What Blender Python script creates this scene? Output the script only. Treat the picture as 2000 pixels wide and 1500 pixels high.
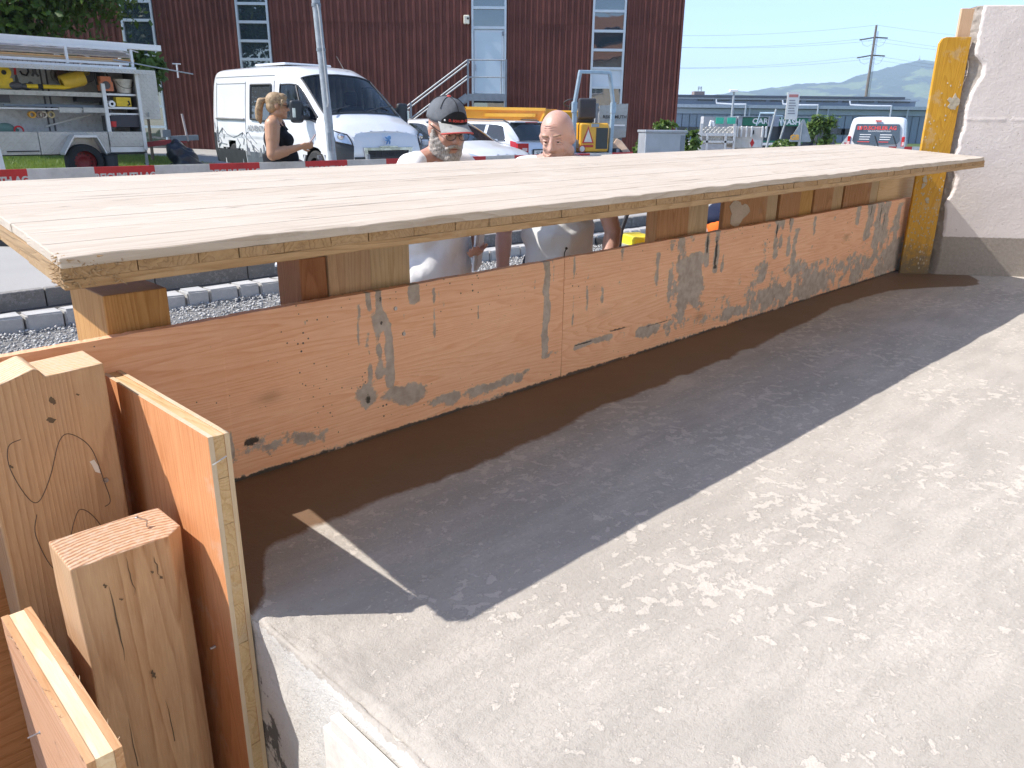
import bpy, bmesh, math, random
import numpy as np
from mathutils import Vector, Matrix
from math import radians, sin, cos, pi, hypot, atan2
random.seed(7); rng = np.random.default_rng(7)
for o in list(bpy.data.objects): bpy.data.objects.remove(o)
SC = bpy.context.scene
COL = SC.collection

# ------------------------------------------------------------------ camera, sky, sun, exposure
PITCH, ROLL, FPX = radians(18.75), radians(0.65), 1500.0
EYE = Vector((0, 0, 1.0))
F = Vector((0, cos(PITCH), -sin(PITCH))); U0 = Vector((0, sin(PITCH), cos(PITCH))); R0 = Vector((1, 0, 0))
RI = R0*cos(ROLL) + U0*sin(ROLL); UP = U0*cos(ROLL) - R0*sin(ROLL)
cd = bpy.data.cameras.new('camera'); cam = bpy.data.objects.new('camera', cd); COL.objects.link(cam)
cam.matrix_world = Matrix(((RI.x, UP.x, -F.x, EYE.x), (RI.y, UP.y, -F.y, EYE.y), (RI.z, UP.z, -F.z, EYE.z), (0, 0, 0, 1)))
cd.sensor_width = 36; cd.lens = FPX*36/2000; cd.clip_start = .02; cd.clip_end = 20000
SC.camera = cam
SUN = Vector((-.677, -.045, .735)).normalized()      # towards the sun
w = bpy.data.worlds.new('World'); SC.world = w; w.use_nodes = True
nt = w.node_tree; bg = nt.nodes['Background']
sky = nt.nodes.new('ShaderNodeTexSky'); sky.sky_type = 'NISHITA'; sky.sun_disc = False
sky.sun_elevation = math.asin(SUN.z); sky.sun_rotation = atan2(SUN.x, SUN.y)
sky.air_density = .68; sky.dust_density = .5; sky.ozone_density = 1.1; sky.altitude = 400
nt.links.new(sky.outputs[0], bg.inputs[0]); bg.inputs[1].default_value = .15
sl = bpy.data.lights.new('sun', 'SUN'); sl.energy = 3.3; sl.angle = radians(.5); sl.color = (1, .94, .86)
so = bpy.data.objects.new('sun', sl); COL.objects.link(so)
so.rotation_euler = SUN.to_track_quat('Z', 'Y').to_euler(); so.location = SUN*50
SC.view_settings.view_transform = 'Standard'; SC.view_settings.look = 'None'
SC.view_settings.exposure = 1.2; SC.view_settings.gamma = 1
SC.render.resolution_x = 1024; SC.render.resolution_y = 768

def at(x, y, Y):
    """point of the place at distance Y that was surveyed at (x, y) in the photograph"""
    r = F*FPX + RI*(x-1000) + UP*(750-y)
    return EYE + r*(Y/r.y)

# formwork frame: s along the boards, o across (away from the camera), z above the slab
A0 = Vector((-.798, 2.033, 0)); D = Vector((.709, .705, 0)).normalized(); N = Vector((-D.y, D.x, 0))
RZ = atan2(D.y, D.x)
def W(s, o, z=0.): return A0 + D*s + N*o + Vector((0, 0, z))
def SO(x, y): d = Vector((x, y, 0))-A0; return d.dot(D), d.dot(N)

def sm(a, b, x):
    t = np.clip((x-a)/(b-a), 0, 1); return t*t*(3-2*t)
def base_h(x, y):
    return -.52 + .6*sm(2, -12, x)*sm(8, 16, y)
def ground_h(x, y):
    s = (x-A0.x)*D.x+(y-A0.y)*D.y; o = (x-A0.x)*N.x+(y-A0.y)*N.y
    return np.where(o < 5.5, -.74, np.where(o < 6.02, -.66, base_h(x, y)))
def gz(x, y): return float(base_h(np.float64(x), np.float64(y)))

TMP = bpy.data.scenes.new('workshop')     # small scratch scene where modifiers and lettering are turned into plain meshes
def evaluated_mesh(o):
    TMP.collection.objects.link(o); vl = TMP.view_layers[0]; vl.update(); dg = vl.depsgraph
    me = bpy.data.meshes.new_from_object(o.evaluated_get(dg)); TMP.collection.objects.unlink(o); return me
# ------------------------------------------------------------------ mesh helpers
class MB:
    def __init__(self): self.v = []; self.f = []
    def add(self, vs, fs):
        n = len(self.v); self.v += [tuple(p) for p in vs]; self.f += [tuple(i+n for i in q) for q in fs]; return self
    def box(self, x0, x1, y0, y1, z0, z1):
        return self.add([(x, y, z) for z in (z0, z1) for y in (y0, y1) for x in (x0, x1)],
                        [(0, 2, 3, 1), (4, 5, 7, 6), (0, 1, 5, 4), (2, 6, 7, 3), (0, 4, 6, 2), (1, 3, 7, 5)])
    def hexa(self, P):   # 8 corners, order as box
        return self.add(P, [(0, 2, 3, 1), (4, 5, 7, 6), (0, 1, 5, 4), (2, 6, 7, 3), (0, 4, 6, 2), (1, 3, 7, 5)])
    def bar(self, p, q, wd, th, up=(0, 0, 1)):
        p = Vector(p); q = Vector(q); d = (q-p).normalized(); u = Vector(up)
        a = d.cross(u)
        if a.length < 1e-4: a = d.cross(Vector((1, 0, 0)))
        a.normalize(); b = a.cross(d)
        P = [e+a*sa*wd/2+b*sb*th/2 for sb in (-1, 1) for sa in (-1, 1) for e in (p, q)]
        return self.hexa(P)
    def cyl(self, p, q, r, r1=None, n=10, caps=True):
        p = Vector(p); q = Vector(q); r1 = r if r1 is None else r1
        d = (q-p).normalized(); a = d.orthogonal().normalized(); b = d.cross(a)
        vs = [e+(a*cos(2*pi*k/n)+b*sin(2*pi*k/n))*rr for e, rr in ((p, r), (q, r1)) for k in range(n)]
        fs = [(k, (k+1) % n, n+(k+1) % n, n+k) for k in range(n)]
        if caps: fs += [tuple(range(n-1, -1, -1)), tuple(range(n, 2*n))]
        return self.add(vs, fs)
    def tube(self, pts, r, n=8):
        pts = [Vector(p) for p in pts]; vs = []; fs = []; m = len(pts)
        rr = r if isinstance(r, (list, tuple)) else [r]*m
        a = None
        for i, p in enumerate(pts):
            d = (pts[min(i+1, m-1)]-pts[max(i-1, 0)]).normalized()
            a = d.orthogonal().normalized() if a is None else (a-d*a.dot(d)).normalized()
            b = d.cross(a)
            vs += [p+(a*cos(2*pi*k/n)+b*sin(2*pi*k/n))*rr[i] for k in range(n)]
        for i in range(m-1):
            fs += [(i*n+k, i*n+(k+1) % n, (i+1)*n+(k+1) % n, (i+1)*n+k) for k in range(n)]
        fs += [tuple(range(n-1, -1, -1)), tuple(range((m-1)*n, m*n))]
        return self.add(vs, fs)
    def prism(self, poly, fn, d0, d1):   # poly (u,v) extruded: fn(u,v,d)
        n = len(poly); vs = [fn(u, v, d) for d in (d0, d1) for u, v in poly]
        fs = [tuple(range(n-1, -1, -1)), tuple(range(n, 2*n))]+[(k, (k+1) % n, n+(k+1) % n, n+k) for k in range(n)]
        return self.add(vs, fs)
    def ell(self, c, r, n=14, m=9, M=None):
        c = Vector(c); vs = []; fs = []
        for i in range(m+1):
            t = pi*i/m
            for k in range(n):
                p = Vector((r[0]*sin(t)*cos(2*pi*k/n), r[1]*sin(t)*sin(2*pi*k/n), r[2]*cos(t)))
                if M is not None: p = M @ p
                vs.append(c+p)
        for i in range(m):
            fs += [(i*n+k, (i+1)*n+k, (i+1)*n+(k+1) % n, i*n+(k+1) % n) for k in range(n)]
        return self.add(vs, fs)
    def cap(self, p, q, r0, r1, n=14):
        self.cyl(p, q, r0, r1, n); self.ell(p, (r0,)*3, n); self.ell(q, (r1,)*3, n); return self
    def lathe(self, prof, c=(0, 0, 0), n=20, M=None):
        c = Vector(c); vs = []; fs = []; m = len(prof)
        for r, z in prof:
            for k in range(n):
                p = Vector((r*cos(2*pi*k/n), r*sin(2*pi*k/n), z))
                vs.append(c+(M @ p if M is not None else p))
        for i in range(m-1):
            fs += [(i*n+k, i*n+(k+1) % n, (i+1)*n+(k+1) % n, (i+1)*n+k) for k in range(n)]
        return self.add(vs, fs)
    def xf(self, M):
        self.v = [tuple(M @ Vector(p)) for p in self.v]; return self
    def mesh(self, name):
        me = bpy.data.meshes.new(name); me.from_pydata(self.v, [], self.f)
        bm = bmesh.new(); bm.from_mesh(me); bmesh.ops.remove_doubles(bm, verts=bm.verts, dist=1e-6)
        bmesh.ops.recalc_face_normals(bm, faces=bm.faces); bm.to_mesh(me); bm.free(); return me
    def build(self, name, m, parent=None, loc=(0, 0, 0), rot=(0, 0, 0), smooth=0, bevel=0, seg=1):
        return link(name, self.mesh(name), m, parent, loc, rot, smooth, bevel, seg)

def link(name, me, m, parent=None, loc=(0, 0, 0), rot=(0, 0, 0), smooth=0, bevel=0, seg=1):
    o = bpy.data.objects.new(name, me); COL.objects.link(o)
    if m is not None and not me.materials: me.materials.append(m)
    o.parent = parent; o.location = loc; o.rotation_euler = rot
    if smooth:
        me.shade_smooth()
        if smooth < 180:
            bm = bmesh.new(); bm.from_mesh(me)
            for e in bm.edges:
                if len(e.link_faces) == 2 and e.calc_face_angle(0) > radians(smooth): e.smooth = False
            bm.to_mesh(me); bm.free()
    if bevel:
        b = o.modifiers.new('bevel', 'BEVEL'); b.width = bevel; b.segments = seg; b.limit_method = 'ANGLE'
    return o
def tag(o, label=None, cat=None, group=None, kind=None):
    if label: o['label'] = label
    if cat: o['category'] = cat
    if group: o['group'] = group
    if kind: o['kind'] = kind
    return o
def thing(name, label, cat, loc=(0, 0, 0), rz=0, group=None, rot=None):
    o = bpy.data.objects.new(name, None); COL.objects.link(o); o.empty_display_size = .1
    o.location = loc; o.rotation_euler = rot or (0, 0, rz)
    return tag(o, label, cat, group)
def copy_tree(o, parent=None):
    c = o.copy(); COL.objects.link(c); c.parent = parent
    for ch in list(o.children): copy_tree(ch, c)
    return c
def text(name, body, size, m, parent=None, loc=(0, 0, 0), rot=(0, 0, 0), ext=.001, sx=1., align='CENTER', bold=0.):
    cu = bpy.data.curves.new(name, 'FONT'); cu.body = body; cu.size = size; cu.extrude = ext; cu.align_x = align
    cu.align_y = 'CENTER'; cu.offset = bold; cu.resolution_u = 3
    t = bpy.data.objects.new(name, cu); me = evaluated_mesh(t); bpy.data.objects.remove(t)
    me.materials.clear()
    o = link(name, me, m, parent, loc, rot); o.scale = (sx, 1, 1); return o
def baked(mb, voxel, smooth=4, extra=None):
    """one continuous skin over overlapping volumes"""
    me = mb.mesh('tmp'); o = bpy.data.objects.new('tmp', me)
    r = o.modifiers.new('r', 'REMESH'); r.mode = 'VOXEL'; r.voxel_size = voxel; r.use_smooth_shade = True
    s = o.modifiers.new('s', 'SMOOTH'); s.iterations = smooth; s.factor = .5
    out = evaluated_mesh(o); bpy.data.objects.remove(o); bpy.data.meshes.remove(me)
    out.shade_smooth(); return out

def vnoise(x, y, seed=0, oct=4, gain=.5):
    """tileless value noise on arrays"""
    t = np.zeros_like(x, dtype=float); amp = 1.; f = 1.; tot = 0
    for k in range(oct):
        r = np.random.default_rng(seed*31+k); T = r.random((257, 257))
        X = x*f+17.3*k; Y = y*f+9.1*k
        xi = np.floor(X).astype(int); yi = np.floor(Y).astype(int); u = X-xi; v = Y-yi
        u = u*u*(3-2*u); v = v*v*(3-2*v); a = xi % 256; b = yi % 256
        t += amp*((T[a, b]*(1-u)+T[a+1, b]*u)*(1-v)+(T[a, b+1]*(1-u)+T[a+1, b+1]*u)*v); tot += amp
        amp *= gain; f *= 2.03
    return t/tot

# ------------------------------------------------------------------ materials
MATS = {}
def nodes_of(name):
    m = bpy.data.materials.new(name); m.use_nodes = True; MATS[name] = m
    nt = m.node_tree; b = nt.nodes['Principled BSDF']
    def N_(t, **kw):
        n = nt.nodes.new('ShaderNode'+t)
        for k, v in kw.items():
            if k in n.inputs.keys(): n.inputs[k].default_value = v
            else: setattr(n, k, v)
        return n
    def L(a, b): nt.links.new(a, b)
    return m, nt, b, N_, L
def rgb(c): return (c[0], c[1], c[2], 1)
def mixc(N_, L, fac, a, b, mode='MIX'):
    n = N_('Mix', data_type='RGBA', blend_type=mode)
    for sock, v in ((n.inputs[0], fac), (n.inputs[6], a), (n.inputs[7], b)):
        if hasattr(v, 'links') or hasattr(v, 'is_linked'): L(v, sock)
        else: sock.default_value = v if not isinstance(v, tuple) else (v if len(v) == 4 else rgb(v))
    return n.outputs[2]
def ramp(N_, L, src, stops, interp='LINEAR'):
    n = N_('ValToRGB'); n.color_ramp.interpolation = interp; e = n.color_ramp.elements
    while len(e) < len(stops): e.new(.5)
    for q, (p, c) in zip(e, stops):
        q.position = p; q.color = (c, c, c, 1) if not isinstance(c, tuple) else rgb(c)
    L(src, n.inputs[0]); return n.outputs[0]
def mth(N_, L, op, a, b=0., c=None):
    n = N_('Math', operation=op)
    for i, v in enumerate((a, b) if c is None else (a, b, c)):
        if hasattr(v, 'is_linked'): L(v, n.inputs[i])
        else: n.inputs[i].default_value = v
    return n.outputs[0]
def mapped(N_, L, scale, src='Object', rnd=True):
    tc = N_('TexCoord'); mp = N_('Mapping'); mp.inputs['Scale'].default_value = scale
    L(tc.outputs[src], mp.inputs['Vector'])
    if rnd:
        oi = N_('ObjectInfo'); k = mth(N_, L, 'MULTIPLY', oi.outputs['Random'], 37.)
        cx = N_('CombineXYZ'); L(k, cx.inputs[0]); L(k, cx.inputs[1]); L(k, cx.inputs[2]); L(cx.outputs[0], mp.inputs['Location'])
    return mp.outputs[0]

def mat(name, c, rough=.6, metal=0., var=.15, scale=6., bump=0., bscale=60., spec=.5, coat=0., dirt=0., dirtc=(.12, .1, .08), emit=None, rvar=1.):
    if name in MATS: return MATS[name]
    m, nt, b, N_, L = nodes_of(name)
    v = mapped(N_, L, (1, 1, 1))
    n1 = N_('TexNoise', Scale=scale, Detail=5., Roughness=.6); L(v, n1.inputs['Vector'])
    lo = tuple(x*(1-var) for x in c); hi = tuple(min(1, x*(1+var)) for x in c)
    f = ramp(N_, L, n1.outputs[0], [(.3, 0.), (.7, 1.)])
    col = mixc(N_, L, f, lo, hi)
    if dirt:
        n2 = N_('TexNoise', Scale=scale*2.3, Detail=6., Roughness=.7); L(v, n2.inputs['Vector'])
        d = ramp(N_, L, n2.outputs[0], [(.5, 0.), (.75, dirt)]); col = mixc(N_, L, d, col, dirtc)
    L(col, b.inputs['Base Color'])
    b.inputs['Metallic'].default_value = metal; b.inputs['Specular IOR Level'].default_value = spec
    b.inputs['Coat Weight'].default_value = coat; b.inputs['Coat Roughness'].default_value = .06
    rr = ramp(N_, L, n1.outputs[0], [(.25, max(0, rough-.06*rvar)), (.75, min(1, rough+.08*rvar))]); L(rr, b.inputs['Roughness'])
    if bump:
        n3 = N_('TexNoise', Scale=bscale, Detail=4.); L(v, n3.inputs['Vector'])
        bp = N_('Bump', Strength=bump, Distance=.01); L(n3.outputs[0], bp.inputs['Height']); L(bp.outputs[0], b.inputs['Normal'])
    if emit: b.inputs['Emission Color'].default_value = rgb(emit[0]); b.inputs['Emission Strength'].default_value = emit[1]
    return m

def wood(name, light, dark, axis=0, ring=26., grain=170., rough=.75, stain=.0, stainc=(.3, .29, .27), knots=1., spat=0., grey=0., face='xz', cem=False, bump=.35, blotch=.25, rings=55., rc=.55):
    """softwood: growth rings and fibres run along `axis` of the object's own frame"""
    if name in MATS: return MATS[name]
    m, nt, b, N_, L = nodes_of(name)
    v0 = mapped(N_, L, (1, 1, 1))
    sc = [1., 1., 1.]; sc[axis] = .07
    mp = N_('Mapping'); mp.inputs['Scale'].default_value = sc; L(v0, mp.inputs['Vector'])
    # slow warp so rings meander
    wn = N_('TexNoise', Scale=3.2, Detail=2.); L(mp.outputs[0], wn.inputs['Vector'])
    rg = N_('TexNoise', Scale=ring, Detail=2., Roughness=.5, Distortion=.6); L(mp.outputs[0], rg.inputs['Vector'])
    rsum = mth(N_, L, 'ADD', mth(N_, L, 'MULTIPLY', rg.outputs[0], 2.2), mth(N_, L, 'MULTIPLY', wn.outputs[0], rings))
    fr = mth(N_, L, 'FRACT', rsum)
    ringf = ramp(N_, L, fr, [(0., 0.), (.55, .35), (.9, 1.), (1., 0.)])
    fb = N_('TexNoise', Scale=grain, Detail=3., Roughness=.7); L(mp.outputs[0], fb.inputs['Vector'])
    fibre = ramp(N_, L, fb.outputs[0], [(.3, 0.), (.7, 1.)])
    bl = N_('TexNoise', Scale=2.6, Detail=4., Roughness=.6); L(v0, bl.inputs['Vector'])
    fac = mth(N_, L, 'ADD', mth(N_, L, 'MULTIPLY', ringf, rc), mth(N_, L, 'MULTIPLY', fibre, .45))
    fac = mth(N_, L, 'ADD', fac, mth(N_, L, 'MULTIPLY', mth(N_, L, 'SUBTRACT', bl.outputs[0], .5), blotch*3))
    col = mixc(N_, L, fac, light, dark)
    if knots:
        ks = [1., 1., 1.]; ks[axis] = .45
        km = N_('Mapping'); km.inputs['Scale'].default_value = ks; L(v0, km.inputs['Vector'])
        vo = N_('TexVoronoi', Scale=5.5); L(km.outputs[0], vo.inputs['Vector'])
        kf = ramp(N_, L, vo.outputs['Distance'], [(.05, .85*knots), (.12, .25*knots), (.2, 0.)])
        col = mixc(N_, L, kf, col, tuple(x*.35 for x in dark))
    if grey:
        gn = N_('TexNoise', Scale=4., Detail=6., Roughness=.7); L(mp.outputs[0], gn.inputs['Vector'])
        gf = ramp(N_, L, gn.outputs[0], [(.35, 0.), (.65, grey)]); col = mixc(N_, L, gf, col, stainc)
    if stain:
        s1 = N_('TexNoise', Scale=5., Detail=8., Roughness=.72); L(v0, s1.inputs['Vector'])
        sf = ramp(N_, L, s1.outputs[0], [(.56, 0.), (.62, stain)]); col = mixc(N_, L, sf, col, stainc)
    if spat:
        vs = N_('TexVoronoi', Scale=42.); L(v0, vs.inputs['Vector'])
        pn = N_('TexNoise', Scale=3.); L(v0, pn.inputs['Vector'])
        th = mth(N_, L, 'MULTIPLY', ramp(N_, L, pn.outputs[0], [(.4, 0.), (.7, 1.)]), .2*spat)
        sp = mth(N_, L, 'LESS_THAN', vs.outputs['Distance'], th); col = mixc(N_, L, sp, col, (.1, .09, .08))
    hgt = mth(N_, L, 'ADD', mth(N_, L, 'MULTIPLY', ringf, -.6), mth(N_, L, 'MULTIPLY', fibre, -.5))
    if cem:
        at_ = N_('Attribute', attribute_name='cement'); cn = N_('TexNoise', Scale=55., Detail=5., Roughness=.75); L(v0, cn.inputs['Vector'])
        cs = mth(N_, L, 'ADD', at_.outputs['Fac'], mth(N_, L, 'MULTIPLY', mth(N_, L, 'SUBTRACT', cn.outputs[0], .5), .75))
        cf = ramp(N_, L, cs, [(.4, 0.), (.52, .9)])
        cg = N_('TexNoise', Scale=30., Detail=4.); L(v0, cg.inputs['Vector'])
        cc = ramp(N_, L, cg.outputs[0], [(.3, (.29, .265, .24)), (.7, (.47, .44, .41))])
        col = mixc(N_, L, cf, col, cc)
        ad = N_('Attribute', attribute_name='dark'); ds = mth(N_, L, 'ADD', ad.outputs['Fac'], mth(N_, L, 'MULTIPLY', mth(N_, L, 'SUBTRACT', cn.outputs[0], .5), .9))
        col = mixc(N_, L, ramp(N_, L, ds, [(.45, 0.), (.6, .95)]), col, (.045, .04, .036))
        hgt = mth(N_, L, 'ADD', hgt, mth(N_, L, 'MULTIPLY', cf, 2.2))
    L(col, b.inputs['Base Color']); b.inputs['Roughness'].default_value = rough; b.inputs['Specular IOR Level'].default_value = .3
    bp = N_('Bump', Strength=bump, Distance=.002); L(hgt, bp.inputs['Height']); L(bp.outputs[0], b.inputs['Normal'])
    return m
def glass(name, c=(.03, .04, .045), ior=2.0, rough=.02, alpha=None):
    if name in MATS: return MATS[name]
    m, nt, b, N_, L = nodes_of(name)
    v = mapped(N_, L, (1, 1, 1)); n = N_('TexNoise', Scale=1.3, Detail=2.); L(v, n.inputs['Vector'])
    L(mixc(N_, L, n.outputs[0], tuple(x*.8 for x in c), tuple(x*1.2 for x in c)), b.inputs['Base Color'])
    b.inputs['Roughness'].default_value = rough; b.inputs['IOR'].default_value = ior; b.inputs['Specular IOR Level'].default_value = .5
    bp = N_('Bump', Strength=.06, Distance=.05); L(n.outputs[0], bp.inputs['Height']); L(bp.outputs[0], b.inputs['Normal'])
    if alpha is not None:
        tr = N_('BsdfTransparent'); tr.inputs[0].default_value = (alpha, alpha*1.02, alpha*1.03, 1)
        ms = N_('MixShader'); fz = N_('Fresnel', IOR=1.5); out = nt.nodes['Material Output']
        gl = N_('BsdfGlossy', Roughness=.02); L(fz.outputs[0], ms.inputs[0]); L(tr.outputs[0], ms.inputs[1]); L(gl.outputs[0], ms.inputs[2])
        L(ms.outputs[0], out.inputs[0])
    return m
# ------------------------------------------------------------------ ground, road, kerbs
def concrete(name, c, patches=.5, rough=.85, bump=.5, wet=False, pc=(.62, .58, .54), scale=16.):
    m, nt, b, N_, L = nodes_of(name)
    v = mapped(N_, L, (1, 1, 1), rnd=False)
    n1 = N_('TexNoise', Scale=1.6, Detail=6., Roughness=.62); L(v, n1.inputs['Vector'])
    n2 = N_('TexNoise', Scale=90., Detail=5., Roughness=.75); L(v, n2.inputs['Vector'])
    col = mixc(N_, L, ramp(N_, L, n1.outputs[0], [(.3, 0.), (.7, 1.)]), tuple(x*.84 for x in c), tuple(x*1.12 for x in c))
    col = mixc(N_, L, ramp(N_, L, n2.outputs[0], [(.34, .3), (.48, 0.)]), col, tuple(x*.62 for x in c))
    n6 = N_('TexNoise', Scale=7., Detail=6., Roughness=.7); mp6 = N_('Mapping'); mp6.inputs['Scale'].default_value = (.35, 1.6, 1); mp6.inputs['Rotation'].default_value = (0, 0, .5); L(v, mp6.inputs['Vector']); L(mp6.outputs[0], n6.inputs['Vector'])
    col = mixc(N_, L, ramp(N_, L, n6.outputs[0], [(.42, .38), (.56, 0.)]), col, tuple(x*.66 for x in c))
    # flaked laitance: patches with crisp, ragged outlines
    n3 = N_('TexNoise', Scale=scale, Detail=9., Roughness=.66, Distortion=.35); L(v, n3.inputs['Vector'])
    n4 = N_('TexNoise', Scale=2.1, Detail=3.); L(v, n4.inputs['Vector'])
    fl = mth(N_, L, 'ADD', n3.outputs[0], mth(N_, L, 'MULTIPLY', mth(N_, L, 'SUBTRACT', n4.outputs[0], .5), .42))
    n7 = N_('TexNoise', Scale=scale*2.6, Detail=8., Roughness=.7, Distortion=.4); L(v, n7.inputs['Vector'])
    f7 = mth(N_, L, 'ADD', n7.outputs[0], mth(N_, L, 'MULTIPLY', mth(N_, L, 'SUBTRACT', n1.outputs[0], .5), .35))
    p7_ = ramp(N_, L, f7, [(.56, 0.), (.58, patches*.55)]); col = mixc(N_, L, p7_, col, pc)
    e7_ = ramp(N_, L, f7, [(.52, 0.), (.55, .2*patches), (.565, 0.)]); col = mixc(N_, L, e7_, col, tuple(x*.6 for x in c))
    pf = ramp(N_, L, fl, [(.572, 0.), (.584, patches)]); col = mixc(N_, L, pf, col, pc)
    ed = ramp(N_, L, fl, [(.548, 0.), (.568, .6*patches), (.578, 0.)]); col = mixc(N_, L, ed, col, tuple(x*.62 for x in c))
    n5 = N_('TexNoise', Scale=330., Detail=2.); L(v, n5.inputs['Vector'])
    h = mth(N_, L, 'ADD', mth(N_, L, 'MULTIPLY', mth(N_, L, 'ADD', pf, p7_), 1.1), mth(N_, L, 'ADD', mth(N_, L, 'MULTIPLY', n2.outputs[0], 1.3), mth(N_, L, 'MULTIPLY', n5.outputs[0], .5)))
    b.inputs['Roughness'].default_value = rough
    if wet:
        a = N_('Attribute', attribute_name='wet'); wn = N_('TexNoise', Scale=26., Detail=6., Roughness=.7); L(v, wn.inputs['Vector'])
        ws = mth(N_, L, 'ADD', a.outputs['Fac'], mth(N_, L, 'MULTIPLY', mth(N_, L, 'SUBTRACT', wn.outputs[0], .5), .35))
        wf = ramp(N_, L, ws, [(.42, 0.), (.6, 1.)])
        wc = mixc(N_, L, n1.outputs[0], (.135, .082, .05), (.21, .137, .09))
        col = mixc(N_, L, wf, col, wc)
        L(ramp(N_, L, wf, [(0., rough), (1., .5)]), b.inputs['Roughness'])
        p = N_('Attribute', attribute_name='paint'); pn = N_('TexNoise', Scale=14., Detail=7., Roughness=.7); L(v, pn.inputs['Vector'])
        ps = mth(N_, L, 'ADD', p.outputs['Fac'], mth(N_, L, 'MULTIPLY', mth(N_, L, 'SUBTRACT', pn.outputs[0], .5), 1.1))
        col = mixc(N_, L, ramp(N_, L, ps, [(.45, 0.), (.52, 1.)]), col, (.6, .585, .555))
        k = N_('Attribute', attribute_name='tar'); ks = mth(N_, L, 'ADD', k.outputs['Fac'], mth(N_, L, 'MULTIPLY', mth(N_, L, 'SUBTRACT', pn.outputs[0], .5), 1.4))
        col = mixc(N_, L, ramp(N_, L, ks, [(.5, 0.), (.58, .9)]), col, (.09, .09, .09))
        h = mth(N_, L, 'MULTIPLY', h, ramp(N_, L, wf, [(0., 1.), (1., .25)]))
    L(col, b.inputs['Base Color']); b.inputs['Specular IOR Level'].default_value = .3
    bp = N_('Bump', Strength=.6 if wet else bump, Distance=.0045 if wet else .004); L(h, bp.inputs['Height']); L(bp.outputs[0], b.inputs['Normal'])
    return m
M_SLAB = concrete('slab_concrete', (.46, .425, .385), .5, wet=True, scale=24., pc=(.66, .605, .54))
M_KERB = concrete('kerb_concrete', (.5, .485, .46), .3, scale=30.)
M_KERB2 = concrete('kerb_concrete_shaded', (.24, .225, .205), .2, scale=30.)  # darker copy for the upper kerb: its face's shade is put into the colour
def speckle(name, a, b_, sc, rough=.9, bump=.6, dist=.01):
    m, nt, b, N_, L = nodes_of(name); v = mapped(N_, L, (1, 1, 1), rnd=False)
    n1 = N_('TexNoise', Scale=sc, Detail=4., Roughness=.7); L(v, n1.inputs['Vector'])
    n2 = N_('TexNoise', Scale=.35, Detail=6., Roughness=.6); L(v, n2.inputs['Vector'])
    col = mixc(N_, L, ramp(N_, L, n1.outputs[0], [(.3, 0.), (.7, 1.)]), a, b_)
    col = mixc(N_, L, ramp(N_, L, n2.outputs[0], [(.35, .35), (.65, 0.)]), col, tuple(x*.75 for x in a))
    L(col, b.inputs['Base Color']); b.inputs['Roughness'].default_value = rough; b.inputs['Specular IOR Level'].default_value = .25
    bp = N_('Bump', Strength=bump, Distance=dist); L(n1.outputs[0], bp.inputs['Height']); L(bp.outputs[0], b.inputs['Normal'])
    return m
M_ASPH = speckle('asphalt', (.33, .32, .3), (.41, .395, .375), 60.)
M_LAWN = speckle('lawn_soil', (.05, .085, .02), (.1, .15, .035), 25.)
M_GRAV = speckle('gravel_bed', (.2, .195, .19), (.36, .35, .335), 55., bump=1., dist=.02)
M_FIELD = speckle('field', (.06, .1, .03), (.11, .15, .05), .02)

def sheet(name, xs, ys, fn, m, frame=True):
    """grid in the formwork frame (frame) or the world; fn(x, y) -> z"""
    P = []
    X, Y = np.meshgrid(xs, ys, indexing='ij')
    if frame:
        WX = A0.x+D.x*X+N.x*Y; WY = A0.y+D.y*X+N.y*Y
    else: WX, WY = X, Y
    Z = fn(WX, WY)
    P = np.stack([WX, WY, Z], -1).reshape(-1, 3); ni, nj = len(xs), len(ys)
    fs = [(i*nj+j, (i+1)*nj+j, (i+1)*nj+j+1, i*nj+j+1) for i in range(ni-1) for j in range(nj-1)]
    me = bpy.data.meshes.new(name); me.from_pydata(P.tolist(), [], fs); me.update()
    return tag(link(name, me, m), kind='structure')
far = np.concatenate([-np.geomspace(4600, 30, 14), np.linspace(-26, 40, 45), np.geomspace(46, 4800, 14)])
fary = np.concatenate([np.linspace(-60, 60, 81), np.geomspace(66, 4800, 16)])
tag(sheet('ground', far, fary, lambda x, y: np.minimum(base_h(x, y), ground_h(x, y))-.06, M_FIELD, frame=False))
sheet('gravel_bed', np.linspace(-6, 30, 60), np.linspace(-7, 5.5, 30), lambda x, y: np.full_like(x, -.735), M_GRAV)
sheet('trench', np.linspace(-6, 40, 40), np.linspace(5.5, 6.05, 4), lambda x, y: np.full_like(x, -.665), speckle('trench_soil_shaded', (.07, .066, .06), (.13, .12, .11), 40.))  # soil darkened in colour to stand for the trench's shadow band
sheet('road', np.linspace(-30, 70, 160), np.linspace(6.16, 60, 90), lambda x, y: base_h(x, y)+.0, M_ASPH)

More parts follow.
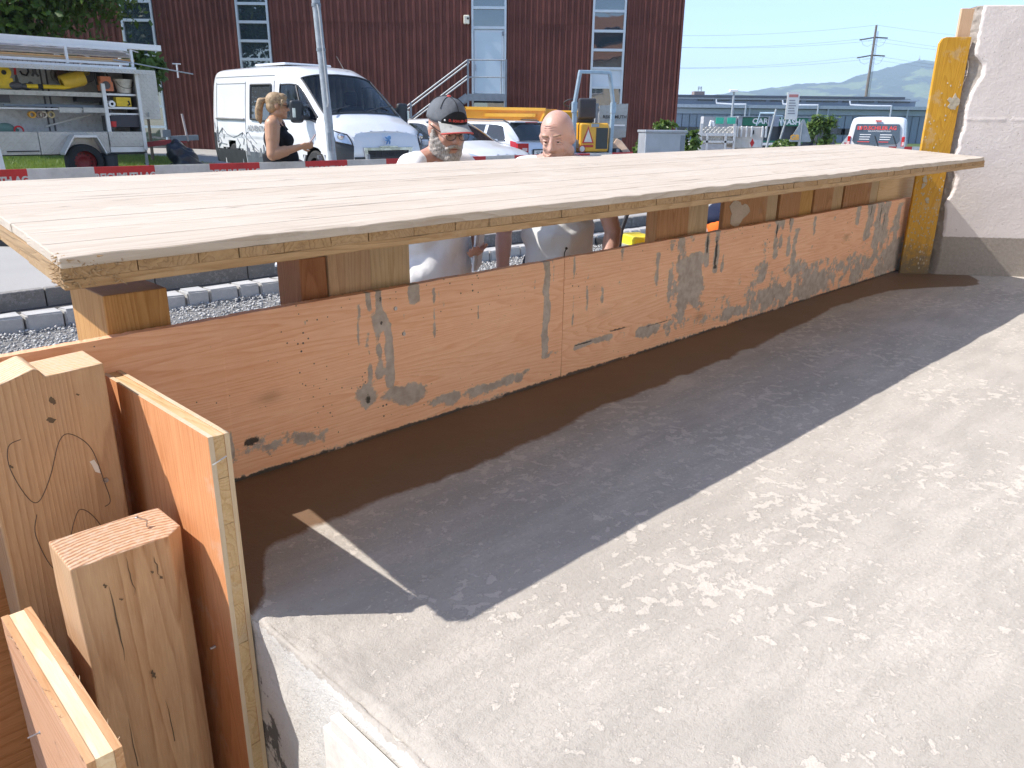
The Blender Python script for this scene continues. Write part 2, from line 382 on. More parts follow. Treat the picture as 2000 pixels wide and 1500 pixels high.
# loose gravel
def stones(name, n, s0, s1, o0, o1, rmin, rmax, z0, m):
    ss = rng.uniform(s0, s1, n); oo = rng.uniform(o0, o1, n); r = rmin+(rmax-rmin)*rng.random(n)**2.2
    base = np.array([(1, 0, 0), (0, 1, 0), (-1, 0, 0), (0, -1, 0), (0, 0, 1), (0, 0, -1)], float)
    tri = np.array([(0, 1, 4), (1, 2, 4), (2, 3, 4), (3, 0, 4), (1, 0, 5), (2, 1, 5), (3, 2, 5), (0, 3, 5)])
    J = base[None]*(rng.uniform(.55, 1.15, (n, 6, 1)))+rng.normal(0, .16, (n, 6, 3))
    an = rng.uniform(0, 2*pi, n); tl = rng.uniform(-.8, .8, n)
    c, s_ = np.cos(an)[:, None], np.sin(an)[:, None]; ct, st = np.cos(tl)[:, None], np.sin(tl)[:, None]
    x, y, z = J[..., 0], J[..., 1], J[..., 2]*.8
    y, z = y*ct-z*st, y*st+z*ct; x, y = x*c-y*s_, x*s_+y*c
    V = np.stack([x, y, z], -1)*r[:, None, None]
    V[..., 0] += (A0.x+D.x*ss+N.x*oo)[:, None]; V[..., 1] += (A0.y+D.y*ss+N.y*oo)[:, None]
    V[..., 2] += (z0+r*.35+rng.random(n)*.012+.03*vnoise(ss*1.3, oo*1.3, 5))[:, None]
    T = (tri[None]+(np.arange(n)*6)[:, None, None]).reshape(-1, 3)
    me = bpy.data.meshes.new(name); V = V.reshape(-1, 3)
    me.vertices.add(len(V)); me.vertices.foreach_set('co', V.ravel())
    me.loops.add(T.size); me.loops.foreach_set('vertex_index', T.ravel().astype(np.int32))
    me.polygons.add(len(T)); me.polygons.foreach_set('loop_start', np.arange(0, T.size, 3, dtype=np.int32)); me.update()
    return tag(link(name, me, m), 'loose grey gravel spread between the formwork and the kerb', 'gravel', kind='stuff')
M_STONE = mat('gravel_stone', (.43, .42, .4), .9, var=.45, scale=30.)
stones('gravel', 42000, -.6, 10.5, 2.6, 5.46, .006, .022, -.735, M_STONE)

# kerbs: a row of setts below, a long concrete kerb above
kb = thing('kerb', None, None, W(0, 5.5, -.74), RZ); kb['kind'] = 'structure'
sett = None; x = -1.6
setm = []
for k in range(4):
    b_ = MB(); l = .23+.025*k
    b_.box(0, l-.016, -.12+.004*k, .1-.003*k, -.05, .16); me = b_.mesh('kerb_stone')
    bm = bmesh.new(); bm.from_mesh(me); bmesh.ops.bevel(bm, geom=bm.edges[:], offset=.014, segments=2, affect='EDGES'); 
    for vv in bm.verts: vv.co += Vector((random.gauss(0, .002), random.gauss(0, .002), random.gauss(0, .003)))
    bm.to_mesh(me); bm.free(); setm.append((me, l))
while x < 14:
    me, l = random.choice(setm)
    o = link('kerb_stone', me, M_KERB, kb, (x, random.gauss(0, .006), random.gauss(-.006, .006)), (random.gauss(0, .02), random.gauss(0, .01), random.gauss(0, .015)))
    x += l
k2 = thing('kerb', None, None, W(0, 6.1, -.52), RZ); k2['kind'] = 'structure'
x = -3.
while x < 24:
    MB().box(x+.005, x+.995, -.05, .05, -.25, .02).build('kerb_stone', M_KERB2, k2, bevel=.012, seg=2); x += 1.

# ------------------------------------------------------------------ the concrete slab under repair
def make_slab():
    S = np.concatenate([np.linspace(0, .35, 70), np.arange(.37, 5.9, .022)]); O = -np.concatenate([np.arange(0, 2.2, .014), np.linspace(2.25, 3.64, 24)])
    # the sheet goes over the broken edge and down the end face
    dn = np.linspace(1.1, .012, 90)
    ni = len(dn)+len(S); nj = len(O)
    X = np.zeros((ni, nj)); Z = np.zeros((ni, nj)); Y = np.tile(O, (ni, 1))
    nd = len(dn)
    X[:nd] = -.267; Z[:nd] = -dn[:, None]
    X[nd:] = (S-.267)[:, None]; Z[nd:] = 0
    U = np.where(Z < 0, Z, 0)+(X+.267)          # distance over the edge
    # rounded, spalled arris
    ch = .006+.04*np.clip(vnoise(Y*3.5, Y*0, 3, 4)-.42, 0, 1)+.10*np.clip(vnoise(Y*1.7+4, Y*0, 8, 5)-.55, 0, 1)*sm(-.7, -.95, Y)
    dlt = np.abs(U); q = np.clip(1-dlt/(ch*1.6), 0, 1)**2
    rgh = np.exp(-(dlt/.11)**2)*sm(-.6, -.7, Y); Z -= np.where(U > 0, rgh*(.004+.010*(vnoise(U*55, Y*55, 31)-.35)+.006*(vnoise(U*150, Y*150, 32)-.5)), 0)
    Z -= q*ch*.55*(.7+.6*vnoise(U*40, Y*40, 2)); X += q*ch*.55*(.7+.6*vnoise(U*38+7, Y*38, 4))
    Z += np.where(U > 0, (vnoise(X*3, Y*3, 11)-.5)*.006+(vnoise(X*22, Y*22, 12)-.5)*.0022, 0)
    X += np.where(U < 0, (vnoise(Z*9, Y*9, 13)-.5)*.012, 0)
    # a wet strip along the board, widening to a puddle by the wall
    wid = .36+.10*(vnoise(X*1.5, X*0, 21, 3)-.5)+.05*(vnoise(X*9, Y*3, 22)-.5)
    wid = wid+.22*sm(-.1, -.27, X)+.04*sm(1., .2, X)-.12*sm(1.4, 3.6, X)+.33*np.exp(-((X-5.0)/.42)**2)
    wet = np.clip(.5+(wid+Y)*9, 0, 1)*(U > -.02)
    paint = np.where(U < 0, np.clip(.2+dlt*14, 0, .85), 0)
    tar = np.where(U < -.1, sm(-.1, -.3, U)*sm(-.95, -.62, Y)*.62*vnoise(Z*9, Y*9, 6, 3)+.2, 0)
    V = np.stack([X, Y, Z], -1).reshape(-1, 3)
    idx = np.arange(ni*nj).reshape(ni, nj)
    Q = np.stack([idx[:-1, :-1], idx[:-1, 1:], idx[1:, 1:], idx[1:, :-1]], -1).reshape(-1, 4)
    me = bpy.data.meshes.new('concrete_slab')
    me.vertices.add(len(V)); me.vertices.foreach_set('co', V.ravel())
    me.loops.add(Q.size); me.loops.foreach_set('vertex_index', Q.ravel().astype(np.int32))
    me.polygons.add(len(Q)); me.polygons.foreach_set('loop_start', np.arange(0, Q.size, 4, dtype=np.int32)); me.update()
    for nm, arr in (('wet', wet), ('paint', paint), ('tar', tar)):
        a = me.attributes.new(nm, 'FLOAT', 'POINT'); a.data.foreach_set('value', arr.ravel().astype(np.float32))
    me.shade_smooth()
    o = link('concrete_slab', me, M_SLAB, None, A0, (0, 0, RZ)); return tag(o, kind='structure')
make_slab()

# ------------------------------------------------------------------ the broken wall at the far end
def make_wall():
    m, nt, b, N_, L = nodes_of('painted_wall')
    v = mapped(N_, L, (1, 1, 1), rnd=False)
    n1 = N_('TexNoise', Scale=3., Detail=6., Roughness=.6); L(v, n1.inputs['Vector'])
    n2 = N_('TexNoise', Scale=45., Detail=5., Roughness=.7); L(v, n2.inputs['Vector'])
    col = mixc(N_, L, n1.outputs[0], (.64, .585, .565), (.75, .695, .675))
    a = N_('Attribute', attribute_name='bare')
    bs = mth(N_, L, 'ADD', a.outputs['Fac'], mth(N_, L, 'MULTIPLY', mth(N_, L, 'SUBTRACT', n2.outputs[0], .5), .5))
    raw = mixc(N_, L, n2.outputs[0], (.2, .175, .155), (.42, .375, .33))
    col = mixc(N_, L, ramp(N_, L, bs, [(.45, 0.), (.55, 1.)]), col, raw)
    vo = N_('TexVoronoi', Scale=26.); L(v, vo.inputs['Vector'])
    pit = ramp(N_, L, vo.outputs['Distance'], [(.06, 1.), (.12, 0.)]); col = mixc(N_, L, mth(N_, L, 'MULTIPLY', pit, .5), col, (.3, .26, .23))
    L(col, b.inputs['Base Color']); b.inputs['Roughness'].default_value = .85
    h = mth(N_, L, 'SUBTRACT', mth(N_, L, 'ADD', mth(N_, L, 'MULTIPLY', n2.outputs[0], 1.), n1.outputs[0]), pit)
    bp = N_('Bump', Strength=.5, Distance=.009); L(h, bp.inputs['Height']); L(bp.outputs[0], b.inputs['Normal'])
    LX, LH, TH = 2.6, 1.76, .24
    us = np.concatenate([np.linspace(0, .35, 50), np.linspace(.37, LX, 60)]); zs = np.linspace(-.03, LH, 190)
    U, Zz = np.meshgrid(us, zs, indexing='ij')
    brk = .035*vnoise(zs*9, zs*0, 41, 4)+.09*np.clip(vnoise(zs*3.1, zs*0, 45, 3)-.5, 0, 1)*2*.6
    brk = brk+.05*np.exp(-((zs-1.36)/.09)**2)-.015
    X = U+np.where(U < .36, (1-U/.36), 0)*brk[None]*.6
    spal = np.clip(1-(U)/(.02+brk[None]*1.2+.03*vnoise(Zz*14, U*14, 43)), 0, 1)
    Y = .05*spal*(.4+vnoise(Zz*26, U*26, 44))+(vnoise(X*5, Zz*5, 46)-.5)*.006
    Y += -.003*np.exp(-((Zz-1.05-.02*vnoise(U*6, U*0, 9))/.008)**2)*(vnoise(U*5, U*0, 3) > .45)   # formwork joint
    bare = np.clip(spal*2.2, 0, 1)*.9+np.clip(.5+(.27-Zz)*30, 0, 1)
    n0, n1_ = U.shape; V = np.stack([X, Y, Zz], -1).reshape(-1, 3).tolist(); bl = bare.ravel().tolist()
    fs = [(i*n1_+j, (i+1)*n1_+j, (i+1)*n1_+j+1, i*n1_+j+1) for i in range(n0-1) for j in range(n1_-1)]
    k = len(V)      # left return, top and back
    for j in range(n1_): V.append((X[0, j]+.01*random.random(), TH, Zz[0, j])); bl.append(1.)
    fs += [(j, j+1, k+j+1, k+j) for j in range(n1_-1)]
    t = len(V)
    for i in range(n0): V.append((X[i, -1], TH, LH)); bl.append(0.)
    fs += [(i*n1_+n1_-1, (i+1)*n1_+n1_-1, t+i+1, t+i) for i in range(n0-1)]
    me = bpy.data.meshes.new('concrete_wall'); me.from_pydata(V, [], fs); me.update()
    at_ = me.attributes.new('bare', 'FLOAT', 'POINT'); at_.data.foreach_set('value', np.array(bl, np.float32))
    bm = bmesh.new(); bm.from_mesh(me); bmesh.ops.recalc_face_normals(bm, faces=bm.faces); bm.to_mesh(me); bm.free(); me.shade_smooth()
    me.materials.append(m)
    MB_ = MB().box(.03, LX, .06, TH, -.6, 1.74)
    r = link('concrete_wall', me, m, None, (3.01, 5.53, 0), (0, 0, radians(-6)))
    tag(r, 'broken pinkish white concrete wall end standing beside the yellow board', 'wall')
    MB_.build('wall_core', m, r)
make_wall()
# ------------------------------------------------------------------ formwork timber
M_FORM = wood('formwork_ply', (.9, .56, .37), (.72, .34, .185), 0, ring=22, grain=150, rough=.6, rc=.42, knots=.5, spat=.8, cem=True, blotch=.3)
M_ORANGE = wood('orange_ply_vertical', (.7, .34, .165), (.52, .21, .085), 2, ring=20, grain=150, rough=.5, knots=.3, stain=.25, stainc=(.6, .5, .42))
M_ORANGE_H = wood('orange_ply', (.6, .27, .11), (.4, .15, .05), 0, ring=22, grain=150, rough=.55, knots=.3)
M_PALE = wood('pale_core', (.62, .46, .27), (.45, .29, .13), 1, ring=40, grain=220, knots=0, stain=.3, stainc=(.5, .45, .38))
M_PALE_V = wood('pale_ply', (.62, .49, .33), (.5, .36, .21), 2, ring=30, grain=200, knots=0, grey=.6, stainc=(.6, .55, .47))
M_PLYEDGE = wood('brown_ply_edge', (.56, .35, .2), (.42, .22, .1), 1, ring=30, grain=180, knots=0)
M_POST = wood('spruce_post', (.57, .375, .22), (.35, .185, .09), 2, ring=17, grain=190, knots=.7, grey=.45, stainc=(.44, .335, .235), spat=.25)
M_POSTL = wood('spruce_light', (.6, .44, .26), (.42, .27, .13), 2, ring=20, grain=190, knots=.4, grey=.4, stainc=(.42, .36, .28))
M_POSTD = wood('spruce_brown', (.5, .28, .14), (.32, .15, .065), 2, ring=16, grain=170, knots=.6, stain=.15)
M_END = None
def end_grain(name, light, dark, c=(0, .35)):
    m, nt, b, N_, L = nodes_of(name); tc = N_('TexCoord'); mp = N_('Mapping'); L(tc.outputs['Object'], mp.inputs['Vector'])
    mp.inputs['Location'].default_value = (c[0], c[1], 0); mp.inputs['Scale'].default_value = (1, 1, .0)
    wv = N_('TexWave', wave_type='RINGS', rings_direction='SPHERICAL', Scale=26., Distortion=2.5, Detail=3.); wv.inputs['Detail Scale'].default_value = 1.5
    L(mp.outputs[0], wv.inputs['Vector'])
    n = N_('TexNoise', Scale=60., Detail=5., Roughness=.7); L(tc.outputs['Object'], n.inputs['Vector'])
    col = mixc(N_, L, wv.outputs[0], light, dark); col = mixc(N_, L, ramp(N_, L, n.outputs[0], [(.45, 0.), (.7, .55)]), col, (.55, .49, .42))
    L(col, b.inputs['Base Color']); b.inputs['Roughness'].default_value = .85
    bp = N_('Bump', Strength=.8, Distance=.002); L(mth(N_, L, 'ADD', wv.outputs[0], n.outputs[0]), bp.inputs['Height']); L(bp.outputs[0], b.inputs['Normal'])
    return m
M_END = end_grain('sawn_end', (.56, .37, .24), (.34, .17, .09))
M_ENDP = end_grain('sawn_end_pale', (.68, .5, .34), (.55, .36, .2))
M_STEEL = mat('nail_steel', (.45, .45, .46), .35, .9, var=.2)
M_DARKGAP = mat('dark_gap', (.03, .022, .016), .95)

top_z = lambda s: .484+.0075*(s+.5)
drips = [  # s, z top, z bottom, half width, strength
 (.52, .5, .4, .008, 1), (.515, .4, .2, .012, .8), (.555, .38, .16, .014, .9), (.475, .36, .18, .009, .6), (.48, .5, .44, .006, .9), (.66, .49, .44, .016, .9),
 (.44, .46, .33, .005, .7), (.62, .4, .3, .004, .6), (.75, .47, .3, .006, .7), (.95, .38, .32, .004, .7), (1.31, .5, .115, .014, 1.2), (1.345, .5, .4, .004, .8), (1.24, .45, .36, .004, .5),
 (1.47, .5, .2, .006, .6), (1.56, .42, .25, .008, .5), (1.66, .36, .28, .01, .5), (1.78, .5, .34, .012, .55), (2.05, .45, .24, .013, .7), (2.16, .5, .2, .022, .7), (2.27, .52, .1, .05, .8), (2.36, .42, .08, .07, .85),
 (2.46, .53, .34, .018, 1.2), (2.55, .53, .3, .02, 1.2), (2.62, .4, .3, .012, .8), (2.8, .3, .2, .02, .6), (3.05, .5, .12, .03, .6), (3.16, .53, .3, .03, 1.1), (3.22, .53, .36, .022, .9), (3.32, .53, .3, .02, .9), (3.4, .45, .2, .03, .6),
 (3.62, .5, .3, .02, .5), (4.25, .53, .4, .03, .9), (4.45, .54, .3, .05, 1), (4.6, .54, .22, .05, 1.1), (4.72, .54, .26, .04, 1), (4.95, .5, .1, .05, .7), (3.9, .53, .46, .02, .6), (.1, .42, .37, .006, .5), (.25, .44, .39, .005, .6)]
blobs = [  # s, z, rs, rz, strength
 (.53, .385, .032, .038, 1.1), (.46, .15, .05, .05, 1.1), (.6, .12, .14, .05, .8), (.2, .075, .12, .035, .9), (.02, .1, .12, .05, .8), (.85, .06, .2, .03, .85), (1.1, .06, .2, .03, .7), (1.31, .115, .035, .012, .9), (1.6, .12, .3, .018, .75),
 (2.05, .1, .25, .03, .9), (2.35, .11, .28, .08, 1.), (2.2, .25, .1, .1, .6), (2.75, .06, .3, .04, .9), (3.2, .1, .35, .1, .95), (3.7, .1, .45, .12, .95), (4.3, .1, .5, .14, .95), (4.9, .12, .4, .18, .9), (3.05, .22, .14, .16, .7), (4.75, .3, .2, .14, .5), (3.45, .2, .2, .1, .7), (-.3, .1, .3, .03, .5)]
darks = [(.525, .47, .006, .03, .8), (.53, .385, .01, .01, .8), (2.46, .45, .012, .07, .9), (2.545, .4, .014, .1, 1), (2.55, .33, .02, .012, 1), (3.16, .46, .012, .06, .8), (3.3, .5, .008, .04, .8), (4.45, .48, .012, .08, .7), (4.62, .45, .014, .1, .7), (4.7, .4, .012, .1, .7), (.46, .14, .015, .03, .7), (1.78, .145, .12, .006, .8), (2.1, .12, .2, .006, .7), (.05, .11, .04, .02, .75),
 (1.55, .125, .1, .005, .8)]
def form_panel(name, s0, s1, label, d0=.03, zb=-.03, stains=True):
    S = np.linspace(s0, s1, max(2, int((s1-s0)/.0075))); T = np.linspace(0, 1, 90)
    X, T2 = np.meshgrid(S, T, indexing='ij'); Z = zb+(top_z(X)-zb)*T2
    Z = Z+np.where(T2 > .999, (vnoise(X*14, X*0, 51)-.5)*.005, 0)
    Y = (vnoise(X*.8, Z*3, 52)-.5)*.004+(vnoise(X*30, Z*30, 55)-.5)*.0008
    ce = np.zeros_like(X); dk = np.zeros_like(X)
    if stains:
        wob = (vnoise(Z*16, X*3, 53)-.5)*.016
        for s, zt, zq, hw, st in drips:
            g = np.clip(1.25-np.abs(X+wob-s)/hw*.62, 0, 1)*np.clip((zt+.01-Z)*90, 0, 1)*np.clip((Z-zq+.02)*28, 0, 1); ce = np.maximum(ce, g*st)
        for s, z, rs, rz, st in blobs:
            g = np.exp(-(((X-s)/rs)**2+((Z-z)/rz)**2)); ce = np.maximum(ce, g*st)
        br = vnoise(X*18, Z*18, 81, 5); br2 = vnoise(X*5, Z*7, 82, 4); ce = np.clip(ce*(.2+1.25*br2)+(br-.5)*1.0*(ce > .04), 0, 1.2)*(ce > .03)
        for s, z, rs, rz, st in darks:
            g = np.exp(-(((X+wob-s)/rs)**2+((Z-z)/rz)**2)); dk = np.maximum(dk, g*st)
        bt = np.clip(1-(Z+.004)/(.028+.05*vnoise(X*2.3, X*0, 57)), 0, 1); ce = np.maximum(ce, bt*.62*(vnoise(X*4, X*0, 58) > .4)); 
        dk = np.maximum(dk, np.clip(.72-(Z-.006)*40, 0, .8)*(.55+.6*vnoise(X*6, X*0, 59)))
        strk = vnoise(X*26, Z*1.1, 60, 3); ce = np.maximum(ce, np.clip(strk-.66, 0, 1)*2.0*sm(.0, .5, Z))
    cx = (s0+s1)/2
    n0, n1 = X.shape; V = np.stack([X-cx, Y, Z], -1).reshape(-1, 3).tolist()
    fs = [(i*n1+j, (i+1)*n1+j, (i+1)*n1+j+1, i*n1+j+1) for i in range(n0-1) for j in range(n1-1)]
    k = len(V)
    for i in range(n0): V.append((X[i, 0]-cx, d0, Z[i, -1]+random.gauss(0, .0006))); V.append((X[i, 0]-cx, d0, zb))
    fs += [(i*n1+n1-1, (i+1)*n1+n1-1, k+2*i+2, k+2*i) for i in range(n0-1)]
    fs += [(k+2*i, k+2*i+2, k+2*i+3, k+2*i+1) for i in range(n0-1)]
    fs += [tuple(list(range(n1))+[k, k+1])[::-1], tuple(list(range((n0-1)*n1, n0*n1))+[k+2*n0-2, k+2*n0-1])]
    me = bpy.data.meshes.new(name); me.from_pydata(V, [], fs); me.update()
    extra = 2*n0
    c = np.concatenate([ce.ravel(), np.repeat(np.where(np.arange(n0) % 1 == 0, .42, 0), 2) if stains else np.zeros(extra)])
    a = me.attributes.new('cement', 'FLOAT', 'POINT'); a.data.foreach_set('value', c.astype(np.float32))
    a = me.attributes.new('dark', 'FLOAT', 'POINT'); a.data.foreach_set('value', np.concatenate([dk.ravel(), np.zeros(extra)]).astype(np.float32))
    o = link(name, me, M_FORM, None, W(cx, 0, 0), (0, 0, RZ))
    return tag(o, label, 'formwork board')
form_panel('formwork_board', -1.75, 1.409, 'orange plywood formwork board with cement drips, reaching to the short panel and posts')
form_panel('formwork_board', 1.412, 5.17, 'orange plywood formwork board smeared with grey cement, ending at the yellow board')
b_ = MB().box(-1.15, 1.15, 0, .03, -.75, -.035).build('formwork_board', M_ORANGE_H, None, W(-1.42, .001, 0), (0, 0, RZ), bevel=.002)
tag(b_, 'lower orange plywood board below the drip stained formwork, behind the posts', 'formwork board')
# nails left in the first board
for i, (s, z) in enumerate(((.585, .425), (.615, .335))):
    nm_ = ('upper', 'lower')[i]
    tag(MB().lathe([(0, .0), (.006, .0), (.007, -.003), (.003, -.004), (.002, -.02)], n=10, M=Matrix.Rotation(radians(90), 3, 'X')).build('nail', M_STEEL, None, W(s, -.004, z), (0, 0, RZ), smooth=40),
        f'{nm_} one of two flat nail heads in the drip stained board', 'nail', 'nail heads in the formwork')
tag(MB().tube([(0, 0, 0), (.002, 0, .02), (.012, 0, .035)], .0022, 6).cyl((.01, 0, .034), (.015, 0, .037), .005).build('nail', M_DARKGAP, None, W(1.42, .012, .498), (0, 0, RZ)),
    'bent black nail on top edge where the two formwork boards meet', 'nail')

def ragged(me, amt=.0015, seed=0):
    r = random.Random(seed)
    for v in me.vertices: v.co += Vector((r.gauss(0, amt), r.gauss(0, amt), r.gauss(0, amt)))
def timber(name, label, cat, s0, s1, o0, o1, z0, z1, m, group=None, endm=None, bevel=.004, chamfer=0, tilt=(0, 0, 0), div=6, seed=1):
    """squared timber with sawn end grain as its top"""
    cs, co = (s0+s1)/2, (o0+o1)/2; a, b_ = (s1-s0)/2, (o1-o0)/2
    bm = bmesh.new(); poly = [(-a, -b_), (a-chamfer, -b_), (a, -b_+chamfer*.8), (a, b_), (-a, b_)] if chamfer else [(-a, -b_), (a, -b_), (a, b_), (-a, b_)]
    zs = [z0+(z1-z0)*k/div for k in range(div+1)]; r = random.Random(seed); rows = []
    for z in zs: rows.append([bm.verts.new((x+r.gauss(0, .0011), y+r.gauss(0, .0011), z)) for x, y in poly])
    n = len(poly)
    for i in range(div):
        for k in range(n): bm.faces.new((rows[i][k], rows[i][(k+1) % n], rows[i+1][(k+1) % n], rows[i+1][k]))
    tf = bm.faces.new(rows[-1]); bm.faces.new(rows[0][::-1]); tf.material_index = 1
    me = bpy.data.meshes.new(name); bm.to_mesh(me); bm.free(); me.materials.append(m); me.materials.append(endm or M_END)
    o = link(name, me, m, None, W(cs, co, 0), (tilt[0], tilt[1], RZ+tilt[2]), bevel=bevel, seg=2)
    return tag(o, label, cat, group)
# posts at the near corner
def notched_post():
    poly = [(-.13, -.9), (-.13, .455), (-.075, .478), (-.012, .497), (.0, .49), (.004, .476), (.125, .482), (.128, -.9)]
    b_ = MB(); b_.prism(poly, lambda u, v, d: (u, d, v), -.07, .07); me = b_.mesh('timber_post'); me.materials.append(M_POST); me.materials.append(M_ENDP)
    for p in me.polygons:
        if p.normal.z > .5: p.material_index = 1
    o = link('timber_post', me, M_POST, None, W(-.485, -.125, 0), (0, 0, RZ), bevel=.004, seg=2)
    tag(o, 'wide spruce plank post with notched top and pencil scribbles, behind the block post', 'post')
    M_PEN = mat('pencil', (.09, .07, .06), .8)
    def curve(P): 
        pts = []
        for i in range(len(P)-1):
            p0, p1, p2, p3 = P[max(i-1, 0)], P[i], P[i+1], P[min(i+2, len(P)-1)]
            for k in range(6):
                t = k/6; f = lambda a: .5*((2*p1[a])+(-p0[a]+p2[a])*t+(2*p0[a]-5*p1[a]+4*p2[a]-p3[a])*t*t+(-p0[a]+3*p1[a]-3*p2[a]+p3[a])*t**3)
                pts.append((f(0), -.0706, f(1)))
        return pts
    m_ = MB()
    m_.tube(curve([(-.06, .35), (-.085, .34), (-.09, .29), (-.07, .215), (-.05, .2), (-.02, .25), (.01, .325), (.035, .335), (.07, .29), (.085, .2), (.09, .15), (.075, .14)]), .0009, 5)
    m_.tube(curve([(-.06, .17), (-.07, .12), (-.05, .03), (-.02, .05), (.01, .13), (.03, .15), (.06, .1), (.09, -.02)]), .0009, 5)
    m_.build('pencil_mark', M_PEN, o)
    MB().prism([(.062, .26), (.072, .262), (.078, .245), (.08, .225), (.07, .232), (.066, .25)], lambda u, v, d: (u, d, v), -.0712, -.0695).build('torn_label', mat('paper', (.7, .68, .64), .8), o)
    MB().lathe([(0, 0), (.006, 0), (.006, .002)], n=10, M=Matrix.Rotation(radians(90), 3, 'X')).build('nail_head', M_STEEL, o, (.088, -.0705, .205))
notched_post()
timber('timber_post', 'short square spruce post with chamfered edge and nailed sawn top, against side panel', 'post', -.566, -.345, -.51, -.365, -.95, .183, M_POST, chamfer=.035, div=10, seed=3)
def wood_checks(marks, y, loc, lab_parent):
    b_ = MB()
    for x, z0, z1, wd in marks:      # drying cracks and small knot holes, slightly sunk
        n = 7; L_ = [(x+random.gauss(0, .0012)+.004*(k/n), z0+(z1-z0)*k/n) for k in range(n+1)]
        for (xa, za), (xb, zb), k in zip(L_, L_[1:], range(n)):
            wa, wb = wd*sin(pi*(k+.3)/(n+.6)), wd*sin(pi*(k+1.3)/(n+.6)); b_.add([(xa-wa, y, za), (xa+wa, y, za), (xb+wb, y, zb), (xb-wb, y, zb)], [(0, 1, 2, 3)])
    return b_.build('drying_crack', mat('crack_dark', (.12, .085, .055), .9), lab_parent)
pB = [o for o in COL.objects if o.name.startswith('timber_post') and 'chamfered' in o.get('label', '')][0]
wood_checks([(-.05, .12, -.06, .0016), (-.012, .17, .08, .001), (.04, .15, .1, .0012), (-.06, .13, .118, .0028), (.03, .12, .112, .0026), (.046, .1, .092, .003), (-.035, .085, .078, .0026), (0., -.11, -.135, .0035), (.02, -.2, -.4, .0012), (-.06, -.2, -.45, .0012)], -.0742, None, pB)
pA = [o for o in COL.objects if o.name.startswith('timber_post') and 'notched' in o.get('label', '')][0]
wood_checks([(.01, .43, .41, .006), (-.0, .385, .37, .008), (.06, .425, .419, .003), (.02, .06, .04, .008), (-.09, .3, .29, .003)], -.0708, None, pA)
nl = MB().tube([(0, 0, -.01), (.004, -.002, .012), (-.012, .004, .022)], .0016, 6).ell((-.013, .0045, .0225), (.0045, .0045, .002), 8, 5).build('nail', M_STEEL, None, W(-.40, -.44, .186), (0, 0, RZ), smooth=60)
tag(nl, 'bent shiny nail on the sawn top of the short square post', 'nail')

def ply_panel(name, label, s0, s1, o0, o1, z0, z1, mface, ncore, core_axis='z', topdrop=0., edge_m=M_PALE):
    """three layer panel standing across the formwork: two face plies and a core of strips"""
    cs, co = (s0+s1)/2, (o0+o1)/2; t = (s1-s0); r = thing(name, label, 'plywood panel', W(cs, co, 0), RZ)
    h = t/2; q = t*.24; w_ = (o1-o0)/2
    r_ = random.Random(5)
    MB().hexa([(-h, -w_, z0), (-h+q, -w_, z0), (-h, w_, z0), (-h+q, w_, z0), (-h, -w_, z1), (-h+q, -w_, z1), (-h, w_, z1-topdrop), (-h+q, w_, z1-topdrop)]).build('face_ply', mface, r)
    MB().hexa([(h-q, -w_+.001, z0), (h, -w_+.001, z0), (h-q, w_, z0), (h, w_, z0), (h-q, -w_+.001, z1-.001), (h, -w_+.001, z1-.001), (h-q, w_, z1-topdrop), (h, w_, z1-topdrop)]).build('face_ply', mface, r)
    for f_ in r.children:       # the sawn edges show bare wood
        f_.data.materials.append(M_PLYEDGE if ncore == 1 else M_PALE_V)
        for pg in f_.data.polygons:
            if abs(pg.normal.x) < .5: pg.material_index = 1
    z = z1-.002
    for k in range(ncore):
        dz = (z1-z0)/ncore*r_.uniform(.8, 1.2); zb = max(z-dz+.0012, z0); d = topdrop if k == 0 else topdrop
        MB().hexa([(-h+q+.0004, -w_+.003*r_.random(), zb-0), (h-q-.0004, -w_+.003*r_.random(), zb), (-h+q+.0004, w_, zb-d), (h-q-.0004, w_, zb-d),
                   (-h+q+.0004, -w_+.003*r_.random(), z), (h-q-.0004, -w_+.003*r_.random(), z), (-h+q+.0004, w_, z-d), (h-q-.0004, w_, z-d)]).build('core_strip', edge_m, r)
        z = zb-.0012
        if z <= z0+.01: break
    return r
pp = ply_panel('side_panel', 'orange faced three layer plywood panel standing across the slab end beside posts', -.312, -.2685, -.605, -.002, -1.0, .412, M_ORANGE, 16, topdrop=.012)
MB().tube([(-.021, -.306, .355), (-.006, -.309, .362), (.008, -.307, .366)], .0015, 6).build('staple', mat('white_metal', (.8, .8, .8), .3, .6), pp)
MB().lathe([(0, 0), (.004, 0), (.003, .012)], n=8, M=Matrix.Rotation(radians(-90), 3, 'Y')).build('screw', M_STEEL, pp, (-.0235, -.2, -.13))
pc = ply_panel('plywood_offcut', 'low plywood offcut with splintered bright top edge beside the short square post', -.665, -.61, -.845, -.31, -.8, .022, wood('pink_ply', (.6, .37, .25), (.48, .26, .15), 1, ring=18, grain=140, rough=.6, knots=.2), 1, edge_m=wood('bright_edge', (.8, .66, .46), (.7, .52, .32), 1, ring=30, grain=160, knots=0, rings=20))
MB().lathe([(0, 0), (.004, 0), (.0016, .002), (.0014, .02)], n=8, M=Matrix.Rotation(radians(-90), 3, 'Y')).build('nail', M_STEEL, pc, (-.045, -.02, -.07))
sp = MB()
for k in range(30):
    y = random.uniform(-.26, .26); x = random.choice((-.027, .026)); sp.cyl((x, y, .014), (x+random.gauss(0, .004), y+random.gauss(0, .008), .022+random.random()*.006), .0013, .0003, 4)
tag(sp.build('splinter', M_ENDP, pc), kind='stuff')
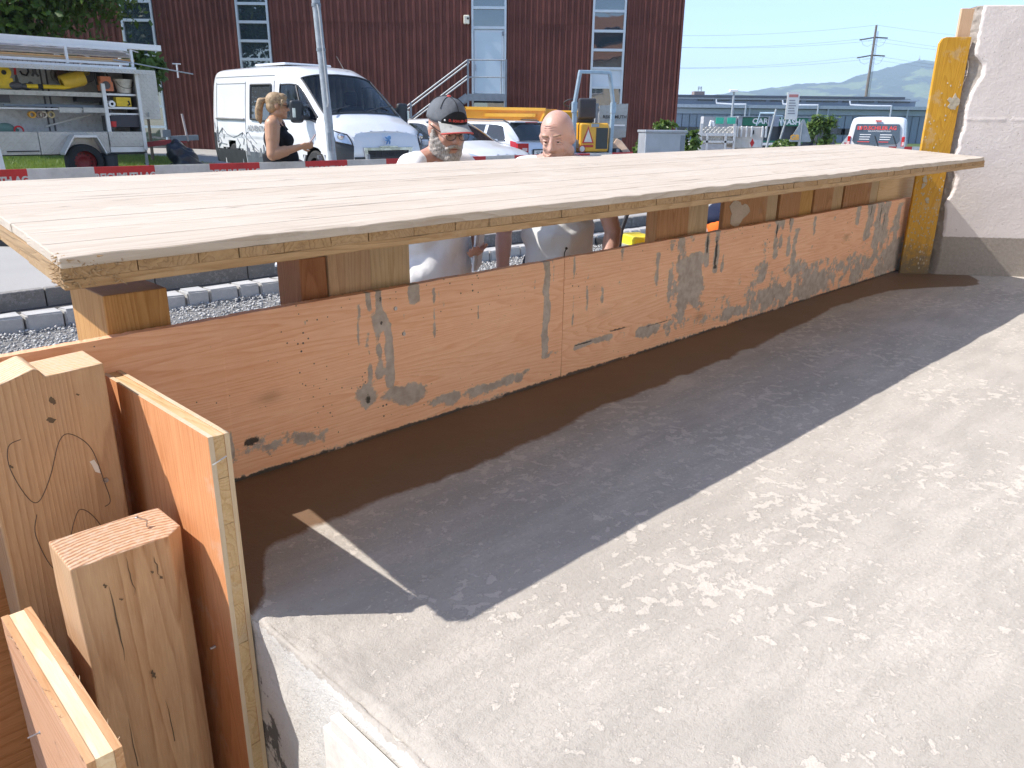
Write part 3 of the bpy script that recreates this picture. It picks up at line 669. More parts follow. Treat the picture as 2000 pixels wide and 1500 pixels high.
# pale boards leaning on the slab end, at the very bottom
M_WB = mat('white_paint_board', (.66, .62, .57), .7, var=.08, dirt=.3)
tag(MB().hexa([(0, -.3, -.9), (.02, -.3, -.9), (0, .16, -.9), (.02, .16, -.9), (0, -.3, -.09), (.02, -.3, -.09), (0, .16, -.088), (.02, .16, -.088)]).build('white_board', M_WB, None, W(-.292, -1.085, 0), (0, 0, RZ), bevel=.002), 'white painted board leaning on the painted slab end', 'board')
tag(MB().box(0, .02, -.3, .13, -.078, -.045).build('white_batten', M_WB, None, W(-.292, -1.085, 0), (0, 0, RZ), bevel=.002), 'white painted batten above a dark gap on the slab end', 'batten')

# ------------------------------------------------------------------ the long three-layer panel lying over the formwork
FL, FR, BR, BL = (-.49, -.50, .770), (4.76, -.53, .831), (5.18, .50, .882), (-.46, .50, .836)
def plane_z(s, o):
    u = (s+.47)/5.2; v = (o+.5)/1.0
    return (FL[2]*(1-u)+FR[2]*u)*(1-v)+(BL[2]*(1-u)+BR[2]*u)*v
def quad_pt(u, v, dz):
    s = (FL[0]*(1-u)+FR[0]*u)*(1-v)+(BL[0]*(1-u)+BR[0]*u)*v; o = (FL[1]*(1-u)+FR[1]*u)*(1-v)+(BL[1]*(1-u)+BR[1]*u)*v
    z = (FL[2]*(1-u)+FR[2]*u)*(1-v)+(BL[2]*(1-u)+BR[2]*u)*v
    return Vector((s-2.1, o, z-.8+dz))
M_TOP = wood('weathered_top', (.53, .465, .395), (.38, .31, .24), 0, ring=12, grain=130, rough=.9, knots=.25, grey=.6, stainc=(.57, .51, .44), stain=.3, blotch=.35, bump=.6)
M_EDGE = wood('weathered_edge', (.46, .31, .17), (.29, .175, .085), 0, ring=30, grain=150, rough=.9, knots=0, grey=.4, stainc=(.5, .38, .25), stain=.3, bump=.7)
M_CORE = wood('weathered_core', (.42, .28, .15), (.22, .13, .06), 1, ring=60, grain=60, rough=.9, knots=0, grey=.4, stainc=(.42, .32, .21), bump=.8)
def long_panel():
    r = thing('shuttering_panel', 'long weathered three layer shuttering panel lying across the posts above the formwork', 'panel', W(2.1, 0, .8), RZ)
    def layer_board(name, v0, v1, za, zb, m, nu, wob, seed, fe=False):
        us = np.linspace(0, 1, nu); b_ = MB(); V = []; fs = []
        for i, u in enumerate(us):
            e0 = float(vnoise(np.array([u*60.]), np.array([seed*1.]), seed))-.5; e1 = float(vnoise(np.array([u*17.]), np.array([seed*3.]), seed+1, 4))-.5
            vv0 = v0+(wob*e0*.006+wob*max(0, e1-.12)*.035 if fe else .0008*e0); tz = wob*.004*e0 if fe else 0
            uu = u
            if i == 0: uu = u+.0012*random.random()
            P = [quad_pt(uu, vv0, za), quad_pt(uu, v1, za), quad_pt(uu, v1, zb), quad_pt(uu, vv0+(.004 if fe and wob > 1 else 0), zb+tz)]
            V += P
        for i in range(nu-1):
            fs += [(i*4+k, i*4+(k+1) % 4, i*4+4+(k+1) % 4, i*4+4+k) for k in range(4)]
        fs += [(3, 2, 1, 0), tuple(4*(nu-1)+k for k in range(4))]
        return b_.add(V, fs).build(name, m, r, bevel=.0015)
    vs = [0, .12, .235, .36, .48, .61, .73, .86, 1.]
    for k in range(8):
        layer_board('top_board', vs[k]+(.0 if k == 0 else .0004), vs[k+1]-.0001*random.random(), -.02, random.uniform(-.0006, 0), M_TOP, 170 if k == 0 else 12, 1.6, 70+k, fe=(k == 0))
    for k in range(4):
        layer_board('bottom_board', k*.25+.002 if k else .004, k*.25+.249, -.06, -.041, M_EDGE, 120 if k == 0 else 6, 1., 90+k, fe=(k == 0))
    u = 0; cm = {}
    while u < .999:
        du = random.choice((.016, .019, .022, .025)); u1 = min(u+du, 1)
        a = random.uniform(.0015, .006)
        P = []
        for z in (-.0405, -.0205):
            for v in (a, 1-.002):
                for q in (u+.0002, u1-.0002): P.append(quad_pt(q, v, z))
        MB().hexa(P).build('core_strip', M_CORE, r); u = u1
    # crumbled corner
    cr = MB()
    for k in range(150):
        e = random.random() < .55
        p = quad_pt(random.uniform(-.0006, .002) if e else random.uniform(0, .02), random.uniform(.0, .05) if e else random.uniform(-.0015, .004), random.uniform(-.058, -.003)); l = random.uniform(.006, .02)
        d = Vector((random.gauss(-.7 if e else .3, .35), random.gauss(0 if e else -.7, .35), random.gauss(-.1, .3))).normalized(); cr.cyl(p-d*l*.6, p+d*l*.4, random.uniform(.0012, .0028), .0004, 5)
    tag(cr.build('frayed_corner', M_EDGE, r), kind='stuff')
    # chips and cracks along the upper face
    ck = MB()
    for k in range(90):
        u, v = random.random(), random.random(); l = random.uniform(.004, .03) if k < 60 else random.uniform(.04, .13)
        p = quad_pt(u, v, .0006); q = quad_pt(min(1, u+l), v+random.gauss(0, .006), .0006); c = (p+q)/2+Vector((0, 0, .0002))
        wv = random.uniform(.0006, .0018); ck.add([p, c+Vector((0, wv, 0)), q, c-Vector((0, wv, 0))], [(0, 1, 2, 3)])
    tag(ck.build('crack', mat('crack_dark', (.12, .085, .055), .9), r), kind='stuff')
long_panel()

# ------------------------------------------------------------------ posts outside the formwork carrying the panel
def zc(s, o): return plane_z(s, o)-.061
G = 'posts behind the formwork'
timber('timber_post', 'thick brown timber post with clean square top under the panel corner', 'post', -.272, -.112, .045, .315, -.74, .582, wood('golden_post', (.5, .29, .115), (.33, .16, .05), 2, ring=20, grain=180, knots=.2), endm=mat('brown_top', (.3, .17, .09), .8, var=.25, scale=20.), seed=11)
timber('timber_post', 'short reddish brown block next to the paired tan posts', 'post', .28, .372, .05, .19, -.74, .612, wood('red_block', (.36, .16, .075), (.22, .085, .035), 2, ring=14, grain=160, knots=.5), seed=12)
rows = [(.376, .53, M_POST, 'tan timber post beside the short reddish block'), (.533, .69, M_POSTL, 'pale rough timber post beside the tan post and man in white shirt'),
        (2.085, 2.345, M_POSTD, 'broad brown timber post beside the yellow compactor'), (2.35, 2.53, M_POSTL, 'pale timber post left of the kneeling worker, joined to broad brown post'),
        (2.66, 3.10, M_POSTD, 'broad brown timber post with a pale cement splat'), (3.105, 3.24, M_POSTL, 'pale timber post right beside the splattered brown post'),
        (3.25, 3.495, M_POSTD, 'brown timber post between pale and golden posts'), (3.5, 3.67, wood('gold_post', (.56, .34, .12), (.42, .22, .06), 2, ring=18, grain=180, knots=.4), 'golden yellow timber post in the far post row'),
        (3.675, 3.93, M_POSTD, 'brown timber post beside the golden yellow post'), (3.94, 4.09, M_POSTL, 'pale bark edged timber post in the far post row'),
        (4.1, 4.51, M_POSTD, 'wide brown timber post near the bright plywood'), (4.515, 4.65, M_POSTL, 'pale grey timber post touching the bright plywood')]
for i, (a, b_, m, lab) in enumerate(rows):
    o0 = .045+(.01 if i % 2 else 0); timber('timber_post', lab, 'post', a, b_, o0, o0+(.025 if i == 4 else .06 if i == 2 else .13), -.74, zc((a+b_)/2, .05)-.012, m, seed=20+i)
sp = MB(); pts = []
for k in range(22):
    a = 2*pi*k/22; r = .075*(1+.25*sin(3*a+1)+random.gauss(0, .08)); pts.append((r*1.25*cos(a), r*sin(a)*.8))
sp.prism(pts, lambda u, v, d: (u, d, v), -.003, .002)
pb = sp.build('cement_splat', mat('cement_pale', (.5, .42, .34), .9, bump=.5), None, W(2.8, .045, .575), (0, 0, RZ)); tag(pb, 'pale dried cement splat stuck on a broad brown post', 'cement')
ply = MB().box(-.34, .34, 0, .025, -.6, .19).build('plywood_sheet', wood('bright_ply', (.66, .48, .27), (.56, .37, .18), 0, ring=14, grain=120, knots=.2, rough=.6), None, W(5.0, .055, .5), (0, 0, RZ), bevel=.002)
tag(ply, 'bright clean plywood sheet between the posts and the yellow board', 'plywood')

# ------------------------------------------------------------------ yellow board at the wall
M_YEL = wood('yellow_lacquered', (.62, .34, .035), (.46, .22, .015), 2, ring=20, grain=130, rough=.42, knots=.5, stain=.3, stainc=(.5, .45, .36), bump=.5)
def foot_smear(m):
    nt = m.node_tree; b = nt.nodes['Principled BSDF']; src = b.inputs['Base Color'].links[0].from_socket
    N_ = lambda t, **k: nt.nodes.new('ShaderNode'+t)
    def L(a, c): nt.links.new(a, c)
    tc = nt.nodes.new('ShaderNodeTexCoord'); sx = nt.nodes.new('ShaderNodeSeparateXYZ'); L(tc.outputs['Object'], sx.inputs[0])
    n = nt.nodes.new('ShaderNodeTexNoise'); n.inputs['Scale'].default_value = 22; n.inputs['Detail'].default_value = 7; n.inputs['Roughness'].default_value = .7; L(tc.outputs['Object'], n.inputs['Vector'])
    q = nt.nodes.new('ShaderNodeMath'); q.operation = 'MULTIPLY_ADD'; L(sx.outputs[2], q.inputs[0]); q.inputs[1].default_value = -1.5; L(n.outputs[0], q.inputs[2])
    r = nt.nodes.new('ShaderNodeValToRGB'); L(q.outputs[0], r.inputs[0]); r.color_ramp.elements[0].position = .12; r.color_ramp.elements[1].position = .42; r.color_ramp.elements[1].color = (.85, .85, .85, 1)
    mx = nt.nodes.new('ShaderNodeMix'); mx.data_type = 'RGBA'; L(r.outputs[0], mx.inputs[0]); L(src, mx.inputs[6]); mx.inputs[7].default_value = (.13, .115, .09, 1); L(mx.outputs[2], b.inputs['Base Color'])
foot_smear(M_YEL)
def yellow_board():
    poly = [(-.1, -.1), (-.1, 1.53), (-.083, 1.562), (-.06, 1.57), (.1, 1.572), (.1, -.1)]
    o = MB().prism(poly, lambda u, v, d: (u, d, v), 0, .027).build('yellow_board', M_YEL, None, (2.905, 5.545, 0), (0, 0, radians(-3)), bevel=.003, seg=2)
    tag(o, 'upright yellow lacquered formwork board splashed with concrete beside the broken wall', 'board')
    b_ = MB()
    for k in range(210):
        z = abs(random.gauss(.45, .22)) if random.random() < .8 else random.uniform(.1, 1.3); x = random.uniform(-.095, .095); s = random.uniform(.0018, .0055)
        b_.ell((x, 0, z), (s, s*.45, s*random.uniform(1, 2.2)), 6, 4)
    for c, rr in (((.06, 1.16), .035), ((-.04, .66), .016), ((-.04, .62), .012), ((.0, .52), .014)):
        pts = [(c[0]+rr*(1+random.gauss(0, .25))*cos(a*pi/8), c[1]+rr*1.3*(1+random.gauss(0, .25))*sin(a*pi/8)) for a in range(16)]
        b_.prism(pts, lambda u, v, d: (min(u, .099), d, v), -.003, .001)
    tag(b_.build('concrete_splash', mat('splash', (.45, .4, .31), .9, bump=.4), o), kind='stuff')
yellow_board()
o = MB().box(-.045, .045, 0, .027, -.1, 1.75).build('pale_board', wood('pale_board', (.66, .47, .32), (.56, .36, .22), 2, ring=14, grain=120, knots=0), None, (2.985, 5.60, 0), (0, 0, radians(-4)), bevel=.002)
tag(o, 'tall pale board edge between the yellow board and wall top', 'board')
# ------------------------------------------------------------------ red-brown clad hall
FY = 27.0
M_CLAD = mat('oxide_cladding', (.15, .055, .042), .65, 0, var=.22, scale=1.2, spec=.2, dirt=.25, dirtc=(.07, .03, .025))
M_FRAME = mat('window_frame', (.5, .56, .6), .4, .3, var=.05)
M_PANE = glass('window_glass', (.035, .05, .06), 2.3)
M_PANEL = mat('door_panel', (.56, .62, .66), .4, var=.05, scale=2.)
M_GALV = mat('galvanised', (.34, .37, .39), .55, .35, var=.2, scale=14.)
M_GALVD = mat('galvanised_dull', (.22, .25, .28), .6, .3, var=.15, scale=9.)
fx = lambda px, py=100: at(px, py, FY).x
hz = lambda py, px=1000: at(px, py, FY).z
strips = [(fx(236, 30), fx(297, 30)), (fx(462, 30), fx(523, 30)), (fx(922, 30), fx(988, 30)), (fx(1159, 30), fx(1222, 30))]
X_END = fx(1332, 60); X_BEG = -24.; Z_TOP = 7.6; Z_BOT = gz(-6, FY)-.3; Z_SEAM = hz(46)
hall = thing('clad_hall', 'red brown corrugated metal hall with tall narrow window strips', 'building', (0, FY, 0))
MB().box(X_BEG, X_END-.05, .12, 14., Z_BOT, Z_TOP-.1).build('wall_core', mat('hall_core', (.06, .03, .025), .8), hall)
def rib_sheet(w_, h, y0=0.):
    n = max(1, round(w_/.2)); p = w_/n; xs = []; 
    r = random.Random(int(w_*1000)); x = 0.
    P = [(0, .05)]
    for k in range(n):
        a = x+p*r.uniform(.12, .2); b_ = x+p*r.uniform(.5, .62)
        P += [(a, .05), (a+.03, 0), (b_, 0), (b_+.03, .05)]; x += p
    P.append((w_, .05))
    V = [(u, v+y0, z) for z in (0, h) for u, v in P]; k = len(P)
    me = bpy.data.meshes.new('cladding_sheet'); me.from_pydata(V, [], [(i, i+1, k+i+1, k+i) for i in range(k-1)]); me.materials.append(M_CLAD); return me
edges = [X_BEG]+[e for s in strips for e in s]+[X_END]
cache = {}
for k in range(0, len(edges), 2):
    a, b_ = edges[k], edges[k+1]; n = max(1, round((b_-a)/1.05)); wd = (b_-a)/n
    for row, (z0, z1, yy) in enumerate(((Z_BOT, Z_SEAM+.05, .012), (Z_SEAM, Z_TOP, 0.))):
        for i in range(n):
            key = (k, row)
            if key not in cache: cache[key] = rib_sheet(wd, z1-z0, yy)
            link('cladding_sheet', cache[key], M_CLAD, hall, (a+i*wd, 0, z0))
MB().box(X_END-.03, X_END+.03, -.01, .3, Z_BOT, Z_TOP).build('corner_trim', M_CLAD, hall)
MB().box(X_BEG, X_END+.1, -.15, .3, Z_TOP-.1, Z_TOP+.15).build('eaves_trim', M_GALVD, hall)
def strip(i, bands, solid=()):
    a, b_ = strips[i]; z = [Z_TOP-.1]+[hz(p) for p in bands]
    fr = MB()
    fr.box(a-.02, a+.045, -.03, .1, Z_BOT, Z_TOP-.1).box(b_-.045, b_+.02, -.03, .1, Z_BOT, Z_TOP-.1)
    for q in z[1:]: fr.box(a+.045, b_-.045, -.028, .1, q-.05, q+.03)
    f = fr.build('window_frame', M_FRAME, hall)
    for j in range(len(z)-1):
        z1, z0 = z[j]-.05, z[j+1]+.03
        if j in solid: MB().box(a+.045, b_-.045, .03, .06, z0, z1).build('infill_panel', M_PANEL, f, bevel=.004)
        else: MB().box(a+.045, b_-.045, .04, .05, z0, z1).build('pane', M_PANE, f)
    return f
strip(0, [-60, -25, 10, 47, 115, 165, 215, 255, 300], solid=())
strip(1, [-60, -25, 12, 48, 85, 121, 158, 195, 230, 300], solid=(8,))
f3 = strip(2, [-60, -22, 15, 54, 186, 300], solid=(4,))
strip(3, [-55, -18, 19, 58, 95, 131, 168, 300], solid=(6,))
a, b_ = strips[2]; d = MB().box(a+.06, b_-.06, .0, .03, hz(183), hz(59)).build('door', M_PANEL, hall, bevel=.01)
# (the door stands in front of the third strip's lower band)
MB().box(a+.14, b_-.14, -.004, .0, hz(178), hz(64)).build('door_leaf', mat('door_leaf', (.5, .6, .66), .35, var=.06, scale=1.5), d)
MB().box(a+.09, a+.11, -.05, -.004, hz(139), hz(127)).build('door_handle', M_GALV, d)
MB().box(b_-.12, b_-.06, -.03, -.0, hz(70), hz(62)).build('hinge', M_GALVD, d)
MB().box(fx(241), fx(262), .052, .09, hz(118), hz(55)).build('yellow_blind', mat('yellow_blind', (.75, .55, .2), .7), hall)
lp = at(911, 38, FY-.1); l_ = thing('wall_lamp', 'small cream box lamp fixed on the cladding beside the door strip', 'lamp', (lp.x, FY-.0, lp.z))
MB().box(-.09, .09, -.12, 0, -.13, .13).build('housing', mat('cream_plastic', (.72, .68, .55), .5), l_, bevel=.02)
MB().ell((.05, -.13, .03), (.035, .02, .035), 8, 6).build('sensor', mat('black_plastic', (.02, .02, .02), .4), l_)
# steel stair to the door
st = thing('steel_stair', 'galvanised steel stair with railings leading up to the hall door', 'stair', (strips[2][0], FY, 0))
zp = hz(187); wd = b_-a; zg = gz(-2, FY-1)
MB().box(-.1, wd+.05, -1.1, -.06, zp-.05, zp).build('platform', M_GALV, st)
MB().box(-.1, wd+.05, -1.14, -1.1, zp-.2, zp+.01).build('fascia', M_GALVD, st)
for x, y in ((-.08, -1.1), (wd+.03, -1.1)):
    MB().box(x-.03, x+.03, y-.03, y+.03, zg, zp+1.02).build('post', M_GALVD, st)
rl = MB()
for h in (.5, 1.0): rl.cyl((-.05, -1.1, zp+h), (wd+.03, -1.1, zp+h), .022)
rl.build('handrail', M_GALV, st)
MB().cyl((wd-.12, -1.1, zp), (wd-.12, -1.1, zp+1), .02).build('post', M_GALV, st)
run = (zp-zg)*1.45
for y in (-1.08, -.12):
    MB().bar((-.1, y, zp-.06), (-.1-run, y, zg+.0), .05, .2).build('stringer', M_GALVD, st)
n = 7
for k in range(n):
    t = (k+.7)/n; MB().box(-.1-run*t-.13, -.1-run*t+.13, -1.06, -.14, zp-(zp-zg)*t-.015, zp-(zp-zg)*t+.015).build('tread', M_GALV, st)
for y in (-1.1, -.1):
    r2 = MB()
    for h in (.55, 1.0): r2.cyl((-.08, y, zp+h), (-.1-run, y, zg+h-.08), .024)
    r2.build('handrail', M_GALV, st)
for t in (.55, 1.):
    MB().box(-.1-run*t-.03, -.1-run*t+.03, -1.13, -1.07, zp-(zp-zg)*t-.1, zp-(zp-zg)*t+.98).build('post', M_GALVD, st)
br = MB().cyl((-.1-run, -1.1, zg+.85), (-.1-run-.55, -1.1, zg+.85), .024).cyl((-.1-run-.5, -1.1, zg+.85), (-.1-run-.05, -1.1, zg+.35), .024); br.build('end_rail', M_GALV, st)

# yellow house along the slab, behind the viewer: the hall's panes mirror it
hs = thing('yellow_house', 'yellow rendered house with white windows and a tiled roof along the slab', 'house', W(2.2, -3.66, -.74), RZ)
M_YW = mat('yellow_render', (.82, .73, .59), .85, var=.08)
MB().box(-7.5, 6, -8, 0, 0, 5.6).build('wall', M_YW, hs)
rf = MB(); rf.prism([(-8.8, 5.5), (.9, 5.5), (-4, 8.6)], lambda u, v, d: (d, u, v), -8.2, 6.7); rf = rf.build('roof', mat('roof_tile', (.28, .13, .07), .8, var=.4, scale=9.), hs)
MB().bar((1.5, -.6, 6.5), (5, -.6, 6.5), 2.2, .05, up=(0, -.55, .83)).build('solar_panel', glass('solar', (.02, .03, .08), 1.6), rf)
for x in (-6, -3.2, -.4, 2.4, 4.8):
    for z in (1., 3.5):
        f = MB().box(x-.65, x+.65, .0, .05, z, z+1.5).build('window', mat('white_frame', (.8, .8, .8), .5), hs)
        for sx in (-.58, .03): MB().box(x+sx, x+sx+.55, .05, .06, z+.08, z+1.42).build('pane', M_PANE, f)

# ------------------------------------------------------------------ far industrial building with clerestory
BY = 85.
bx = lambda px, py=220: at(px, py, BY).x
bz = lambda py, px=1560: at(px, py, BY).z
M_BLU = mat('grey_blue_sheet', (.2, .24, .3), .6, var=.08, scale=.4)
M_BLD = mat('dark_roof_edge', (.07, .08, .1), .6)
M_BLL = mat('light_gutter', (.34, .38, .43), .55)
M_FARP = glass('far_pane', (.025, .03, .04), 1.45, .15)
ib = thing('industrial_building', 'long low grey blue industrial building with a glazed clerestory', 'building', (0, BY, 0))
x0, x1 = bx(1290), bx(1960); g0 = -.9
MB().box(x0, x1, .3, 30, g0, bz(213)).build('wall', M_BLU, ib)
MB().box(x0, x1, -.5, 31, bz(213)+.02, bz(206)).build('roof', M_BLL, ib)
MB().box(x0, x1, .1, .29, bz(224), bz(214)).build('fascia_band', mat('band', (.3, .35, .42), .6, var=.06), ib)
n = 46
for k in range(n):
    x = x0+(x1-x0)*(k+.5)/n; MB().box(x-.42, x+.42, .16, .29, g0, bz(226)).build('wall_panel', M_BLU, ib)
c0, c1 = x0*1.1, bx(1790, 190)*(BY+8.3)/BY
MB().box(c0, c1, 8.3, 22, bz(206), bz(187)).build('clerestory_wall', M_BLU, ib)
MB().box(c0-.2, c1-1.7, 7.4, 23, bz(187)+.02, bz(182)).build('clerestory_roof', M_BLD, ib)
MB().box(c0-.2, c1+.2, 7.9, 22.4, bz(191), bz(187)).build('clerestory_trim', M_BLL, ib)
for k, (pa, pb_) in enumerate([(1362, 1391), (1395, 1424), (1434, 1462), (1465, 1494), (1503, 1531), (1535, 1563), (1574, 1603), (1606, 1635), (1644, 1672), (1676, 1705), (1714, 1742), (1746, 1775)]):
    k_ = (BY+8)/BY; MB().box(bx(pa)*k_, bx(pb_)*k_, 8.1, 8.28, bz(201)+.35, bz(192)+.3).build('window', M_FARP, ib)
for px in (1430, 1570, 1712): 
    x = bx(px); MB().tube([(x, 7.2, bz(192)), (x, 6.9, bz(200)), (x+1, 4., bz(203)), (x+1.2, -.6, bz(205)), (x+1.2, -.6, g0)], .09, 6).build('downpipe', M_BLL, ib)
for px in (1462, 1615, 1770): x = bx(px); MB().cyl((x, -.3, g0), (x, -.3, bz(207)), .1, n=6).build('downpipe', M_BLL, ib)
for k in range(6): x = bx(1335+k*22); MB().box(x-.5, x+.5, .05, .15, bz(262), bz(250)).build('window', M_FARP, ib)
for px in (1645, 1660, 1826): x = bx(px); MB().box(x-.6, x+.6, .05, .15, bz(262), bz(250)).build('window', M_FARP, ib)
ch = MB().box(bx(1402), bx(1425), 12, 13.5, bz(187), bz(171)).build('chimney', mat('chimney', (.25, .2, .18), .8), ib)
lad = MB()
for px in (1412, 1419): lad.cyl((bx(px), 12.5, bz(172)), (bx(px), 12.5, bz(160)), .05, n=5)
for py in (161, 165): lad.cyl((bx(1412), 12.5, bz(py)), (bx(1419), 12.5, bz(py)), .05, n=5)
lad.build('ladder', M_GALV, ch)
MB().cyl((bx(1335), 5, bz(200)), (bx(1335), 5, bz(162)), .06, n=5).build('mast', M_GALV, ib)

# ------------------------------------------------------------------ car wash
CY = 44.
cx = lambda px: at(px, 240, CY).x
cz = lambda py, px=1520: at(px, py, CY).z
cw = thing('car_wash', 'car wash bay with green fascia and white capital letters', 'car wash', (0, CY, 0))
M_GRN = mat('green_fascia', (.01, .16, .09), .45, var=.08); M_WHT = mat('white_paint', (.8, .8, .8), .45, var=.04)
M_DGR = mat('dark_grey_sheet', (.06, .07, .085), .5)
MB().box(cx(1449), cx(1577), -.1, .1, cz(246), cz(230)).build('fascia', M_GRN, cw)
MB().box(cx(1440), cx(1449)-.02, -.12, .12, cz(247), cz(229)).build('post', M_BLL, cw)
MB().box(cx(1498), cx(1518), -.3, -.11, cz(247), cz(229)).build('post_cover', mat('slate_cover', (.22, .26, .33), .6), cw)
MB().box(cx(1440), cx(1640), .2, 6, g0, cz(246)).build('bay_wall', M_DGR, cw)
for px in (1470, 1530, 1560): MB().box(cx(px)-.1, cx(px)+.1, -.05, .15, g0, cz(247)).build('post', M_DGR, cw)
MB().box(cx(1592), cx(1630), -.5, .15, g0, cz(231)).build('dark_cabinet', M_DGR, cw)
MB().box(cx(1440), cx(1640), -.2, 6, cz(230)+.02, cz(228)).build('roof', M_BLL, cw)
MB().box(cx(1486), cx(1570), -.2, -.12, cz(278), cz(275)).build('green_rail', M_GRN, cw)
MB().box(cx(1490), cx(1525), -.2, -.15, cz(284), cz(279)).build('white_sign', M_WHT, cw)
sz = (cz(232)-cz(244))*1.2
text('lettering', 'CAR', sz, mat('letter_white', (.85, .85, .85), .5), cw, (cx(1483.5), -.105, cz(237.5)), (pi/2, 0, 0), sx=1.15, bold=.012)
text('lettering', 'WASH', sz, MATS['letter_white'], cw, (cx(1541), -.105, cz(238.5)), (pi/2, 0, 0), sx=1.05, bold=.012)
lft = MB().box(cx(1373), cx(1441)-.1, -.1, .6, g0, cz(229)).build('side_box', mat('grey_box', (.42, .43, .45), .6), cw)
for p0, p1 in ((1397, 1417), (1419, 1440)): MB().box(cx(p0), cx(p1)-.15, -.16, -.11, cz(243), cz(231)).build('green_light_panel', mat('green_panel', (.05, .55, .36), .4), cw)

# ------------------------------------------------------------------ street furniture
def pole(name, label, cat, px, py_top, Y, r, lean=0., group=None, m=None):
    t = at(px, py_top, Y); b0 = gz(t.x, Y); rr = thing(name, label, cat, (t.x-lean, Y, b0)); h = t.z-b0
    MB().cyl((0, 0, 0), (lean, 0, h), r, r*.85, 12).build('pole', m or M_GALV, rr, smooth=60); return rr, h
t = at(640, 200, 11.6); b0 = gz(t.x, 11.6); lp = thing('lamp_post', 'tall galvanised lamp post standing in front of the white camper van', 'lamp post', (t.x+.06, 11.6, b0))
MB().cyl((0, 0, 0), (-.27, 0, 6.), .062, .05, 16).build('pole', M_GALV, lp, smooth=60)
zz = at(640, 150, 11.6).z-b0; z2 = at(635, 10, 11.6).z-b0
MB().tube([(-.02-.045*z2+.05, -.07, z2), (-.045*z2+.05, -.085, z2-.1), (-.045*zz+.06, -.085, zz-.35), (-.045*zz+.04, -.07, zz-.4)], .011, 6).build('rope', mat('rope', (.5, .5, .48), .8), lp)
for q in (zz+.35, z2): MB().cyl((-.045*q, 0, q-.02), (-.045*q, 0, q+.02), .064, n=14).build('clamp', M_GALVD, lp)
MB().box(-.02, .02, -.075, -.05, 1.05, 1.3).build('hatch', M_GALVD, lp, (-.045*1.15, 0, 0))
MB().bar((-.27, 0, 5.98), (-.95, -.5, 6.05), .14, .07).build('lamp_head', M_GALVD, lp)
pl, h = pole('street_light', 'thin street light with small white head before the industrial building', 'street light', 1434, 179, 60, .09)
MB().box(-.35, .25, -.2, .2, h-.02, h+.14).build('lamp_head', M_WHT, pl, bevel=.03)
ps, h = pole('sign_post', 'leaning signpost with a tall white board covered in small lines', 'sign', 1553, 180, 27, .035, lean=.55)
br_ = thing_ = MB().box(-.2, .2, -.05, -.02, h-.85, h).build('sign_board', mat('sign_white', (.72, .71, .68), .5, var=.05), ps, (.5, 0, 0), (0, radians(8), 0))
br_.location = (.5-.0*h, 0, 0); br_.rotation_euler = (0, 0, 0)
for k in range(6): MB().box(-.13, .12+.02*(k % 3)-.05, -.054, -.0505, h-.28-k*.08, h-.24-k*.08).build('text_line', mat('sign_print', (.3, .3, .32), .6), br_)
MB().box(-.15, .15, -.054, -.0505, h-.16, h-.07).build('text_line', mat('sign_red', (.5, .2, .18), .6), br_)
pp_, h = pole('steel_pole', 'bare leaning steel pole in front of the car wash', 'pole', 1516, 213, 26, .04, lean=.3)
MB().tube([(.3, 0, h-.12), (-.1, .3, h-.12), (-.15, .4, h-.5)], .03, 6).tube([(.3, .2, h-.2), (.65, .4, h-.2), (.7, .5, h-.5)], .03, 6).build('bracket', mat('blue_bracket', (.3, .42, .52), .5), pp_)
t = at(1559, 277, 24); tr = thing('triangle_sign', 'grey back of a triangular warning sign marked GB beside the shrub', 'sign', (t.x, 24, gz(t.x, 24))); hb = t.z-gz(t.x, 24)
sc_ = (at(1582, 277, 24).x-at(1539, 277, 24).x)/2; ht = at(1562, 233, 24).z-t.z
tri = [(-sc_, .03), (-sc_+.03, 0), (sc_-.03, 0), (sc_, .03), (.06, ht-.02), (.04, ht), (0, ht), (-.0, ht)]
MB().prism(tri, lambda u, v, d: (u+.05, d, v+hb), -.012, .012).build('sign_plate', mat('sign_back', (.33, .36, .38), .5, .3), tr)
MB().cyl((.05, .05, 0), (.05, .05, hb+ht-.1), .03).cyl((.05, -.03, hb-.1), (.05, -.03, hb+ht*.85), .022).build('pole', M_GALVD, tr)
text('marking', 'GB', .2, mat('orange_paint', (.8, .4, .05), .6), tr, (-.13, -.016, hb+.12), (pi/2, 0, 0), bold=.008)

# power line far behind
PYY = 150.
pt, pb = at(1712, 49, PYY), at(1691, 190, PYY); pg = -.6
dx = (pb.x-pt.x)/(pb.z-pt.z); basex = pt.x+dx*(pg-pt.z)*.35
pw = thing('power_pole', 'tall dark power pole with two crossarms behind the industrial building', 'power pole', (basex, PYY, pg))
H = pt.z-pg; M_PW = mat('power_pole', (.17, .14, .12), .8)
lean = pt.x-basex
MB().cyl((0, 0, 0), (lean, 0, H), .32, .2, 8).build('mast', M_PW, pw)
arms = []
for py, nm in ((73, 0), (108, 1)):
    z = at(1706, py, PYY).z-pg; x = lean*z/H
    MB().bar((x, 0, z), (x-2.6, 0, z-.45), .22, .22).bar((x, 0, z), (x+2.3, 0, z-.1), .22, .22).build('crossarm', M_PW, pw); arms.append((x, z))
    jl = MB()
    for sx in (-2.4, 2.1): jl.tube([(x+sx, 0, z-.3), (x+sx*.8, 0, z-1.2), (x+sx*.45, 0, z-1.5), (x+sx*.1, 0, z-1.1)], .025, 4)
    jl.build('jumper_loop', M_PW, pw)
lad = MB()
for sx in (.45, .62): lad.cyl((sx+.0, 0, 1), (lean+sx-.1, 0, H-1), .03, n=4)
lad.build('ladder', M_PW, pw)
M_WIRE = mat('wire', (.2, .22, .25), .5)
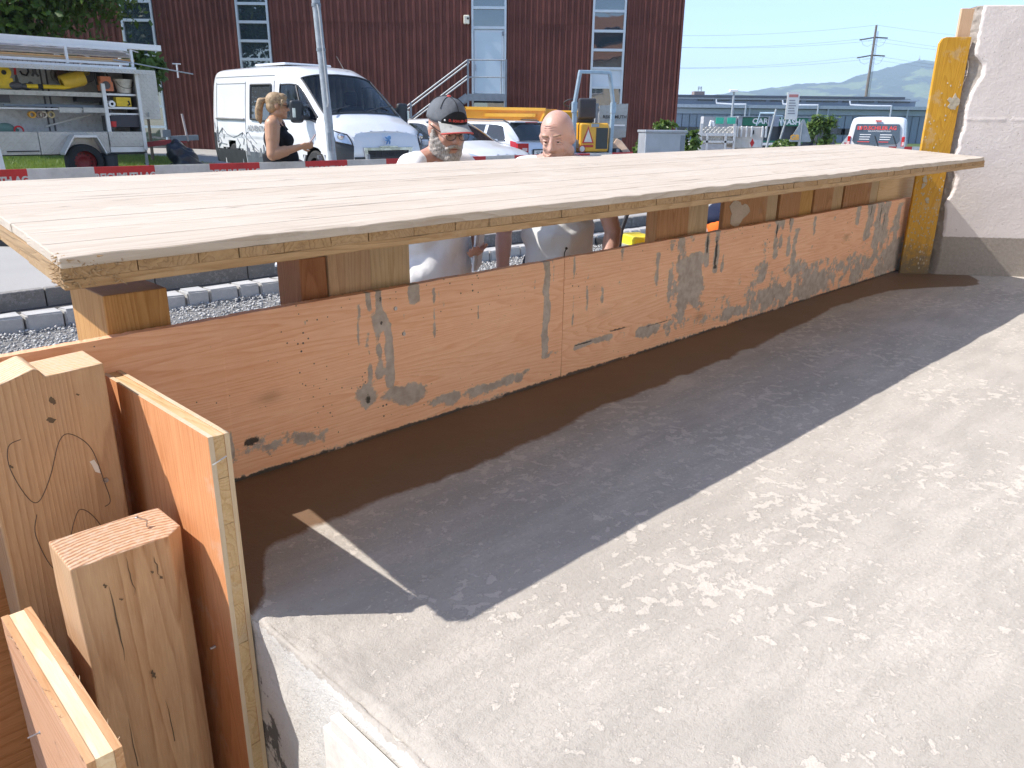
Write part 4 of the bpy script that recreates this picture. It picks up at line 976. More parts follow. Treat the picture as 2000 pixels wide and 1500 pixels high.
def wire(p, q, sag, lab):
    pts = [p.lerp(q, k/14)+Vector((0, 0, -sag*4*(k/14)*(1-k/14))) for k in range(15)]
    tag(MB().tube([x-p for x in pts], .02, 4).build('power_cable', M_WIRE, None, p), lab, 'cable', 'power cables on the pole')
for i, (x, z) in enumerate(arms):
    for j, sx in enumerate((-2.5, 2.2)):
        p = Vector((basex+x+sx, PYY, pg+z-.3)); lv = ('upper', 'lower')[i]
        wire(p, Vector((p.x-75, PYY-18, p.z-.6-2*i*.3)), 2.2, f'thin power cable running from the {lv} crossarm towards the clad hall')
        wire(p, Vector((p.x+70, PYY-20, p.z-4)), 2.2, f'thin power cable running from the {lv} crossarm towards the broken wall')
p = Vector((basex+lean, PYY, pg+H)); wire(p, p+Vector((-75, -18, -2)), 2., 'single earth wire from the pole top towards the clad hall'); wire(p, p+Vector((70, -20, -4)), 2., 'single earth wire from the pole top towards the broken wall')

# ------------------------------------------------------------------ mountain
MD = 3200.
ridge = [(1150, 232), (1300, 205), (1380, 188), (1440, 178), (1470, 177), (1517, 170), (1573, 163), (1643, 161), (1671, 150), (1702, 140), (1737, 131), (1769, 122), (1797, 117), (1828, 121), (1880, 135), (1960, 130), (2060, 150), (2200, 170), (2500, 190), (2900, 225)]
rx = np.array([at(a, b, MD).x for a, b in ridge]); rz_ = np.array([at(a, b, MD).z for a, b in ridge])
def mountain():
    xs = np.linspace(rx[0], rx[-1], 360); vs = np.concatenate([np.linspace(0, 1, 90), np.linspace(1.05, 1.5, 12)])
    X, V = np.meshgrid(xs, vs, indexing='ij'); R = np.interp(X, rx, rz_)
    Y = MD-1150+1150*V
    prof = np.where(V <= 1, np.clip(V, 0, 1)**1.25, 1-.5*(V-1)/.5)
    Z = -5+(R+5)*prof*(1-.0*V)
    nz = (vnoise(X/170, Y/120, 61, 5)-.5)*90*np.clip(V, 0, 1)*np.clip(1.0-V, 0, 1)*3+(vnoise(X/26, Y/26, 62, 3)-.5)*9*np.where(V > .93, 1., np.clip(V*3, 0, 1))
    Z = Z+nz*np.clip(R/120, .2, 1)
    n0, n1 = X.shape; P = np.stack([X, Y, Z], -1).reshape(-1, 3).tolist()
    fs = [(i*n1+j, (i+1)*n1+j, (i+1)*n1+j+1, i*n1+j+1) for i in range(n0-1) for j in range(n1-1)]
    me = bpy.data.meshes.new('mountain'); me.from_pydata(P, [], fs); me.update(); me.shade_smooth()
    m, nt, b, N_, L = nodes_of('mountain'); tc = N_('TexCoord')
    n1_ = N_('TexNoise', Scale=.007, Detail=7., Roughness=.62); L(tc.outputs['Object'], n1_.inputs['Vector'])
    n2_ = N_('TexNoise', Scale=.09, Detail=4.); L(tc.outputs['Object'], n2_.inputs['Vector'])
    forest = mixc(N_, L, n2_.outputs[0], (.018, .035, .015), (.04, .065, .025)); mead = mixc(N_, L, n2_.outputs[0], (.1, .15, .04), (.16, .2, .07))
    L(mixc(N_, L, ramp(N_, L, n1_.outputs[0], [(.5, 0.), (.54, 1.)]), forest, mead), b.inputs['Base Color']); b.inputs['Roughness'].default_value = 1
    tag(link('mountain', me, m), kind='structure')
    r = random.Random(9); j0 = 40
    for k in range(16):
        i = r.randrange(150, 250); j = r.randrange(25, 70); p = Vector(P[i*n1+j]); t_ = thing('farmhouse', 'tiny white farmhouse on the hazy mountain meadow', 'house', p, r.uniform(0, 3), 'farmhouses on the mountain')
        MB().box(-8, 8, -5, 5, -3, 7).build('wall', M_WHT, t_); MB().prism([(-6, 7), (6, 7), (0, 12)], lambda u, v, d: (d, u, v), -9, 9).build('roof', MATS['roof_tile'], t_)
    # mast on the summit
    i = int(np.argmin(abs(xs-at(1797, 118, MD).x))); p = Vector(P[i*n1+89])
    t_ = thing('summit_mast', 'small mast standing on the mountain top', 'mast', p); MB().cyl((0, 0, -2), (0, 0, 16), 1., .5, 6).build('mast', M_PW, t_); MB().cyl((0, 0, -2), (0, 0, 5), 4, 3, 6).build('base', M_PW, t_)
mountain()
# ------------------------------------------------------------------ vehicles
M_PAINT = mat('white_car_paint', (.68, .69, .7), .3, 0, var=0., coat=.7, rvar=0.)
M_SILV = mat('silver_white_paint', (.62, .65, .69), .28, .2, var=0., coat=.7, rvar=0.)
M_BLKP = mat('black_plastic_trim', (.025, .027, .03), .5, var=.1)
M_TYRE = mat('tyre_rubber', (.025, .025, .026), .85, var=.2, bump=.3)
M_RIM = mat('steel_rim', (.45, .46, .48), .35, .7)
M_CGL = glass('car_glass', (.015, .02, .024), 1.75)
M_CGT = glass('van_glass', (.02, .02, .02), 1.5, alpha=.8)
M_RED = mat('tail_red', (.5, .015, .02), .2, coat=.6, var=.05)
M_LAMP = mat('lamp_clear', (.55, .58, .62), .12, .5, coat=1.)
M_CHROME = mat('chrome_trim', (.7, .72, .74), .15, .9)
M_INT = mat('interior_dark', (.05, .052, .06), .8)
M_RUST = mat('red_rim', (.3, .03, .035), .5)
class Loft:
    def __init__(self, net):
        self.P = np.array(net, float); self.ni, self.nj = self.P.shape[:2]
    @staticmethod
    def _w(t, n):
        i = min(int(t), n-2); f = t-i; I = [max(i-1, 0), i, i+1, min(i+2, n-1)]
        c = .5*.7
        w_ = [-c*f+2*c*f*f-c*f**3, 1+(c-3)*f*f+(2-c)*f**3, c*f+(3-2*c)*f*f+(c-2)*f**3, -c*f*f+c*f**3]
        return I, w_
    def at(self, u, v, side=-1):
        I, wi = self._w(u, self.ni); J, wj = self._w(v, self.nj); p = np.zeros(3)
        for a, x in zip(I, wi):
            for b, y in zip(J, wj): p += x*y*self.P[a, b]
        if v >= self.nj-1: p[1] = 0
        return Vector((p[0], side*p[1], p[2]))
    def nrm(self, u, v, side):
        e = .02; u0 = min(max(u, e), self.ni-1-e); v0 = min(max(v, e), self.nj-1-e)
        a = self.at(u0+e, v0, side)-self.at(u0-e, v0, side); b = self.at(u0, v0+e, side)-self.at(u0, v0-e, side)
        n = a.cross(b); 
        if n.length == 0: return Vector((0, 0, 1))
        n.normalize(); return n if side < 0 else -n
    def body(self, holes, arches, sub=4):
        """returns {group: MB}; holes: set of (i, j) cells; arches: [(x, z, r)]"""
        out = MB()
        for side in (-1, 1):
            for i in range(self.ni-1):
                for j in range(self.nj-1):
                    if (i, j) in holes: continue
                    for a in range(sub):
                        for b in range(sub):
                            q = [self.at(i+(a+da)/sub, j+(b+db)/sub, side) for da, db in ((0, 0), (1, 0), (1, 1), (0, 1))]
                            c = sum(q, Vector())/4
                            if any(hypot(c.x-x, c.z-z) < r and abs(c.y) > .5 for x, z, r in arches): continue
                            out.add(q, [(0, 1, 2, 3)])
        for i in (0, self.ni-1):    # nose and tail
            r = [self.at(i, k/3, -1) for k in range(3*(self.nj-1)+1)]; l = [self.at(i, k/3, 1) for k in range(3*(self.nj-1)+1)]
            for k in range(len(r)-1): out.add([r[k], l[k], l[k+1], r[k+1]], [(0, 1, 2, 3)])
        return out
    def patch(self, u0, u1, v0, v1, off=.006, side=-1, n=6, m=5, skew=0.):
        V = []; 
        for a in range(n+1):
            for b in range(m+1):
                fu, fv = a/n, b/m; u = u0+(u1-u0)*fu+skew*(fv-.5); v = v0+(v1-v0)*fv
                V.append(self.at(u, v, side)+self.nrm(u, v, side)*-off*(1))
        F_ = [(a*(m+1)+b, (a+1)*(m+1)+b, (a+1)*(m+1)+b+1, a*(m+1)+b+1) for a in range(n) for b in range(m)]
        return V, F_
def wheel(parent, x, y, r, w_, rimm, side, name='wheel'):
    t = MB().lathe([(r*.62, -w_/2), (r*.9, -w_/2), (r*.99, -w_*.36), (r, 0), (r*.99, w_*.36), (r*.9, w_/2), (r*.62, w_/2)], n=28, M=Matrix.Rotation(radians(90), 3, 'X'))
    o = t.build(name, M_TYRE, parent, (x, y, r), smooth=35)
    d = MB(); R_ = Matrix.Rotation(radians(90)*side, 3, 'X')   # rim faces outwards
    d.lathe([(r*.64, .0), (r*.64, w_*.42), (r*.58, w_*.46), (r*.55, w_*.36), (r*.3, w_*.30), (r*.16, w_*.42), (0, w_*.44)], n=28, M=R_)
    rim = d.build('rim', rimm, o, smooth=35)
    h = MB()
    for k in range(14):
        a = 2*pi*k/14; h.cyl(R_ @ Vector((r*.46*cos(a), r*.46*sin(a), w_*.3)), R_ @ Vector((r*.46*cos(a), r*.46*sin(a), w_*.355)), r*.045, n=6)
    h.build('rim_hole', M_BLKP, rim); MB().lathe([(r*.12, w_*.42), (r*.1, w_*.5), (0, w_*.5)], n=12, M=R_).build('hub', M_GALV, rim)
    return o
def arch_lips(parent, arches, hw, m):
    for x, z, r in arches:
        for s in (-1, 1):
            MB().tube([(x+r*cos(a*pi/14), s*(hw-.0), z+r*sin(a*pi/14)) for a in range(-1, 16)], .022, 6).build('arch_lip', m, parent, smooth=60)
            b_ = MB(); n = 14
            V = [(x+r*cos(k*pi/n), s*y, z+r*sin(k*pi/n)) for k in range(n+1) for y in (hw, hw-.45)]
            b_.add(V, [(2*k, 2*k+1, 2*k+3, 2*k+2) for k in range(n)]); b_.box(x-r, x+r, min(s*(hw-.47), s*(hw-.45)), max(s*(hw-.47), s*(hw-.45)), .2, z+r)
            b_.build('arch_liner', M_BLKP, parent)
def pane(L_, cells, name, m, parent, sides=(-1, 1), sub=5, off=.0):
    for sd in sides:
        b_ = MB()
        for u0, u1, v0, v1 in cells: b_.add(*L_.patch(u0, u1, v0, v1, off, sd, sub, sub))
        b_.build(name, m, parent, smooth=180)

VAN = [
 [(-.05, .72, .26), (.0, .76, .46), (.0, .74, .74), (-.05, .7, .95), (-.09, .62, 1.02), (-.1, .5, 1.04), (-.09, .3, 1.06), (-.08, 0, 1.07)],
 [(-.32, .95, .26), (-.30, .99, .48), (-.28, .98, .8), (-.29, .93, 1.03), (-.33, .86, 1.12), (-.35, .7, 1.17), (-.34, .4, 1.2), (-.33, 0, 1.21)],
 [(-.98, 1.0, .28), (-.95, 1.02, .55), (-.9, 1.02, .9), (-.86, .99, 1.2), (-.84, .94, 1.28), (-.80, .82, 1.33), (-.72, .45, 1.37), (-.7, 0, 1.38)],
 [(-1.2, 1.0, .28), (-1.2, 1.02, .55), (-1.18, 1.025, .9), (-1.16, 1.0, 1.24), (-1.62, .87, 1.84), (-1.70, .77, 1.98), (-1.66, .45, 2.05), (-1.64, 0, 2.07)],
 [(-2.28, 1.0, .28), (-2.28, 1.025, .55), (-2.28, 1.03, .9), (-2.28, 1.01, 1.24), (-2.24, .93, 1.88), (-2.2, .86, 2.1), (-2.1, .6, 2.19), (-2.05, 0, 2.21)],
 [(-2.42, 1.0, .28), (-2.42, 1.025, .55), (-2.42, 1.03, .9), (-2.42, 1.01, 1.24), (-2.42, .94, 1.88), (-2.42, .88, 2.13), (-2.42, .65, 2.22), (-2.42, 0, 2.25)],
 [(-3.65, 1.0, .28), (-3.65, 1.025, .55), (-3.65, 1.03, .9), (-3.65, 1.01, 1.3), (-3.65, .95, 1.88), (-3.65, .9, 2.14), (-3.65, .7, 2.23), (-3.65, 0, 2.25)],
 [(-5.1, 1.0, .28), (-5.1, 1.025, .55), (-5.1, 1.03, .9), (-5.1, 1.01, 1.3), (-5.1, .95, 1.88), (-5.1, .89, 2.13), (-5.1, .7, 2.21), (-5.1, 0, 2.23)],
 [(-5.36, .97, .28), (-5.37, 1., .55), (-5.37, 1., .9), (-5.36, .98, 1.3), (-5.33, .92, 1.88), (-5.3, .85, 2.08), (-5.28, .65, 2.16), (-5.28, 0, 2.18)],
 [(-5.4, .9, .28), (-5.42, .92, .55), (-5.42, .92, .9), (-5.41, .9, 1.3), (-5.38, .85, 1.86), (-5.35, .8, 2.03), (-5.33, .6, 2.1), (-5.33, 0, 2.12)]]
def camper():
    h = radians(-46.5); X, Y = -2.38, 15.05; f_ = Vector((cos(h), sin(h), 0)); zf = gz(X, Y); bk = Vector((X, Y, 0))-f_*5.0; zb = gz(bk.x, bk.y)
    zf = -.235; zb = -.16
    t = thing('camper_van', 'white panel camper van with mountain drawing on its side, parked by the hall', 'van', (X, Y, zf), rot=(0, math.asin((zb-zf)/5.4), h))
    L_ = Loft(VAN); wh = {(2, 5), (2, 6), (2, 3), (3, 3)}; ar = [(-.95, .36, .43), (-4.4, .36, .43)]
    holes = wh | {(0, 0), (0, 1)}
    L_.body(holes, ar, 5).build('body', M_PAINT, t, smooth=38)
    b_ = MB()
    for s in (-1, 1):
        for v0, v1 in ((0, 1), (1, 2)): b_.add(*L_.patch(0, 1, v0, v1, 0, s, 6, 4))
        b_.add(*L_.patch(.0, .98, 1.95, 2.35, .004, s, 6, 3))
    b_.box(-.06, .025, -.74, .74, .24, .62).build('bumper', M_BLKP, t, smooth=40)
    pane(L_, [(2, 3, 5, 7)], 'windscreen', M_CGT, t, sub=6)
    pane(L_, [(2, 3, 3, 4), (3, 4, 3, 4)], 'door_window', M_CGT, t)
    for s in (-1, 1):   # black surrounds of door glass
        fr = MB()
        for seg in ([(2.02, 3.02), (3, 3.02), (3.97, 3.02)], [(3.97, 3.02), (3.97, 3.97), (3.05, 3.97), (2.05, 3.9)]):
            pts = []
            for (u0, v0), (u1, v1) in zip(seg, seg[1:]):
                for k in range(7): pts.append(L_.at(u0+(u1-u0)*k/6, v0+(v1-v0)*k/6, s)-L_.nrm(u0+(u1-u0)*k/6, v0+(v1-v0)*k/6, s)*.004)
            fr.tube(pts, .016, 5)
        fr.tube([L_.at(3.18, 3+k/6, s) for k in range(7)], .018, 5); fr.build('window_frame', M_BLKP, t)
    ws = MB()
    for s in (-1, 1): ws.tube([L_.at(2+k/8, 5.0, s) for k in range(9)], .02, 5)
    ws.tube([L_.at(2.0, 5+k/4, -1) for k in range(9)]+[L_.at(2.0, 7-k/4, 1) for k in range(9)], .025, 5); ws.tube([L_.at(3., 5+k/4, -1) for k in range(9)]+[L_.at(3., 7-k/4, 1) for k in range(9)], .02, 5)
    ws.build('windscreen_seal', M_BLKP, t)
    for y0, y1 in ((-.75, -.05), (.05, .75)):
        MB().tube([(-.72, y0, 1.40), (-.85, (y0+y1)/2, 1.47), (-.93, y1, 1.52)], .012, 5).build('wiper', M_BLKP, t)
    arch_lips(t, ar, 1.0, M_PAINT)
    for x in (-.95, -4.4):
        for s in (-1, 1): wheel(t, x, s*.9, .35, .22, M_RIM, s)
    # front: grille, chrome, lamps, badge
    MB().box(.0, .018, -.46, .46, .5, .74).build('grille', mat('grille_black', (.012, .012, .014), .6, bump=1., bscale=60.), t)
    g = MB()
    for k in range(7): g.box(.016, .026, -.44+k*.14, -.43+k*.14, .5, .74)
    for k in range(4): g.box(.016, .025, -.45, .45, .52+k*.06, .528+k*.06)
    g.build('grille_bar', M_BLKP, t)
    MB().prism([(-.55, .79), (.55, .79), (.5, .46), (.44, .46), (.46, .73), (-.46, .73), (-.44, .46), (-.5, .46)], lambda u, v, d: (d, u, v), .0, .03).build('grille_surround', M_CHROME, t, bevel=.004)
    MB().box(-.0, .03, -.2, .2, .775, .81).build('grille_bar', M_CHROME, t)
    for s in (-1, 1):
        hl = MB(); hl.add(*L_.patch(.28, 1.12, 2.35, 3.2, .01, s, 8, 5, skew=.35)); o = hl.build('headlight', M_LAMP, t, smooth=180)
        fr = MB(); V, _ = L_.patch(.28, 1.12, 2.35, 3.2, .012, s, 8, 5, skew=.35)
        rim = [V[a*6] for a in range(9)]+[V[48+b] for b in range(6)]+[V[a*6+5] for a in range(8, -1, -1)]+[V[5-b] for b in range(6)]; fr.tube(rim, .012, 5); fr.build('lamp_rim', M_BLKP, o)
        MB().ell(L_.at(.7, 2.8, s), (.07, .07, .06), 10, 7).build('reflector', M_CHROME, o)
    lion = MB(); pc_ = lambda P: lion.prism(P, lambda u, v, d: (d, u, v+.92), -.045, -.018)
    pc_([(-.03, .05), (.01, .075), (.04, .06), (.045, .02), (.02, -.0), (.035, -.04), (.02, -.08), (.005, -.08), (.01, -.04), (-.01, -.01), (-.035, .02)])
    pc_([(-.03, .03), (-.075, .055), (-.07, .03), (-.04, .01)]); pc_([(-.02, .0), (-.07, .0), (-.07, -.02), (-.02, -.02)]); pc_([(-.01, -.02), (-.04, -.08), (-.055, -.08), (-.03, -.02)])
    lion.build('badge', mat('badge_blue', (.12, .25, .5), .2, .5), t, (.06, 0, .0))
    # side: window, seams, rail, handle, mirrors
    sp = lambda u, v, s=-1, off=.004: L_.at(u, v, s)-L_.nrm(u, v, s)*off
    ux = lambda x: 5+(-2.42-x)/1.23 if x > -3.65 else 6+(-3.65-x)/1.45
    def seam(pts, r=.006, m=mat('seam', (.2, .21, .22), .7)): MB().tube(pts, r, 4).build('panel_seam', m, t)
    vz = lambda z: 3+(z-1.28)/.6 if z > 1.28 else 2+(z-.9)/.38 if z > .9 else 1+(z-.55)/.35
    for x in (-2.5, -3.72, -5.12): seam([sp(ux(x), vz(z)) for z in np.linspace(.5, 2., 10)])
    seam([sp(ux(x), 4.55) for x in np.linspace(-2.5, -5.3, 12)]); seam([sp(ux(x), 4.1) for x in np.linspace(-3.72, -5.12, 8)]); seam([sp(3.98, vz(z)) for z in np.linspace(.45, 1.9, 10)])
    MB().tube([sp(ux(x), vz(1.18), -1, .012) for x in np.linspace(-3.78, -5.1, 10)], .028, 6).build('door_rail', mat('rail_grey', (.3, .3, .31), .4, .5), t)
    sw = MB(); sw.add(*L_.patch(ux(-2.66), ux(-3.42), vz(1.2), vz(1.86), .012, -1, 8, 6)); w_ = sw.build('side_window', glass('camper_pane', (.05, .055, .06), 1.7), t, smooth=180)
    V, _ = L_.patch(ux(-2.66), ux(-3.42), vz(1.2), vz(1.86), .016, -1, 8, 6)
    rim = [V[a*7] for a in range(9)]+[V[56+b] for b in range(7)]+[V[a*7+6] for a in range(8, -1, -1)]+[V[6-b] for b in range(7)]; MB().tube(rim, .024, 5).build('window_frame', M_BLKP, w_)
    MB().box(-2.2, -2.05, -1.055, -1.03, .98, 1.14).build('door_handle', M_BLKP, t, bevel=.02)
    for s in (-1, 1):
        mr = MB().box(-1.25, -1.13, min(s*1.06, s*1.32), max(s*1.06, s*1.32), 1.18, 1.58).build('mirror', M_BLKP, t, bevel=.06, seg=3)
        MB().bar((-1.14, s*.98, 1.26), (-1.18, s*1.12, 1.3), .1, .07).bar((-1.2, s*.98, 1.46), (-1.2, s*1.12, 1.46), .06, .05).build('mirror_arm', M_BLKP, mr)
        MB().box(-1.12, -1.1, min(s*1.26, s*1.31), max(s*1.26, s*1.31), 1.28, 1.44).build('indicator', M_LAMP, mr)
    MB().box(-3.9, -2.6, -.62, .45, 2.255, 2.3).build('roof_vent', M_PAINT, t, bevel=.02)
    MB().cyl((-1.9, .3, 2.2), (-2.15, .3, 2.45), .008, .004, 6).build('antenna', M_BLKP, t)
    rc = MB(); rc.add(*L_.patch(7.2, 9, 0.0, 2., .008, -1, 6, 5)); rc.add(*L_.patch(ux(-3.85), 7.2, 0., 1.1, .008, -1, 6, 3)).build('rear_cladding', M_BLKP, t, smooth=180)
    MB().add(*L_.patch(4.2, ux(-3.8), 0., 1.05, .01, -1, 8, 3)).build('sill_cladding', mat('sill_grey', (.1, .12, .14), .5), t, smooth=180)
    MB().add(*L_.patch(8.2, 9, 2.2, 3.2, .01, -1, 4, 4)).build('tail_light', M_RED, t, smooth=180)
    # printed drawing: mountain outlines, firs, deer, wording
    M_INK = mat('grey_print', (.22, .23, .25), .5)
    def ink(P, r=.009): 
        return [sp(ux(x), vz(z), -1, .006) for x, z in P], r
    dr = MB()
    for P in ([(-5.2, .7), (-5.05, .85), (-4.75, 1.02), (-4.55, .88), (-4.3, .82), (-4.1, .86), (-3.9, .95), (-3.7, .82), (-3.45, .72), (-3.2, .6)],
              [(-4.75, 1.02), (-4.8, .9), (-4.68, .86), (-4.72, .78)], [(-3.9, .95), (-3.95, .85), (-3.85, .8), (-3.9, .7)], [(-3.72, .92), (-3.6, .97), (-3.45, .84), (-3.25, .74)], [(-4.95, .8), (-4.85, .72), (-5.1, .62)],
              [(-4.15, .8), (-4.05, .7), (-4.12, .62)], [(-3.5, .78), (-3.42, .66), (-3.3, .58)], [(-5.2, .66), (-4.9, .7), (-4.6, .68)]):
        pts, r = ink(P); dr.tube(pts, r, 4)
    for x, z, hh in ((-3.72, .46, .24), (-3.62, .46, .18), (-3.0, .45, .26), (-3.12, .45, .2), (-2.9, .45, .22), (-5.1, .72, .3), (-5.2, .72, .22)):
        for k in range(5): 
            pts, r = ink([(x-.075*(1-k/5), z+hh*k/5), (x, z+hh*(k+1.2)/5), (x+.075*(1-k/5), z+hh*k/5)], .012); dr.tube(pts, r, 4)
        pts, r = ink([(x, z), (x, z+hh)], .016); dr.tube(pts, r, 4)
    for P in ([(-3.36, .45), (-3.35, .56), (-3.28, .58), (-3.27, .45)], [(-3.36, .57), (-3.4, .64), (-3.43, .62)], [(-3.4, .64), (-3.37, .7)], [(-3.4, .64), (-3.44, .7)]): pts, r = ink(P, .012); dr.tube(pts, r, 4)
    dr.build('side_print', M_INK, t)
    bnd = MB(); bnd.add(*L_.patch(ux(-2.6), ux(-5.2), vz(.82), vz(.87), .004, -1, 10, 2)); bnd.build('grey_band', mat('band_grey', (.5, .52, .54), .5), t)
    text('side_wording', 'ADVENTURE', .15, M_INK, t, (-3.1, -1.046, 1.03), (pi/2, 0, 0), sx=1.15, bold=.004)
    # cabin
    for y in (-.5, .5):
        st_ = MB().box(-1.95, -1.45, y-.26, y+.26, .75, .95).box(-2.05, -1.9, y-.26, y+.26, .9, 1.5).box(-2.06, -1.95, y-.14, y+.14, 1.52, 1.78).build('seat', M_INT, t, bevel=.05, seg=2)
    MB().box(-1.25, -.78, -.9, .9, .9, 1.28).build('dashboard', M_INT, t, bevel=.05)
    MB().lathe([(.2+.018*cos(a*pi/4), .018*sin(a*pi/4)) for a in range(9)], (-1.38, .5, 1.3), 20, Matrix.Rotation(radians(-55), 3, 'Y')).build('steering_wheel', M_INT, t)
    cu = MB(); V = []; n = 40
    for k in range(n+1):
        y = -.9+1.8*k/n; x = -2.3+.04*sin(k*1.7); V += [(x, y, .7), (x, y*.9, 2.05)]
    cu.add(V, [(2*k, 2*k+2, 2*k+3, 2*k+1) for k in range(n)]).build('curtain', mat('curtain', (.5, .48, .42), .9), t)
    MB().box(-5.2, -.3, -.85, .85, .3, .42).build('floor_pan', M_BLKP, t)
camper()

CAR = [
 [(-.03, .6, .24), (0, .64, .42), (-.0, .62, .6), (-.06, .6, .7), (-.1, .54, .74), (-.11, .44, .755), (-.1, .25, .77), (-.1, 0, .78)],
 [(-.34, .86, .24), (-.3, .89, .44), (-.29, .88, .67), (-.34, .81, .8), (-.38, .72, .85), (-.38, .6, .87), (-.36, .3, .9), (-.36, 0, .91)],
 [(-1.2, .88, .24), (-1.15, .9, .45), (-1.15, .9, .7), (-1.15, .86, .91), (-1.15, .8, .965), (-1.1, .68, 1.0), (-.98, .38, 1.03), (-.95, 0, 1.04)],
 [(-1.5, .88, .24), (-1.5, .9, .45), (-1.5, .9, .7), (-1.46, .87, .93), (-1.95, .68, 1.33), (-2.04, .59, 1.4), (-1.98, .36, 1.435), (-1.95, 0, 1.445)],
 [(-2.5, .88, .24), (-2.5, .9, .45), (-2.5, .9, .7), (-2.5, .88, .94), (-2.48, .69, 1.37), (-2.48, .6, 1.43), (-2.46, .38, 1.46), (-2.45, 0, 1.47)],
 [(-2.6, .88, .24), (-2.6, .9, .45), (-2.6, .9, .7), (-2.6, .88, .94), (-2.58, .69, 1.37), (-2.58, .6, 1.43), (-2.58, .38, 1.46), (-2.58, 0, 1.47)],
 [(-3.5, .88, .24), (-3.5, .9, .45), (-3.5, .9, .72), (-3.5, .88, .96), (-3.45, .68, 1.36), (-3.45, .6, 1.42), (-3.45, .38, 1.45), (-3.45, 0, 1.46)],
 [(-3.6, .88, .24), (-3.6, .9, .45), (-3.6, .9, .72), (-3.6, .88, .97), (-3.55, .68, 1.36), (-3.55, .6, 1.42), (-3.55, .38, 1.45), (-3.55, 0, 1.46)],
 [(-4.35, .86, .26), (-4.35, .88, .45), (-4.35, .88, .74), (-4.3, .85, 1.0), (-4.02, .66, 1.31), (-4.1, .58, 1.38), (-4.22, .36, 1.41), (-4.25, 0, 1.42)],
 [(-4.6, .78, .28), (-4.64, .8, .46), (-4.64, .79, .75), (-4.58, .77, .96), (-4.52, .73, .99), (-4.55, .62, 1.0), (-4.58, .38, 1.01), (-4.6, 0, 1.01)]]
def car(label, x, y, h, paint, tail=True, rails=True, group=None, z=None):
    t = thing('parked_car', label, 'car', (x, y, gz(x, y) if z is None else z), h)
    L_ = Loft(CAR); holes = {(2, 5), (2, 6), (2, 3), (3, 3), (5, 3), (7, 3), (8, 5), (8, 6)}; ar = [(-.85, .32, .36), (-3.55, .32, .36)]
    L_.body(holes, ar, 4).build('body', paint, t, smooth=38)
    pane(L_, [(2, 3, 5, 7)], 'windscreen', M_CGL, t, sub=6); pane(L_, [(8, 9, 5, 7)], 'rear_window', M_CGL, t, sub=6)
    pane(L_, [(2, 3, 3, 4), (3, 4, 3, 4)], 'door_window', M_CGL, t); pane(L_, [(5, 6, 3, 4)], 'door_window', M_CGL, t); pane(L_, [(7, 8, 3, 4)], 'quarter_window', M_CGL, t)
    ch = MB()
    for s in (-1, 1):
        ch.tube([L_.at(u, 3.0, s) for u in np.linspace(2.1, 8, 30)], .012, 4); ch.tube([L_.at(u, 4.0, s) for u in np.linspace(2.3, 8, 30)], .01, 4)
    ch.build('window_trim', M_CHROME, t)
    arch_lips(t, ar, .88, paint)
    for wx in (-.85, -3.55):
        for s in (-1, 1): wheel(t, wx, s*.78, .315, .2, M_RIM, s)
    if rails:
        for s in (-1, 1): MB().tube([L_.at(u, 5.15, s)+Vector((0, 0, .05 if 3.3 < u < 7.8 else 0)) for u in np.linspace(3.1, 8, 14)], .016, 6).build('roof_rail', M_BLKP, t)
    for s in (-1, 1):
        MB().add(*L_.patch(.35, 1.2, 2.2, 3.1, .01, s, 8, 4, skew=.2)).build('headlight', M_LAMP, t, smooth=180)
        tl = MB().add(*L_.patch(8.35, 9, 1.6, 3.1, .012, s, 6, 4)).box(-4.66, -4.6, min(s*.45, s*.8), max(s*.45, s*.8), .7, .95).build('tail_light', M_RED, t, smooth=40)
        MB().box(-4.668, -4.66, min(s*.5, s*.66), max(s*.5, s*.66), .78, .85).build('reflector', mat('clear_red', (.8, .55, .52), .2, coat=.5), tl)
        MB().box(-1.62, -1.5, min(s*.9, s*1.06), max(s*.9, s*1.06), .92, 1.05).build('mirror', paint, t, bevel=.03)
    MB().box(-.02, .01, -.5, .5, .5, .64).build('grille', M_BLKP, t); MB().box(-.06, .02, -.7, .7, .24, .4).build('bumper', paint, t, bevel=.03)
    MB().box(-4.3, -4.05, -.55, .55, 1.40, 1.435).build('spoiler', paint, t, bevel=.015); MB().box(-4.31, -4.29, -.2, .2, 1.405, 1.425).build('brake_light', M_RED, t)
    MB().box(-4.7, -4.6, -.78, .78, .28, .55).build('rear_bumper', paint, t, bevel=.04)
    pl_ = MB().box(-4.672, -4.66, -.27, .27, .66, .79).build('number_plate', mat('plate_white', (.78, .77, .73), .5), t)
    MB().box(-4.664, -4.655, -.3, .3, .63, .82).build('plate_frame', M_BLKP, pl_)
    if tail: text('plate_number', 'SZ 99421', .1, M_BLKP, pl_, (-4.674, 0, .725), (pi/2, 0, -pi/2), bold=.002)
    MB().box(-4.4, -.3, -.75, .75, .2, .3).build('floor_pan', M_BLKP, t); MB().box(-3.4, -1.2, -.7, .7, .3, .9).build('cabin', M_INT, t)
    MB().tube([(-4.56, -.3, 1.06), (-4.45, .1, 1.15)], .012, 5).build('wiper', M_BLKP, t)
    return t
car('white hatchback with dark windscreen parked between the camper van and silver estate', -.2+.12, 16.35, radians(-46), M_PAINT, tail=False, rails=False, z=-.39)
car('silver white estate car with red tail lamps, rear towards the barrier', .6-4.6*.70-.0, 19.1+4.6*.71, radians(134.5), M_SILV, z=-.39)

